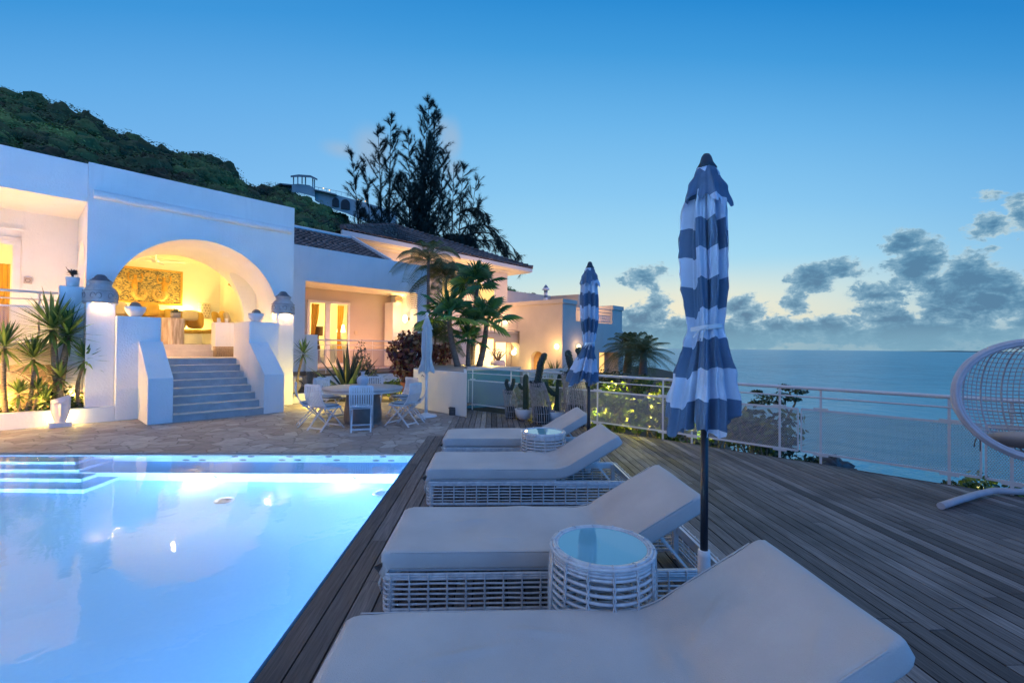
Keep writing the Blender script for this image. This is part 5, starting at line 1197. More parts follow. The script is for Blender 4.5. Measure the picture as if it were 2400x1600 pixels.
g.build('succulents', mat('succulent', (.22, .22, .12), (.12, .16, .06), 30), t)
# low wall, basket, pottery lamp, candle glasses
g = M(); g.box(3.90, 4.88, 15.2, 15.6, 1.28, 2.27); tag(g.build('lounge_low_wall', white, None, UW, bevel=.01), 'low white wall inside the arch right of the stump table', 'low wall')
t = thing('storage_basket', 'lidded wicker basket on the landing against the low wall', 'basket', uw(4.08, 14.95, 1.28), R(45))
wick = mat('wicker', (.45, .34, .22), (.28, .2, .12), 30, .8); g = M()
for k in range(8): z = 1.295+.032*k; g.tube([uw(a, b, z) for a, b, _ in rounded_rect(3.83, 4.33, 14.82, 15.1, .03, 0, 2)], .014, 5, closed=True)
for k in range(9): u = 3.85+k*.058; g.tube([uw(u, 14.805, 1.285), uw(u, 14.805, 1.54)], .008, 4)
g.build('body', wick, t, Matrix()); g = M(); g.box(3.82, 4.34, 14.81, 15.11, 1.54, 1.57); g.build('lid', wick, t, UW, bevel=.01)
t = thing('pierced_lamp', 'cylindrical cream pottery lamp with dark dot holes behind the sofa', 'lamp', uw(4.52, 18.98, 2.55), R(45))
g = M(); g.lathe([(.001, 0), (.17, 0), (.175, .03), (.175, .5), (.17, .53), (.14, .53)], 28); sh_ = g.build('shade', mat('pottery_cream', (.66, .6, .46)), t)
g = M()
for i in range(5):
    for k in range(12): a = 2*PI*k/12+.25*(i % 2); c = Vector((.176*math.cos(a), .176*math.sin(a), .07+.095*i)); g.quad(c, Vector((-math.sin(a), math.cos(a), 0))*.014, Vector((0, 0, .014)))
g.build('dots', mat('dot_dark', (.05, .03, .02)), sh_)
for i, (u, lb) in enumerate([(4.02, 'left one of two small candle glasses on the low wall'), (4.22, 'right one of two small candle glasses on the low wall')]):
    g = M(); g.lathe([(.035, 0), (.045, .02), (.045, .13), (.04, .13)], 14, tuple(uw(u, 15.35, 2.271))); tag(g.build('candle_glass', bowl_m), lb, 'candle glass', 'candle glasses on the low wall')
t = thing('wall_light', 'small bronze uplight high on the lounge side wall', 'wall light', uw(5.0, 17.7, 3.7), R(45))
g = M(); g.tube([uw(5.04, 17.7, 3.62), uw(4.93, 17.7, 3.72)], [.03, .07], 10); g.build('cone', mat('bronze', (.3, .18, .06), None, rough=.4), t, Matrix())
# left porch: switch plate, pot, table lamp inside
t = thing('wall_plaque', 'small square grey plaque on the porch wall beside the glass door', 'plaque', uw(.177, 15.47, 3.0), R(45))
g = M(); g.box(.11, .245, 15.46, 15.498, 3.0, 3.15); g.build('plate', mat('plaque_grey', (.5, .44, .4)), t, UW)
g = M(); c = uw(.177, 15.455, 3.075); g.tube([c+UW.to_3x3() @ Vector((.04*math.cos(a), 0, .04*math.sin(a))) for a in frange(0, 2*PI, 17)[:-1]], .006, 4, closed=True); g.build('relief', mat('plaque_dark', (.2, .15, .12)), t, Matrix())
t = thing('potted_succulent', 'white square pot with a dark rosette plant on the pier beside the left urn lamp', 'potted plant', uw(.80, 13.28, 2.82), R(45))
g = M(); g.lathe([(.09, 0), (.1, .01), (.115, .19), (.10, .19), (.095, .12), (.001, .12)], 20); g.build('pot', bowl_m, t)
g = M(); rr = random.Random(8)
for k in range(90):
    a = rr.uniform(0, 2*PI); e = rr.uniform(-.1, 1.4); d = Vector((math.cos(a)*math.cos(e), math.sin(a)*math.cos(e), math.sin(e)*.9)); c = Vector((0, 0, .24)); x = d.cross(Vector((0, 0, 1))).normalized()*.014
    g.add([c, c+d*.09+x, c+d*rr.uniform(.12, .16), c+d*.09-x], [(0, 1, 2, 3)], rr.random())
g.tube([(0, 0, .12), (0, 0, .26)], .015, 5); g.tube([(0, 0, .2), (-.08, 0, .34), (-.11, 0, .40)], [.01, .008, .004], 4)
g.build('rosette', mat('dark_rosette', (.12, .08, .09), None, tint=[(0, (.06, .05, .05)), (1, (.22, .17, .15))]), t)
t = thing('table_lamp', 'table lamp with glowing white shade behind the left porch door', 'table lamp', uw(-.55, 16.5, 2.2), R(45))
g = M(); g.lathe([(.17, .42), (.11, .70)], 24); g.build('lamp_shade', emit('lamp_shade_glow', (1, .85, .5), 4), t); g = M(); g.lathe([(.09, 0), (.09, .02), (.02, .04), (.05, .2), (.02, .4), (.012, .46)], 16); g.build('base', bowl_m, t)
g = M(); g.box(-1.2, -.2, 16.25, 16.8, 1.62, 2.19); tag(g.build('side_cabinet', mat('cab_yellow', (.6, .5, .3)), None, UW), 'low cabinet under the table lamp behind the left porch door', 'cabinet')
# bedroom porch: sconce, inside lamps
t = thing('globe_sconce', 'oval glowing wall lamp on the right side of the square porch', 'wall lamp', uw(11.49, 16.66, 2.80), R(45), 'glowing globe wall lamps')
def globe(t, c, rx, nrm_, zs=1.3):
    g = M(); q = 12; vs = []
    for j in range(q+1):
        for k in range(20): ph = PI*j/q; a = 2*PI*k/20; vs.append(Vector(c)+Vector((rx*math.sin(ph)*math.cos(a), rx*math.sin(ph)*math.sin(a), rx*zs*math.cos(ph))))
    g.add(vs, [(j*20+k, (j+1)*20+k, (j+1)*20+(k+1) % 20, j*20+(k+1) % 20) for j in range(q) for k in range(20)], smooth=True); g.build('globe', GLOBE, t, Matrix())
    n_ = Vector(nrm_); g = M(); g.tube([Vector(c)-n_*(rx+.06), Vector(c)-n_*(rx*.7)], rx*.62, 14); g.build('mount', mat('brass', (.45, .3, .12), None, rough=.4), t, Matrix())
GLOBE = emit('globe_glow', (1, .84, .42), 4.5)
nS = UW.to_3x3() @ Vector((-1, 0, 0)); nF = UW.to_3x3() @ Vector((0, -1, 0))
globe(t, uw(11.30, 16.6, 2.80), .115, nS, 1.5); lamp('sconce_bulb', uw(11.05, 16.55, 2.8), 12, WARM, .08, t)
c = uw(25.0, 18.76, 1.69); t = thing('globe_sconce', 'round glowing lamp on the pool-facing wall of the block house', 'wall lamp', c, R(45), 'glowing globe wall lamps')
globe(t, c-Vector((0, 0, 0)), .17, nS, 1.15); lamp('sconce_bulb', c+nS*.6, 34, (1, .55, .18), .15, t)
c = uw(26.85, 18.22, 1.70); t = thing('globe_sconce', 'round glowing lamp on the seaward side of the block house, beside the small parasol', 'wall lamp', c, R(45), 'glowing globe wall lamps')
globe(t, c, .15, nF, 1.1); lamp('sconce_bulb', c+nF*.4, 14, WARM, .15, t)
c = uw(26.0, 23.05, 1.35); t = thing('arch_sconce', 'bright twin-globe lamp on the right jamb of the glowing arch', 'wall lamp', c, R(45))
globe(t, uw(25.9, 23.35, 1.5), .14, nF, 1); globe(t, uw(25.85, 23.5, 1.2), .2, nF, 1); lamp('sconce_bulb', uw(25.4, 23.4, 1.4), 14, WARM, .1, t)
t = thing('bedside_lamp', 'brilliant yellow bedside lamp seen through the glass door of the square porch', 'table lamp', uw(9.89, 19.5, 2.1), R(45))
g = M(); g.lathe([(.19, .12), (.13, .46)], 20); g.build('lamp_shade', emit('bed_lamp', (1, .82, .4), 7), t); g = M(); g.lathe([(.1, -.5), (.09, -.48), (.02, -.4), (.05, -.1), (.015, .15)], 14); g.build('base', bowl_m, t)
g = M(); g.box(9.5, 10.3, 19.3, 19.8, .6, 1.60); tag(g.build('nightstand', lounge, None, UW), 'white nightstand under the bright bedside lamp', 'nightstand')
t = thing('dark_floor_lamp', 'dark woven drum lampshade on a stand inside the left leaf of the porch door', 'floor lamp', uw(8.45, 18.6, .6), R(45))
g = M(); g.lathe([(.17, 1.42), (.19, 1.8)], 20); g.build('lamp_shade', mat('dark_shade', (.05, .03, .015), (.2, .13, .05), 60, .8), t); g = M(); g.lathe([(.15, 0), (.14, .03), (.03, .06), (.06, .5), (.09, .9), (.04, 1.1), (.02, 1.45)], 16); g.build('stand', mat('dark_stand', (.06, .035, .02)), t)
g = M(); g.box(8.6, 10.9, 19.9, 20.9, .6, 1.15); tag(g.build('bed', mat('bed_linen', (.7, .66, .55)), None, UW, bevel=.06), 'white bed seen through the door of the square porch', 'bed')
t = thing('clay_wall_pot', 'small clay half-pot uplight at the top of the porch pillar', 'wall light', uw(11.3, 17.1, 3.56), R(45))
g = M(); g.lathe([(.10, 0), (.17, .08), (.15, .18), (.13, .22)], 16); g.build('pot', mat('clay_pale', (.6, .48, .3)), t)
# face-shaped garden planter lamp
t = thing('face_planter', 'white face-shaped planter glowing from behind, on the terrace beside the low planter wall', 'planter', uw(.62, 12.50, 0), R(45))
g = M(); g.box(-.16, .16, -.10, .10, .0, .09); g.build('plinth', bowl_m, t, bevel=.006)
g = M(); nx, nz_ = 26, 30; vs = []
def face_d(x, z):
    y = -.10*math.sqrt(max(0, 1-(x*1.25)**2*.9)); b = z
    y -= .075*math.exp(-(x/.12)**2)*(1 if -.55 < b < .62 else 0)*min(1, max(0, (.62-b)*3))*min(1, max(0, (b+.55)*5))      # nose
    y -= .030*math.exp(-((b-.66)/.05)**2)*math.exp(-((abs(x)-.38)/.22)**2)*1.4                                            # brows
    y += .036*math.exp(-((b-.50)/.10)**2)*math.exp(-((abs(x)-.42)/.20)**2)                                                # eye sockets
    y -= .020*math.exp(-((b-.50)/.05)**2)*math.exp(-((abs(x)-.42)/.13)**2)
    y -= .016*math.exp(-((b+.68)/.05)**2)*math.exp(-(x/.25)**2)
    return y
for j in range(nz_+1):
    s = j/nz_; z = .09+.475*s; wd = (.082+.060*math.sin(min(1, s*1.8)*PI/2))
    for i in range(nx+1): x = -1+2*i/nx; zz = z + (.045*x*s if s > .8 else 0) ; vs.append((x*wd, face_d(x, -1+2*s)+.02, zz))
g.add(vs, [(j*(nx+1)+i, j*(nx+1)+i+1, (j+1)*(nx+1)+i+1, (j+1)*(nx+1)+i) for j in range(nz_) for i in range(nx)], smooth=True)
k0 = len(g.v); back = []
for j in range(nz_+1):
    s = j/nz_; z = .09+.475*s; wd = (.082+.060*math.sin(min(1, s*1.8)*PI/2))
    for x in (-1, 1): back.append((x*wd*.9, .09, z+(.045*x*s if s > .8 else 0)))
g.add(back, [(2*j, 2*j+1, 2*j+3, 2*j+2) for j in range(nz_)])
for j in range(nz_):
    a = j*(nx+1); b = (j+1)*(nx+1); g.f += [(a, b, k0+2*j+2, k0+2*j), (a+nx, k0+2*j+1, k0+2*j+3, b+nx)]; g.t += [.5, .5]; g.s += [True, True]
g.build('face', bowl_m, t)
lamp('planter_glow', uw(.55, 12.62, .22), 6.0, YEL, .03, t); lamp('planter_glow', uw(.74, 12.62, .22), 6.0, YEL, .03, t)
lamp('terrace_fill', uw(-1.35, 12.3, .45), 130, (1, .52, .13), .05)  # unseen lamp added at the far left to warm the terrace paving
# carved stone lump at the foot of the steps
t = thing('stone_sculpture', 'rounded pale stone animal sculpture on the curb right of the steps', 'sculpture', uw(5.45, 13.6, .26), R(45))
g = M(); 
def blob(g, c, rx, ry, rz_, seed=0, amp=.08, q=10, nn=16):
    vs = []
    for j in range(q+1):
        for k in range(nn):
            ph = PI*j/q; a = 2*PI*k/nn; d = Vector((math.sin(ph)*math.cos(a), math.sin(ph)*math.sin(a), math.cos(ph))); s = 1+amp*mnoise.noise(d*1.7+Vector((seed, 0, 0)))*2
            vs.append(Vector(c)+Vector((d.x*rx, d.y*ry, d.z*rz_))*s)
    g.add(vs, [(j*nn+k, (j+1)*nn+k, (j+1)*nn+(k+1) % nn, j*nn+(k+1) % nn) for j in range(q) for k in range(nn)], smooth=True)
blob(g, (0, 0, .22), .20, .18, .24, 1, .12); blob(g, (.10, -.05, .40), .16, .12, .07, 3, .1); blob(g, (-.05, 0, .05), .17, .2, .09, 4, .1); blob(g, (.02, -.1, .28), .06, .08, .12, 5)
g.build('body', mat('pale_stone', (.62, .58, .56), (.48, .44, .42), 6, .9, .4, 30), t)
g = M(); g.tube([(.12, -.10, .36), (.2, -.14, .30), (.25, -.16, .22)], [.02, .015, .008], 6); g.build('branch', mat('dark_iron', (.03, .03, .035)), t)
# ---------------- the lamps of the villa
L = lamp
for t_, u, w in ((UL[0], 1.22, 13.075), (UL[1], 4.955, 13.075)):
    L('urn_glow', uw(u, w-.246, 2.50), 26, (1, .54, .16), kind='AREA', rot=UW.to_3x3() @ Vector((0, .25, -1)), size=(.30, .015), parent=t_); L('urn_glow', uw(u+(.246 if u < 3 else -.246), w-.02, 2.50), 14, (1, .54, .16), kind='AREA', rot=UW.to_3x3() @ Vector((-.25 if u < 3 else .25, 0, -1)), size=(.015, .25), parent=t_)
L('lounge_lamp', uw(2.0, 18.9, 2.62), 40, YEL, .08, villa); L('lounge_lamp', uw(3.95, 18.95, 2.62), 50, YEL, .08, villa); L('lounge_lamp', uw(3.3, 16.45, 4.38), 72, YEL, .1, villa)
L('vault_lamp', uw(1.75, 14.3, 1.6), 40, (1, .52, .22), .06, villa); L('vault_lamp', uw(4.55, 14.0, 1.95), 7, (1, .62, .3), .05, villa)
L('niche_lamp', uw(5.08, 15.3, 2.2), 5, (1, .7, .4), .05, villa)
L('porch_lamp', uw(-.8, 13.75, 1.75), 90, (1, .52, .17), .15, lw); L('porch_lamp', uw(.6, 15.0, 1.9), 6, YEL, .1, lw); L('room_lamp', uw(-.5, 16.6, 2.95), 60, YEL, .1, lw)
L('porch_lamp', uw(9.4, 16.45, .84), 85, (1, .44, .12), .06, rw); L('room_lamp', uw(9.6, 19.4, 2.9), 80, YEL, .1, rw); L('pot_light', uw(11.3, 17.1, 3.7), 6, YEL, .05, rw)
L('eave_lamp', uw(16.5, 23.0, 5.6), 170, (1, .55, .20), .3, hs); L('eave_lamp', uw(21.8, 22.8, 5.6), 170, (1, .55, .20), .3, hs); L('eave_lamp', uw(26.0, 22.6, 5.8), 60, (1, .55, .2), .3, hs)
L('arch_lamp', uw(23.3, 23.45, 1.9), 24, YEL, .1, ad); L('arch_lamp', uw(21.6, 22.0, 1.0), 14, YEL, .1, ad)
L('niche_lamp', uw(24.6, 20.9, .2), 30, (1, .66, .2), .1, bh); L('balcony_lamp', uw(25.0, 23.8, 3.6), 50, (1, .62, .3), .1, bh); L('balcony_lamp', uw(30, 20.5, 4.4), 80, (1, .62, .36), .1, bh); L('terrace_lamp', uw(27.2, 27.5, 5.3), 200, (1, .6, .28), .2, bh)
L('side_fill', uw(21.5, 19.0, .6), 90, (1, .52, .2), .3, bh)  # added fill without a fixture, warms the side wall of the block house
# ================================================================ PLANTS
trunk_y = mat('yucca_trunk', (.30, .24, .17), (.10, .075, .05), 18, .9, .9, 30, stretch=(1, 1, 4))
blade_m = mat('yucca_blade', (.05, .1, .03), None, tint=[(0, (.045, .11, .035)), (.5, (.12, .22, .05)), (1, (.25, .36, .08))], rough=.5, tr=.3)
def blade(g, c, d, L, w, droop, rr, tint=None, seg=4, fold=.25):
    d = d.normalized(); side = d.cross(Vector((0, 0, 1)))
    if side.length < .05: side = Vector((1, 0, 0))
    side.normalize(); p = Vector(c); vs = []; up = side.cross(d)
    for i in range(seg+1):
        s = i/seg; wd = w*(.55+.9*s if s < .4 else .91*(1-((s-.4)/.6)**1.6)) if i < seg else .0015
        q = p + d*L*s + Vector((0, 0, -droop*L*s*s)); u_ = up*(-fold*wd)
        vs += [q-side*wd/2, q+u_*.5, q+side*wd/2]
    fs = []
    for i in range(seg): a = 3*i; fs += [(a, a+1, a+4, a+3), (a+1, a+2, a+5, a+4)]
    g.add(vs, fs, rr.random() if tint is None else tint, True)
def rosette(g, c, L, n, rr, w=.045, lo=-50, hi=85, droop=.10, axis=Vector((0, 0, 1))):
    q = axis.to_track_quat('Z', 'Y').to_matrix()
    for i in range(n):
        e = R(lo+(hi-lo)*((i+rr.random())/n)**.8); a = i*2.39996+rr.uniform(-.2, .2)
        d = q @ Vector((math.cos(a)*math.cos(e), math.sin(a)*math.cos(e), math.sin(e))); l = L*rr.uniform(.8, 1.08)*(1 if e > -.2 else .8)
        blade(g, Vector(c)+d*.03+Vector((0, 0, .06*math.sin(e))), d, l, w, droop*rr.uniform(.3, 1.6), rr)
def yucca(base, heads, r, lb, seed, name='yucca', grp='yuccas in the left planter', n=70, L=.55, w=.055):
    """heads: list of (dx, dy, z, bend, L, n)"""
    rr = random.Random(seed); t = thing(name, lb, 'yucca', base, 0, grp)
    for (dx, dy, h, bx, Lh, nn) in heads:
        g = M(); P = []; rs = []
        for i in range(9):
            s = i/8; P.append((dx*s+bx*math.sin(s*PI), dy*s, h*s)); rs.append(r*(1.25-.45*s)*(1+.10*rr.uniform(-1, 1)))
        g.tube(P, rs, 10); g.build('trunk', trunk_y, t)
        g = M(); rosette(g, (dx, dy, h), Lh, nn, rr, w); g.build('rosette', blade_m, t)
    return t
def gpos(px, py, v=13.05):
    d = ray(px, py); n_ = Vector((math.sqrt(.5), -math.sqrt(.5), 0)); k = (-v-CAM.dot(n_))/d.dot(n_); return CAM+d*k
def yuc(px, pyb, tops, r, lb, seed, w0=13.05, **kw):
    b = gpos(px, pyb, w0); b.z = .2; hs_ = []
    for (tx, ty, L, n, bend) in tops: q = gpos(tx, ty, w0); hs_.append((q.x-b.x, q.y-b.y, q.z-b.z, bend, L, n))
    return yucca(b, hs_, r, lb, seed, **kw)
yuc(135, 925, [(122, 772, .80, 96, .02), (160, 786, .66, 76, -.02)], .06, 'tallest two-headed yucca in the left planter, thick pale trunk', 1, 13.12, w=.062)
yuc(62, 955, [(78, 842, .48, 64, .05)], .035, 'slender leaning yucca left of the tall two-headed one', 2, 13.0)
yuc(188, 945, [(200, 843, .42, 60, -.10)], .035, 'yucca with an S-bent trunk against the left pilaster', 3, 12.98)
yuc(15, 935, [(10, 815, .55, 64, -.03)], .04, 'yucca at the very left edge of the photo', 4, 13.0)
yuc(141, 930, [(141, 888, .34, 46, 0)], .05, 'short golden-lit yucca behind the face planter', 5, 12.95)
yuc(72, 965, [(90, 918, .26, 40, .02)], .028, 'small yucca low between the slender one and the face planter', 6, 12.92)
yuc(45, 962, [(44, 925, .30, 44, 0)], .025, 'small ground-level yucca near the left edge', 7, 12.92)
yuc(105, 968, [(106, 940, .34, 46, .0)], .025, 'trunkless yucca spreading over the planter wall left of the face planter', 8, 12.90)
b = uw(5.5, 14.6, .2)
t = yucca(onz(695, 930, .2), [(.12, .12, 1.18, -.05, .46, 56)], .032, 'single slim yucca in front of the pier right of the steps', 9, grp=None, w=.04)
# ground cover in the planter
def leafcloud(g, c, rad, n, size, rr, shape=None, flat=.6, shell=.0, elong=1.6):
    c = Vector(c)
    for _ in range(n):
        while True:
            p = Vector((rr.uniform(-1, 1), rr.uniform(-1, 1), rr.uniform(-1, 1)))
            if shell < p.length <= 1: break
        q = Vector((p.x*rad[0], p.y*rad[1], p.z*rad[2])); d = (p+Vector((rr.uniform(-.6, .6), rr.uniform(-.6, .6), rr.uniform(-.2, .9)))).normalized()
        s = size*rr.uniform(.6, 1.35); a = d.orthogonal().normalized(); a = (a*math.cos(rr.uniform(0, 6.3))+d.cross(a)*math.sin(rr.uniform(0, 6.3))).normalized(); b2 = d.cross(a)
        nn = (a*flat+d*(1-flat)).normalized()
        o = c+q; x = nn*s*elong*.5; y = b2*s*.5
        if shape == 'round': g.add([o+x*math.cos(k*PI/3)+y*math.sin(k*PI/3)*elong for k in range(6)], [(0, 1, 2, 3, 4, 5)], rr.random())
        else: g.add([o-x, o+y*.9, o+x, o-y*.9], [(0, 1, 2, 3)], rr.random())
gc = mat('groundcover', (.05, .1, .03), None, tint=[(0, (.015, .04, .012)), (.5, (.05, .10, .02)), (1, (.14, .19, .04))], rough=.6, tr=.3)
rr = random.Random(33); g = M()
for i in range(70): leafcloud(g, uw(rr.uniform(-4, 1.0), rr.uniform(12.9, 13.3), .26+rr.random()*.1), (.16, .16, .12), 34, .05, rr)
for i in range(14): leafcloud(g, uw(rr.uniform(.5, .97), rr.uniform(12.92, 13.35), .3+rr.random()*.28), (.14, .12, .16), 40, .05, rr)
g.build('ground_cover', gc); tag(D.objects['ground_cover'], 'dense low green ground cover in the left planter', 'ground cover', kind='stuff')
for u_, w_, pw in ((-2.2, 13.25, 20), (-.75, 13.25, 24), (-.1, 13.28, 20), (-1.3, 12.9, 14), (-.35, 12.9, 14), (.32, 12.9, 14), (.45, 13.3, 18), (.86, 13.15, 14)): lamp('planter_spot', uw(u_, w_, .52), pw*.5, (1, .56, .13), .03)
lamp('palm_spot', at(1086, 857, 14.4), 14, YEL, .04); lamp('palm_spot', at(1150, 840, 14.8), 26, YEL, .04)
# agave in front of the square porch
ag_m = mat('agave_leaf', (.03, .07, .05), None, tint=[(0, (.014, .035, .03)), (.6, (.03, .07, .05)), (1, (.06, .11, .07))], rough=.45)
c = onz(815, 928, .2); t = thing('agave', 'big dark spiky agave before the square porch', 'agave', c, 0); g = M(); rr = random.Random(4)
for i in range(30):
    e = R(8+78*(i/30)); a = i*2.39996; d = Vector((math.cos(a)*math.cos(e), math.sin(a)*math.cos(e), math.sin(e)))
    blade(g, d*.06+Vector((0, 0, .05)), d, 1.35*rr.uniform(.75, 1.0)*(.8+.35*math.sin(e)), .15, .05, rr, seg=6, fold=.5)
g.build('leaves', ag_m, t)
# variegated shrub right of the agave
sg_m = mat('grey_green_leaf', (.1, .15, .12), None, tint=[(0, (.03, .06, .05)), (.6, (.07, .11, .09)), (.85, (.22, .26, .22)), (1, (.4, .42, .36))], rough=.6, tr=.2)
def shrub(name, lb, cat, base, blobs, n, size, m_, seed, grp=None, shape=None, stems=5, elong=1.6):
    t = thing(name, lb, cat, base, 0, grp); rr = random.Random(seed); g = M()
    for (x, y, z, rx, ry, rz_) in blobs: leafcloud(g, (x, y, z), (rx, ry, rz_), int(n*rx*ry*rz_/(.3**3)) if n > 0 else -n, size, rr, shape, elong=elong, shell=.35)
    g.build('foliage', m_, t); g = M()
    for i in range(stems):
        b = rr.choice(blobs); g.tube([(rr.uniform(-.06, .06), rr.uniform(-.06, .06), 0), (b[0]*.5, b[1]*.5, b[2]*.5), (b[0], b[1], b[2])], [.02, .014, .006], 5)
    g.build('stems', trunk_y, t); return t
shrub('variegated_shrub', 'upright grey-green variegated shrub between agave and croton', 'shrub', onz(858, 925, .2), [(0, 0, .5, .35, .3, .45), (-.12, 0, 1.0, .26, .24, .36), (-.16, 0, 1.35, .16, .15, .25), (.15, -.1, .35, .3, .3, .3)], 330, .045, sg_m, 5)
# crotons
cr_m = mat('croton_leaf', (.2, .05, .05), None, tint=[(0, (.045, .010, .016)), (.35, (.13, .030, .030)), (.6, (.20, .055, .035)), (.8, (.14, .12, .05)), (1, (.34, .15, .07))], rough=.35, tr=.2)
cp = at(963, 925, 12.9); cp.z = .0
lamp('garden_spot', at(948, 925, 14.0), 10, (1, .8, .2), .05)
t = thing('terracotta_pot', 'large terracotta pot holding the croton behind the dining chairs', 'plant pot', cp, 0)
g = M(); g.lathe([(.16, 0), (.18, .02), (.27, .55), (.30, .58), (.30, .63), (.26, .63), (.25, .5), (.001, .5)], 28); g.build('pot', mat('terracotta', (.30, .10, .06), (.22, .07, .045), 8, .8), t)
shrub('croton', 'dark red and bronze croton bush growing from the terracotta pot', 'shrub', (cp.x, cp.y, .5), [(-.10, 0, .55, .48, .45, .42), (-.28, 0, .95, .45, .4, .42), (.12, 0, 1.05, .42, .4, .38), (-.05, 0, 1.35, .34, .3, .28)], 120, .105, cr_m, 6, 'croton bushes')
c2 = at(1030, 862, 14.6); c2.z = 1.04
shrub('croton', 'lower reddish croton bush on the raised planter right of the pale parasol', 'shrub', c2, [(-.1, 0, .32, .55, .4, .35), (-.4, .1, .45, .35, .35, .3), (.2, 0, .5, .3, .3, .25)], 120, .10, cr_m, 7, 'croton bushes')
# garden greenery low behind the chairs, lit yellow
c = onz(930, 925, .2)
shrub('low_shrub', 'bright yellow-green lit shrub low behind the dining table', 'shrub', at(925, 905, 14.0)-Vector((0, 0, .35)), [(0, 0, .3, .5, .4, .3), (.5, .4, .35, .5, .4, .35)], 90, .08, gc, 8)
lamp('garden_spot', at(905, 915, 14.2), 14, YEL, .05); lamp('garden_spot', onz(725, 925, .35)+Vector((0, .4, 0)), 24, (1, .7, .1), .05); lamp('garden_spot', onz(835, 930, .3)+Vector((0, .2, 0)), 10, (1, .75, .15), .05)
g = M(); rr = random.Random(3)
for i in range(16): blade(g, onz(735+i, 925, .25)+Vector((0, .6, 0)), Vector((rr.uniform(-.6, .6), rr.uniform(-.6, .6), 1)), rr.uniform(.3, .5), .03, .2, rr)
tag(g.build('grass_tuft', blade_m), 'small spiky grass tuft glowing in front of the amber stone base', 'grass tuft')
# ---- fan palms
palm_trunk = mat('palm_trunk', (.20, .17, .15), (.10, .08, .07), 10, .9, .8, 22, stretch=(.6, .6, 5))
fan_m = mat('fan_leaf', (.04, .1, .04), None, tint=[(0, (.035, .13, .06)), (.5, (.10, .29, .10)), (.85, (.24, .40, .08)), (1, (.42, .50, .10))], rough=.42, tr=.3)
def fan_leaf(g, c, d, pl, Rf, rr, tw, tint0):
    """petiole of length pl then a pleated fan of radius Rf"""
    d = d.normalized(); side = d.cross(Vector((0, 0, 1))); side = side.normalized() if side.length > .05 else Vector((1, 0, 0)); nrm = side.cross(d).normalized()
    side = (side*math.cos(tw)+nrm*math.sin(tw)).normalized(); nrm = side.cross(d).normalized()
    hub = Vector(c)+d*pl+Vector((0, 0, -pl*pl*.10)); g.tube([c, (Vector(c)+hub)/2+Vector((0, 0, .02)), hub], [.014, .011, .008], 5, tint=.6)
    n = 20; span = R(235); d2 = (d+Vector((0, 0, -.12))).normalized()
    for i in range(n):
        def dr(a, s):
            v = d2*math.cos(a)+side*math.sin(a); return hub + v*Rf*s*(1-.18*abs(a)/(span/2)) + nrm*(.12*Rf*s*s*0+ .04*Rf) - Vector((0, 0, .10*Rf*s**2.4))
        a0, a1 = -span/2+span*i/n, -span/2+span*(i+1)/n; am = (a0+a1)/2; pz = nrm*(.05*Rf)
        jl = rr.uniform(.93, 1.05)
        k_ = (a1-a0)*.36; vs = [hub, dr(a0, .36), dr(am, .36)+pz*1.6, dr(a1, .36), dr(a0+k_, .74), dr(am, .76)+pz*2.2, dr(a1-k_, .74), dr(am, 1.16*jl)-Vector((0, 0, .06*Rf))]
        tt = min(1, max(0, tint0+rr.uniform(-.14, .14)))
        g.add(vs, [(0, 1, 2), (0, 2, 3), (1, 4, 5, 2), (2, 5, 6, 3), (4, 7, 5), (5, 7, 6)], tt)
def fan_palm(base, top, r, nl, Rf, lb, seed, bend=0, pl=.55, grp='fan palms behind the raised planter', tints=None):
    rr = random.Random(seed); base = Vector(base); top = Vector(top); t = thing('fan_palm', lb, 'palm', base, 0, grp); h = top-base
    g = M(); P = []; rs = []
    for i in range(13): s = i/12; P.append(h*s+Vector((bend*math.sin(PI*s), 0, 0))); rs.append(r*(1.35-.5*s)*(1+(.06 if i % 2 else -.03)))
    g.tube(P, rs, 12); g.build('trunk', palm_trunk, t)
    for i in range(nl):
        e = R(-14+100*((i+.5)/nl)); a = i*2.39996+seed; d = Vector((math.cos(a)*math.cos(e), math.sin(a)*math.cos(e), math.sin(e)))
        g = M(); fan_leaf(g, h+Vector((0, 0, -.05)), d, pl*rr.uniform(.8, 1.15)*(.75 if e > 1 else 1), Rf*rr.uniform(.85, 1.1), rr, rr.uniform(-.5, .5), (tints or rr.choice)([.2, .35, .5, .5, .8])); g.build('leaf', fan_m, t)
    return t
fan_palm(at(1075, 866, 13.6), at(1052, 742, 13.4), .075, 14, .62, 'fan palm with leaning trunk nearest the pale parasol', 3, -.05, .50)
fan_palm(at(1122, 862, 14.2), at(1140, 752, 14.0), .075, 13, .60, 'fan palm on the right of the group with golden lower leaves', 5, .05, .50)
fan_palm(at(1105, 862, 14.8), at(1118, 668, 14.9), .07, 13, .62, 'tallest fan palm, its crown over the others', 9, 0, .45)
fan_palm(at(1097, 864, 14.0), at(1098, 795, 13.9), .06, 10, .40, 'shortest fan palm in the middle of the group', 12, 0, .32)
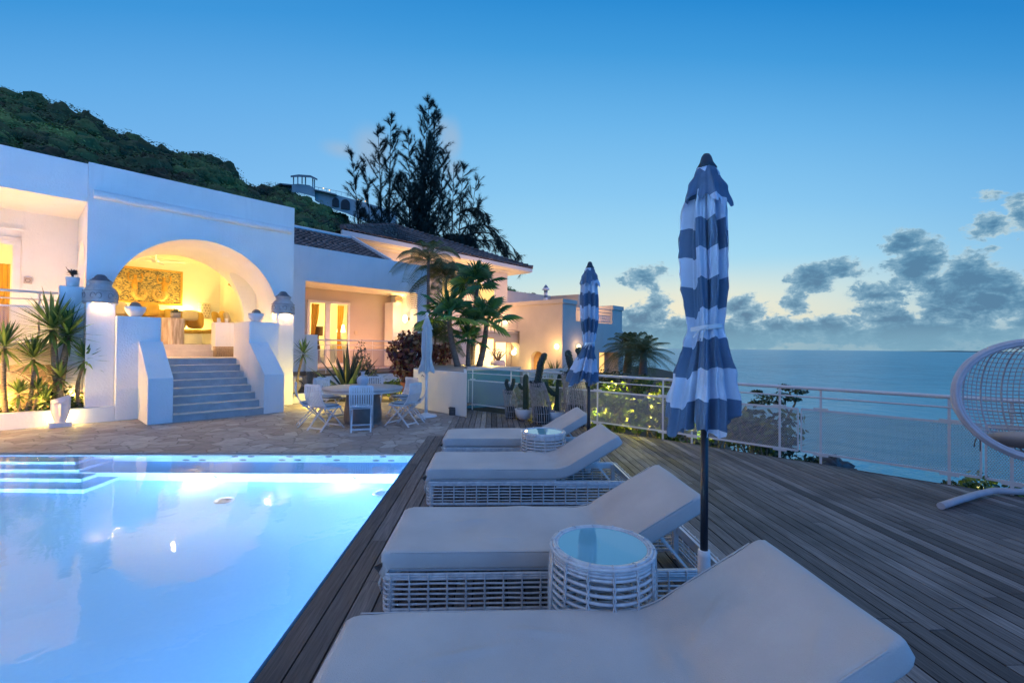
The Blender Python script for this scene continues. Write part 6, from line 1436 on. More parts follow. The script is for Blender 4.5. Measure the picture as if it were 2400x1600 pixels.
# ---- feather palm behind
def frond(g, c, d, L, rr, m=34, ll=.38, droop=.5, lw=.03, tint0=.5, vee=.5):
    d = d.normalized(); side = d.cross(Vector((0, 0, 1))); side = side.normalized() if side.length > .05 else Vector((1, 0, 0)); P = []
    for i in range(m+1): s = i/m; P.append(Vector(c)+d*L*s+Vector((0, 0, -droop*L*s*s)))
    g.tube(P[::3]+[P[-1]], [.012*(1-.8*k/len(P[::3])) for k in range(len(P[::3])+1)], 4, tint=.5)
    for i in range(2, m+1):
        s = i/m; t_ = (P[i]-P[i-1]).normalized(); l = ll*(.45+.75*math.sin(PI*min(1, s*.9+.08)))
        for sg in (-1, 1):
            v = (side*sg*.9+t_*.55+Vector((0, 0, vee*.5))).normalized(); a = P[i]; mid = a+v*l*.5; tip = a+v*l+Vector((0, 0, -l*.55)); w = t_*lw
            g.add([a-w*.3, mid-w*.5, tip, mid+w*.5, a+w*.3], [(0, 1, 3, 4), (1, 2, 3)], min(1, max(0, tint0+rr.uniform(-.25, .25))))
fea_m = mat('feather_leaf', (.05, .1, .04), None, tint=[(0, (.04, .075, .04)), (.5, (.09, .14, .065)), (1, (.20, .24, .10))], rough=.5, tr=.3)
def feather_palm(base, top, r, nf, L, lb, seed, name='feather_palm', grp=None, ll=.4, droop=.5, m=36, lo=-10, hi=80, stems=1, lw=.034):
    rr = random.Random(seed); base = Vector(base); top = Vector(top); h = top-base; t = thing(name, lb, 'palm', base, 0, grp); g = M()
    g.tube([h*(i/8) for i in range(9)], [r*(1.2-.4*i/8) for i in range(9)], 10); g.build('trunk', palm_trunk, t)
    for i in range(nf):
        e = R(lo+(hi-lo)*(i+.5)/nf); a = i*2.39996+seed; d = Vector((math.cos(a)*math.cos(e), math.sin(a)*math.cos(e), math.sin(e)))
        g = M(); frond(g, h, d, L*rr.uniform(.85, 1.1), rr, m, ll, droop*rr.uniform(.8, 1.2), lw); g.build('frond', fea_m, t)
    return t
feather_palm(at(1003, 860, 16.5), at(1004, 612, 16.5), .06, 11, 1.7, 'tall feather palm rising over the end of the square-porch wing', 2, grp='feather palms behind the wing', ll=.5, droop=.62, lw=.030)
feather_palm(at(1040, 860, 17.5), at(1046, 650, 17.5), .05, 13, 1.7, 'shorter feather palm between the tall one and the fan palms', 6, grp='feather palms behind the wing', ll=.45, droop=.7, lw=.042)
feather_palm(at(1010, 862, 15.5), at(1022, 790, 15.5), .04, 12, 1.3, 'small feather palm low behind the croton', 7, grp='feather palms behind the wing', ll=.35, droop=.5)
# date palms to seaward of the block house
dp_m = 'date palms beside the block house'
feather_palm((at(1470, 875, 27)), at(1474, 818, 27), .22, 40, 1.75, 'bushy dark date palm against the corner of the block house', 11, 'date_palm', dp_m, .5, .45, 20, -40, 85, lw=.04)
feather_palm((at(1507, 880, 25)), at(1508, 826, 25), .20, 34, 1.7, 'date palm seaward of the other, one frond stretched far right', 14, 'date_palm', dp_m, .42, .4, 20, -25, 80, lw=.036)
# grasses and palmettos behind the fence
pal_m = mat('palmetto_leaf', (.1, .15, .04), None, tint=[(0, (.03, .07, .02)), (.5, (.09, .15, .03)), (1, (.20, .25, .05))], rough=.5, tr=.3)
for px, py, zc, L, lb, sd in ((1300, 868, 16, .95, 'spiky green palmetto rising behind the fence between two cacti', 1), (1285, 895, 13.5, .75, 'palmetto fan low behind the fence beside the tall twisted cactus', 2)):
    c = at(px, py, zc); t = thing('palmetto', lb, 'palmetto', c, 0, 'palmettos behind the fence'); g = M(); rr = random.Random(sd)
    for i in range(110): e = R(rr.uniform(5, 80)); a = rr.uniform(0, 6.28); blade(g, (rr.uniform(-.1, .1), rr.uniform(-.1, .1), -.3), Vector((math.cos(a)*math.cos(e), math.sin(a)*math.cos(e), math.sin(e))), L*rr.uniform(.7, 1.1), .035, .2, rr, seg=3)
    g.build('leaves', pal_m, t)
# pot with thorny plant before the arch door
c = at(1167, 862, 31); t = thing('potted_desert_rose', 'grey round pot with a bare desert rose in front of the glowing arch', 'potted plant', c-Vector((0, 0, .1)), 0)
g = M(); g.lathe([(.3, 0), (.48, .2), (.52, .42), (.44, .6), (.40, .62), (.36, .5), (.001, .5)], 24); g.build('pot', mat('grey_pot', (.4, .38, .42)), t)
g = M(); rr = random.Random(6)
for i in range(12):
    a = rr.uniform(0, 6.28); d = Vector((math.cos(a), math.sin(a)*.5, 1.1)); g.tube([(0, 0, .55), tuple(Vector((0, 0, .6))+d*.25), tuple(Vector((0, 0, .65))+d*.5+Vector((rr.uniform(-.2, .2), 0, 0)))], [.06, .035, .015], 5)
g.build('stems', mat('stem_dark', (.1, .07, .05)), t); g = M(); leafcloud(g, (0, 0, 1.1), (.55, .4, .35), 90, .07, rr); g.build('foliage', cr_m, t)
# ---- cacti in baskets and bowls
cac_m = mat('cactus_skin', (.035, .075, .045), (.02, .045, .035), 9, .55, .3, 60); cac_d = mat('twisted_cactus_skin', (.022, .042, .038), (.04, .06, .05), 20, .6, .4, 60)
def twisted(g, P, r, turns, ribs=5):
    n = 60; m = 25; pts = []; L = len(P)-1
    def pt(s):
        k = min(L-1, int(s*L)); f = s*L-k; p0 = P[max(0, k-1)]; p1 = P[k]; p2 = P[k+1]; p3 = P[min(L, k+2)]
        return .5*((2*p1)+(p2-p0)*f+(2*p0-5*p1+4*p2-p3)*f*f+(3*p1-p0-3*p2+p3)*f**3)
    P = [Vector(p) for p in P]; vs = []
    for i in range(n+1):
        s = i/n; c = pt(s); t_ = (pt(min(1, s+.01))-pt(max(0, s-.01))).normalized(); x = t_.cross(Vector((0, 1, 0))).normalized(); y = t_.cross(x)
        rad = r*(1 if s < .85 else math.sqrt(max(.02, 1-((s-.85)/.15)**2)))
        for k in range(m):
            a = 2*PI*k/m; q = rad*(1+.34*(abs(math.cos(ribs*(a*.5)+turns*PI*s))*2-1))
            vs.append(c+(x*math.cos(a)+y*math.sin(a))*q)
    g.add(vs, [(i*m+k, i*m+(k+1) % m, (i+1)*m+(k+1) % m, (i+1)*m+k) for i in range(n) for k in range(m)], smooth=True)
def ribbed(g, P, r, ribs=9):
    P = [Vector(p) for p in P]; m = ribs*6; vs = []; n = len(P)-1; N_ = 30
    for i in range(N_+1):
        s = i/N_; k = min(n-1, int(s*n)); c = P[k].lerp(P[k+1], s*n-k); t_ = (P[min(n, k+1)]-P[k]).normalized(); x = t_.cross(Vector((0, 1, 0))).normalized(); y = t_.cross(x)
        rad = r*(1-.12*s)*(1 if s < .88 else math.sqrt(max(.01, 1-((s-.88)/.12)**2)))
        for j in range(m): a = 2*PI*j/m; vs.append(c+(x*math.cos(a)+y*math.sin(a))*rad*(1+.16*math.cos(ribs*a)))
    g.add(vs, [(i*m+k, i*m+(k+1) % m, (i+1)*m+(k+1) % m, (i+1)*m+k) for i in range(N_) for k in range(m)], smooth=True)
stick_m = mat('grey_sticks', (.50, .46, .45), (.30, .27, .26), 14, .9, .5, 30)
def basket(t, r0, r1, h, lean, seed, n):
    g = M(); rr = random.Random(seed)
    for k in range(n):
        a = 2*PI*k/n+rr.uniform(-.03, .03); P = []
        for i in range(7):
            s = i/6; r = r0+(r1-r0)*s + .02*math.sin(PI*s); P.append((r*math.cos(a)+lean[0]*s*s, r*math.sin(a)+lean[1]*s*s, (h+.02*math.cos(a)*0+rr.uniform(0, .02)*s)*s))
        g.tube(P, rr.uniform(.008, .012), 5)
    for z in (.06, .26, .46, .66, .84, .97):
        r = (r0+(r1-r0)*z+.02*math.sin(PI*z))+.012; g.tube([(r*math.cos(a)+lean[0]*z*z, r*math.sin(a)+lean[1]*z*z, h*z) for a in frange(0, 2*PI, 33)[:-1]], .006, 5, closed=True)
    g.build('stick_basket', stick_m, t)
    g = M(); g.lathe([(r0*.86, .0), (r0*.86, h*.4), (.001, h*.4)], 20); g.build('inner_pot', mat('inner_pot', (.05, .045, .04)), t)
def px_off(base, px, py): q = onz(*base); d = ray(px, py); k = (q.y-CAM.y)/d.y; p = CAM+d*k; return p-q
def ct(b, lb): return thing('potted_cactus', lb, 'potted cactus', b, 0, 'potted cacti on the deck')
B1 = (1200, 979); t = ct(onz(*B1), 'smallest basket cactus with two short twisted stems, leftmost of the cacti'); basket(t, .135, .12, .64, (-.10, 0), 1, 18)
g = M(); o1, o2 = px_off(B1, 1190, 888), px_off(B1, 1204, 886); twisted(g, [(-.08, 0, .55), (-.10, 0, .68), (-.14, 0, .80), tuple(o1)], .035, 6); twisted(g, [(-.05, 0, .55), (-.02, 0, .68), (.02, 0, .8), tuple(o2)], .035, 6); g.build('cactus', cac_d, t)
g = M(); leafcloud(g, (-.08, 0, .62), (.12, .12, .06), 60, .03, random.Random(1)); g.build('mulch', mat('mulch', (.05, .05, .05)), t)
B2 = (1271, 991); t = ct(onz(*B2), 'basket cactus with a tall dark corkscrew stem curving right, between the two white bowls'); basket(t, .20, .165, .87, (-.14, 0), 2, 26)
g = M(); twisted(g, [(-.13, 0, .78), (-.10, 0, .95), tuple(px_off(B2, 1265, 868)), tuple(px_off(B2, 1268, 850)), tuple(px_off(B2, 1279, 827))], .062, 11); g.build('cactus', cac_d, t)
g = M(); leafcloud(g, (-.14, 0, .86), (.17, .17, .07), 160, .04, random.Random(2)); g.build('mulch', MATS['mulch'], t)
B3 = (1355, 996); t = ct(onz(*B3), 'largest basket cactus, behind the farthest lounger and the small parasol, two corkscrew stems'); basket(t, .26, .21, 1.08, (-.16, 0), 3, 32)
g = M(); twisted(g, [(-.16, 0, .95), (-.14, 0, 1.15), (-.19, 0, 1.35), tuple(px_off(B3, 1330, 820))], .06, 12); twisted(g, [(.0, 0, .95), (.02, 0, 1.2), (.04, 0, 1.5), tuple(px_off(B3, 1352, 815))], .06, 12); g.build('cactus', cac_d, t)
g = M(); leafcloud(g, (-.14, 0, 1.08), (.22, .2, .08), 200, .04, random.Random(3)); g.build('mulch', MATS['mulch'], t)
def bowl_cactus(b, lb, Rb, hb):
    t = ct(onz(*b), lb); g = M(); g.lathe([(.07, 0), (.10, .0), (.19, .07), (Rb, hb), (Rb-.015, hb+.004), (Rb-.03, hb-.05), (.001, hb-.06)], 36); g.build('bowl', bowl_m, t)
    g = M(); rr = random.Random(int(Rb*1000))
    for k in range(90):
        a = rr.uniform(0, 6.28); r = (Rb-.05)*math.sqrt(rr.random()); c = (r*math.cos(a), r*math.sin(a), hb-.03+rr.uniform(0, .025)); s = rr.uniform(.014, .03)
        blob(g, c, s, s*rr.uniform(.8, 1.2), s*.75, k, .1, 5, 7)
    g.build('pebbles', mat('pebbles', (.5, .48, .47), (.34, .33, .34), 3, .8), t); return t
C1 = (1230, 984); t = bowl_cactus(C1, 'white bowl with a straight green column cactus and a small side knob', .235, .25)
g = M(); top = px_off(C1, 1233, 876); ribbed(g, [(.02, 0, .2), (.02, 0, .5), (.01, 0, .8), tuple(top)], .062); ribbed(g, [(.0, 0, .72), (-.09, 0, .72), (-.125, 0, .78), (-.13, 0, .83)], .038, 7); g.build('cactus', cac_m, t)
C2 = (1303, 990); t = bowl_cactus(C2, 'white bowl with a tall column cactus and one long arm reaching left', .25, .25)
g = M(); ribbed(g, [(.03, 0, .2), (.04, 0, .5), (.06, 0, .9), tuple(px_off(C2, 1317, 868))], .062); ribbed(g, [(.03, -.02, .62), (-.08, -.04, .64), (-.22, -.05, .78), tuple(px_off(C2, 1279, 893)+Vector((0, -.05, 0)))], .05, 8); g.build('cactus', cac_m, t)
# ---- sea grape hedge behind the fence
sg = mat('sea_grape_leaf', (.1, .15, .03), None, tint=[(0, (.015, .04, .015)), (.45, (.05, .10, .025)), (.8, (.14, .20, .03)), (1, (.30, .32, .05))], rough=.35, tr=.35)
dk = mat('dark_leaf', (.02, .04, .02), None, tint=[(0, (.008, .02, .010)), (.6, (.02, .05, .022)), (1, (.05, .09, .03))], rough=.5, tr=.2)
HG = 'sea grape bushes beyond the fence'
for i, (x, y, h, lb) in enumerate([(1.3, 11.6, .75, 'sea grape bush behind the baskets of cacti'), (2.6, 10.6, .85, 'lit sea grape bush behind the largest basket cactus'), (3.5, 9.7, .90, 'yellow-lit sea grape bush left of the tall striped parasol'),
                                   (4.3, 8.9, .7, 'sea grape bush directly behind the tall striped parasol'), (5.0, 8.2, .35, 'dark low sea grape bush right of the tall striped parasol')]):
    rr = random.Random(i+40); t = thing('sea_grape_bush', lb, 'bush', (x, y, -.5), 0, HG); g = M()
    for k in range(5): leafcloud(g, (rr.uniform(-.6, .6), rr.uniform(-.35, .5), .45+rr.random()*h*.75), (.42, .38, .38), 85, .115, rr, 'round', elong=1.0, shell=.3)
    g.build('foliage', sg, t); g = M()
    for k in range(9): g.tube([(rr.uniform(-.3, .3), rr.uniform(-.2, .2), -.4), (rr.uniform(-.5, .5), rr.uniform(-.2, .3), .4), (rr.uniform(-.7, .7), rr.uniform(-.3, .4), .9)], [.02, .014, .006], 5)
    g.build('stems', trunk_y, t)
for p, pw in (((1.6, 11.5, .2), 22), ((2.5, 10.9, .1), 30), ((3.3, 9.9, .1), 34), ((4.2, 9.2, 0), 18), ((3.1, 11.1, .9), 30), ((2.6, 9.6, 1.5), 14), ((3.4, 8.9, 1.3), 12)): lamp('hedge_light', p, pw, (1, .86, .10), .05)
SH = 'dark shrubs on the slope'
for i, (px, py, zc, s, lb, m_) in enumerate([(1350, 905, 15, 1.0, 'dark shrub between the small parasol and the block house', dk), (1430, 900, 16, 1.1, 'dark rounded shrub before the lit windows of the block house', dk), (1520, 905, 16, .8, 'upright yellow-lit shrub left of the tall parasol skirt', sg),
        (1740, 990, 11, 1.1, 'dark feathery bush seen through the panel right of the tall parasol', dk), (1800, 1035, 10, .8, 'dark bush below the panel near the leaning tree', dk), (1690, 1060, 9.2, .7, 'dark low bush below the fence behind the tall parasol', dk),
        (1890, 1085, 9.4, .7, 'dark green bush under the fence post right of the leaning tree', dk), (1580, 1045, 10.2, .7, 'leafy green bush under the fence left of the tall parasol pole', sg)]):
    c = at(px, py, zc); rr = random.Random(i+70); t = thing('slope_shrub', lb, 'shrub', c-Vector((0, 0, .5*s)), 0, SH); g = M()
    for k in range(6): leafcloud(g, (rr.uniform(-.5, .5)*s, rr.uniform(-.4, .4)*s, rr.uniform(.1, .7)*s), (.42*s, .4*s, .34*s), 150, .07, rr, shell=.2)
    g.build('foliage', m_, t); g = M()
    for k in range(6): g.tube([(rr.uniform(-.1, .1), rr.uniform(-.1, .1), -1.2), (rr.uniform(-.4, .4)*s, rr.uniform(-.3, .3)*s, .4*s)], [.03, .008], 5)
    g.build('stems', trunk_y, t)
# plants below the deck at the right
for i, (px, py, zc, s, lb, m_) in enumerate([(2290, 1150, 6.3, .38, 'green shrub poking up under the fence below the egg chair', sg), (2350, 1172, 6.1, .34, 'bright leafy shrub under the egg chair', sg), (2395, 1185, 6.0, .3, 'shrub at the right edge under the egg chair', dk), (2105, 1125, 7.6, .22, 'tiny dark shrub tip above the deck edge in front of the sea', dk), (2250, 1130, 7.0, .25, 'thin-stemmed plant left of the egg chair shrubs', dk)]):
    c = at(px, py, zc); rr = random.Random(i+90); t = thing('cliff_shrub', lb, 'shrub', c-Vector((0, 0, .3)), 0, 'small shrubs below the deck edge'); g = M()
    for k in range(5): leafcloud(g, (rr.uniform(-.7, .7)*s, rr.uniform(-.5, .5)*s, .2+rr.uniform(-.3, .5)*s), (.5*s, .5*s, .45*s), 60, .06, rr, 'round' if m_ is sg else None, elong=1.1)
    g.build('foliage', m_, t); g = M()
    for k in range(8): g.tube([(rr.uniform(-.1, .1), rr.uniform(-.1, .1), -.8), (rr.uniform(-.7, .7)*s, rr.uniform(-.5, .5)*s, .3)], [.02, .006], 5)
    g.build('stems', trunk_y, t)
lamp('hedge_light', at(2330, 1168, 6.4), 5, (1, .9, .3), .05)
# leaning tree over the sea
b = at(1815, 1075, 12); t = thing('leaning_tree', 'small dark wind-bent tree leaning over the sea behind the fence', 'tree', b, 0)
def rel(px, py, zc=12): return at(px, py, zc)-b
g = M(); g.tube([rel(1815, 1110), rel(1835, 1005), rel(1850, 970), rel(1864, 945), rel(1868, 925)], [.07, .05, .035, .022, .012], 7); g.tube([rel(1850, 970), rel(1835, 945), rel(1800, 942), rel(1775, 940)], [.03, .02, .014, .008], 6); g.tube([rel(1864, 945), rel(1850, 918), rel(1840, 905)], [.02, .012, .006], 5); g.build('trunk', trunk_y, t)
g = M(); rr = random.Random(17)
for (px, py, r) in ((1850, 910, .22), (1872, 918, .2), (1830, 925, .25), (1800, 930, .28), (1780, 942, .25), (1860, 935, .18), (1820, 942, .2), (1773, 918, .12), (1768, 945, .12), (1835, 905, .16)): leafcloud(g, rel(px, py), (r*1.3, r, r*.32), 70, .06, rr)
g.build('crown', dk, t)
# rocks and surf below
g = M(); rr = random.Random(5)
for i in range(7): c = at(1925+i*9+rr.uniform(-4, 4), 1088+rr.uniform(0, 14)+i*1.5, 38); blob(g, c, rr.uniform(.5, 1.3), rr.uniform(.5, 1), rr.uniform(.4, .9), i, .3, 8, 12)
tag(g.build('shore_rocks', mat('wet_rock', (.02, .022, .025), (.05, .05, .055), 2, .5)), 'cluster of black wet shore rocks in the surf', 'rocks', kind='stuff')
# ================================================================ HILL, FAR VILLA, CASUARINAS
SIL = [(-200, 120), (0, 190), (60, 204), (100, 212), (150, 232), (190, 240), (230, 266), (270, 288), (330, 306), (400, 330), (450, 342), (500, 354), (540, 378), (565, 398), (600, 416), (660, 430), (700, 440), (760, 468), (820, 500), (870, 530), (950, 560), (1040, 590), (1100, 622), (1190, 667), (1225, 676), (1255, 688), (1300, 706), (1380, 740), (1420, 800)]
def sil_el(px):
    for (a, b), (c, d) in zip(SIL, SIL[1:]):
        if a <= px <= c: y = b+(d-b)*(px-a)/(c-a); v = ray(px, y); return math.atan2(v.x, v.y), v.z/math.hypot(v.x, v.y)
pts = [sil_el(px) for px in range(-200, 1420, 12)]
def hill_h(az, r):
    k = 0
    for (a, e), (a2, e2) in zip(pts, pts[1:]):
        if a <= az <= a2: k = e+(e2-e)*(az-a)/(a2-a); break
    rid = 135+30*mnoise.noise(Vector((az*4, 0, 0))); s = min(1, max(0, (r-38)/(rid-38))); H_ = CAM.z+k*rid-4.6
    prof = s**1.05 if r < rid else 1-.25*(r-rid)/60
    return max(-1, -.5+(H_+.5)*prof) + 1.6*mnoise.noise(Vector((az*14, r*.05, 2)))*min(1, s*3)*(1 if s < .93 else .3)
g = M(); A_ = frange(pts[0][0], pts[-1][0], 110); Rr = [34, 40, 48, 56, 66, 76, 88, 100, 112, 124, 136, 150, 170, 195]
g.add([(r*math.sin(a), r*math.cos(a), hill_h(a, r)) for r in Rr for a in A_], [(j*110+i, j*110+i+1, (j+1)*110+i+1, (j+1)*110+i) for j in range(len(Rr)-1) for i in range(109)], smooth=True)
struct(g.build('hill', mat('hill_ground', (.018, .034, .020), (.03, .05, .028), .2, 1), origin=(0, 0, 0)))
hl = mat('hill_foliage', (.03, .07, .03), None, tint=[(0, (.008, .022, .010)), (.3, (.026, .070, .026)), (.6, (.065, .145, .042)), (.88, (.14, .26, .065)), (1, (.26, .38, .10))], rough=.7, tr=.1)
rr = random.Random(77); g = M()
def crown(c, R_, hh, n, t0, ls):
    vs = []; q, m = 7, 12                      # leafy mass inside the crown
    for j in range(q+1):
        for k in range(m):
            ph = PI*.68*j/q; a = 2*PI*k/m; d = Vector((math.sin(ph)*math.cos(a), math.sin(ph)*math.sin(a), math.cos(ph))); s = .74*(1+.55*mnoise.noise(d*2.3+c*.7))
            vs.append(c+Vector((d.x*R_, d.y*R_, d.z*hh))*s)
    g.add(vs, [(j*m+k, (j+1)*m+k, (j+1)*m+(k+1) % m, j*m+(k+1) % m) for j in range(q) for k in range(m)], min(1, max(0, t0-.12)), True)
    for _ in range(n):
        a = rr.uniform(0, 2*PI); z = rr.uniform(-.25, 1); bump = 1+.42*mnoise.noise(Vector((math.cos(a)*2.2+c.x, math.sin(a)*2.2+c.y, z*2.4))); s = math.sqrt(max(0, 1-z*z))*rr.uniform(.78, 1.02)*bump
        d = Vector((s*math.cos(a), s*math.sin(a), z)); o = c+Vector((d.x*R_, d.y*R_, d.z*hh)); n_ = (d+Vector((rr.uniform(-.28, .28), rr.uniform(-.28, .28), rr.uniform(-.1, .3)))).normalized()
        x = n_.orthogonal().normalized(); y = n_.cross(x); th = rr.uniform(0, 6.28); x, y = x*math.cos(th)+y*math.sin(th), y*math.cos(th)-x*math.sin(th); l = ls*rr.uniform(.6, 1.4)
        g.add([o-x*l*.6, o+y*l*.4, o+x*l*.6, o-y*l*.4], [(0, 1, 2, 3)], min(1, max(0, t0+rr.uniform(-.16, .13)+.10*z-.02)))  # leaves tinted lighter towards the crown top, skylight put into their colour
az0, az1 = pts[0][0], pts[-1][0]
for i in range(4300):
    r = 42+(168-42)*rr.random()**.85; a = az0+(az1-az0)*rr.random()**1.15; c = Vector((r*math.sin(a), r*math.cos(a), hill_h(a, r)))
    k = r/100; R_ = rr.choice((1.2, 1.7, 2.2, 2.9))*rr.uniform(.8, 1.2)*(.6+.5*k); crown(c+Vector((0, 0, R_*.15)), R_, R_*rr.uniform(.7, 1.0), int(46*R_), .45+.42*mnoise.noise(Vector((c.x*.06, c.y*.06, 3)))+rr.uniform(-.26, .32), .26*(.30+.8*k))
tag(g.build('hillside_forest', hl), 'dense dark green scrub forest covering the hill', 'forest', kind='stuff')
# villa on the ridge
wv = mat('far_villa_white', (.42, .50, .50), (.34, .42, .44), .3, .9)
Z = 122; c0 = at(680, 450, Z); t = thing('ridge_villa', 'pale terraced villa with a columned lookout pavilion on the ridge', 'house', (c0.x, c0.y, c0.z-6), 0)
def A2(px, py, z=Z): return at(px, py, z)
def slab(g, pxs, y0s, y1s, za, zb):     # wall strip between two outlines with real depth
    vs = []; n = len(pxs)
    for z in (za, zb): vs += [A2(p, a, z) for p, a in zip(pxs, y0s)] + [A2(p, b, z) for p, b in zip(pxs, y1s)]
    fs = [(n-1-0, 0)] if False else []
    for i in range(n-1): fs += [(i, i+1, n+i+1, n+i), (2*n+i, 3*n+i, 3*n+i+1, 2*n+i+1), (i, 2*n+i, 2*n+i+1, i+1), (n+i, n+i+1, 3*n+i+1, 3*n+i)]
    fs += [(0, n, 3*n, 2*n), (n-1, 3*n-1, 4*n-1, 2*n-1)]; g.add(vs, fs)
g = M(); slab(g, [684, 700, 725, 738], [432, 431, 434, 442], [452, 452, 458, 462], Z, Z+6); slab(g, [738, 760, 786, 812, 830, 880, 930], [444, 449, 456, 463, 468, 482, 498], [470, 482, 492, 500, 508, 530, 545], Z+1, Z+8); slab(g, [645, 662, 684], [433, 430, 433], [446, 448, 452], Z+2, Z+8)
g.build('wall', wv, t, Matrix(), recalc=True)
g = M(); slab(g, [681, 700, 728, 744], [411.5, 409, 411, 419], [416, 415, 416.5, 423], Z-1.5, Z+6.5); slab(g, [645, 656, 684], [434, 429, 432], [436, 432, 435], Z, Z+7); slab(g, [736, 760, 786, 790], [443, 448, 454, 456], [445.5, 450.5, 457, 459], Z-.5, Z+5); g.build('roof', mat('far_roof', (.2, .26, .28)), t, Matrix(), recalc=True)
g = M()
for px, a, b, z in ((688, 414, 432, Z), (698, 413, 431, Z-1), (716, 414, 433, Z), (733, 418, 440, Z), (737, 421, 442, Z+3), (708, 414, 431, Z+5)): g.bar(A2(px, a, z), A2(px, b, z), .22, .22)
g.build('columns', wv, t, Matrix())
g = M(); P = [A2(px, y, Z) for px, y in ((738, 438), (755, 441), (775, 445), (800, 450), (828, 458), (832, 466))]; g.tube(P, .05, 4)
for p in P: g.bar(p, p-Vector((0, 0, 1.0)), .06, .06)
for a, b in zip(P, P[1:]): m_ = (a+b)/2; g.bar(m_, m_-Vector((0, 0, 1.0)), .06, .06)
g.build('terrace_rail', wv, t, Matrix())
for px, py, w_, h_ in ((786, 473, 15, 20), (809, 478, 20, 22), (850, 495, 16, 18)):
    g = M(); vs = [A2(px-w_/2, py+h_/2, Z+.6)] + [A2(px+w_/2*math.cos(PI-PI*k/10), py-h_*.05-h_*.45*math.sin(PI*k/10), Z+.6) for k in range(11)] + [A2(px+w_/2, py+h_/2+2, Z+.6)]
    n = len(vs); g.add(vs+[v+Vector((0, .5, 0)) for v in vs], [tuple(range(n)), tuple(reversed(range(n, 2*n)))]+[(i, n+i, n+(i+1) % n, (i+1) % n) for i in range(n)]); g.build('arched_window', mat('dark_opening', (.02, .04, .05)), t, Matrix(), recalc=True)
fl = emit('far_light', (1, .55, .2), 3)
for px, py in ((758, 441.5), (772, 446), (840, 468), (848, 470), (856, 472)): g = M(); blob(g, A2(px, py, Z-1), .17, .17, .14, 1, 0, 5, 8); g.build('lamp', fl, t, Matrix())
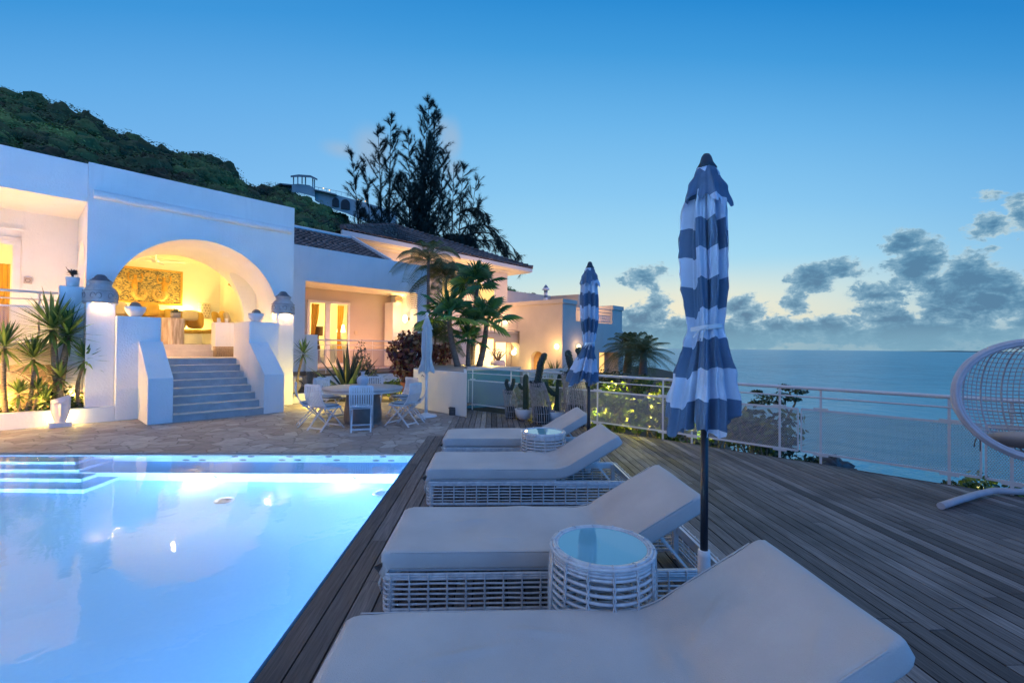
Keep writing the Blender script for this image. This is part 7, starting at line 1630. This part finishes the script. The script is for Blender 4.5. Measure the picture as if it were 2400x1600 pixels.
# ---- casuarinas
need = mat('casuarina_needles', (.01, .03, .02), None, tint=[(0, (.004, .016, .014)), (.6, (.009, .028, .022)), (1, (.018, .045, .030))], rough=.8)
barkc = mat('casuarina_bark', (.03, .03, .028), (.05, .045, .04), 2, .95)
def casuarina(base, leaders, lb, seed, drops=(), dens=1.0):
    rr = random.Random(seed); base = Vector(base); t = thing('casuarina_tree', lb, 'casuarina tree', base, 0, 'tall casuarinas behind the house'); tr = M(); g = M()
    def tuft(p, d, n, l):
        for _ in range(n):
            v = (d*1.3+Vector((rr.gauss(0, .40), rr.gauss(0, .40), rr.gauss(0, .34)))).normalized(); q = p+v*l*rr.uniform(.5, 1.2); sd = v.orthogonal().normalized()*rr.uniform(.018, .038)
            q2 = q+Vector((0, 0, -.10*l)); g.add([p-sd*.5, p+sd*.5, q2], [(0, 1, 2)], rr.random())
    def limb(p, d, L, sag, r):
        n = max(4, int(L/.42)); P = [p]; v = d.normalized()
        for i in range(n): v = (v+Vector((rr.gauss(0, .06), rr.gauss(0, .06), sag/n+rr.gauss(0, .04)))).normalized(); P.append(P[-1]+v*L/n)
        tr.tube(P, [max(.012, r*(1-i/(n+.5))*.7) for i in range(n+1)], 4)
        for i in range(1, n+1):
            vv = (P[i]-P[i-1]).normalized(); tuft(P[i], vv, int(rr.uniform(16, 24)*dens), .72); tuft(P[i].lerp(P[i-1], .5), vv, int(16*dens), .66)
            if rr.random() < .8:
                sdir = (vv+Vector((rr.gauss(0, .55), rr.gauss(0, .55), rr.gauss(.1, .35)))).normalized(); l2 = (L*.22+.35)*rr.uniform(.5, 1.3); k = max(2, int(l2/.25)); q = P[i]
                for j in range(k): q = q+sdir*l2/k; tuft(q, sdir, int(17*dens), .64)
    for (tip, x0, w_) in leaders:
        tip = Vector(tip)-base-Vector((0, 0, .95)); P = []; n = 16
        for i in range(n+1): s = i/n; P.append(Vector((tip.x*(s**1.35)+x0*math.sin(PI*s*.9)*(1-s), tip.y*s, tip.z*s)))
        tr.tube(P, [max(.03, .26*w_*(1-i/n)) for i in range(n+1)], 7)
        H_ = tip.z; m = int(50*w_*H_/22)
        for k in range(m):
            s = .12+.88*(k+rr.random())/m; i = min(n-1, int(s*n)); p = P[i].lerp(P[i+1], s*n-i); a = rr.uniform(0, 2*PI); Lb = (5.4*(1-s)**.85+.6)*(.45+.55*w_)*rr.uniform(.45, 1.2); up = .75+.9*s
            limb(p, Vector((math.cos(a), math.sin(a)*.8, up*rr.uniform(.35, 1.0))), Lb, .35 if s > .3 else 0, .05)
        for _ in range(3): tuft(P[-1], Vector((0, 0, 1)), 10, .8)
    for (a, b, c_) in drops:
        a, b, c_ = (Vector(q)-base for q in (a, b, c_)); P = [a.lerp(b, s).lerp(b.lerp(c_, s), s) for s in frange(0, 1, 16)]; tr.tube(P, [.09*(1-i/17)+.01 for i in range(16)], 5)
        for i in range(2, 16):
            d = (P[i]-P[i-1]).normalized(); limb(P[i], d+Vector((rr.gauss(0, .4), rr.gauss(0, .4), rr.gauss(-.1, .4))), rr.uniform(.5, 1.4), -1.2, .015)
    tr.build('trunk', barkc, t); g.build('crown', need, t); return t
ZC = 50
def tp(px, py, dz=0): return at(px, py, ZC+dz)
def root(px, zc=ZC): p = at(px, 600, zc); p.z = 0; return p
casuarina(root(905), [(tp(822, 338), -2.5, .62), (tp(855, 362, 1), -1.2, .6), (tp(886, 282, 1), 0, .78), (tp(917, 254), .3, .85)], 'left casuarina with thin separate leaders and gaps of sky', 1, dens=.9)
casuarina(root(975), [(tp(957, 290, 1), -.6, .85), (tp(1006, 222), 0, 1.15), (tp(1024, 236, 2), .8, .95), (tp(1046, 336, -1), 1.6, .75), (tp(985, 350, 2), 0, 1.0), (tp(938, 395, -1), -.8, .8), (tp(1010, 345, 3), .6, .9), (tp(966, 420, -2), -.2, .9)], 'tallest and densest casuarina in the middle', 2, dens=1.15)
casuarina(root(1055), [(tp(1064, 372), 0, .8), (tp(1087, 370, 1), .5, .75), (tp(1117, 404), 1.4, .7), (tp(1035, 400, 1), -.5, .8), (tp(1126, 452), 2.2, .6)], 'right casuarina with long branches drooping over the roof', 3,
          drops=[(tp(1070, 505), tp(1120, 470), tp(1142, 505)), (tp(1075, 540), tp(1150, 500), tp(1180, 575)), (tp(1085, 555), tp(1170, 520), tp(1222, 608)), (tp(1080, 575), tp(1140, 545), tp(1190, 590))], dens=.8)
# dark thicket at their feet
g = M(); rr = random.Random(9)
for i in range(46): p = at(rr.uniform(800, 1100), rr.uniform(520, 600), rr.uniform(44, 58)); crown(Vector(p)-Vector((0, 0, 2.5)), rr.uniform(1.6, 3), rr.uniform(1.2, 2.2), 110, .12, .32)
tag(g.build('thicket', hl), 'dark mass of undergrowth at the feet of the casuarinas', 'thicket', kind='stuff')
# soft haze of the sea air is left to the sky: near distances stay clear
bpy.context.view_layer.update()
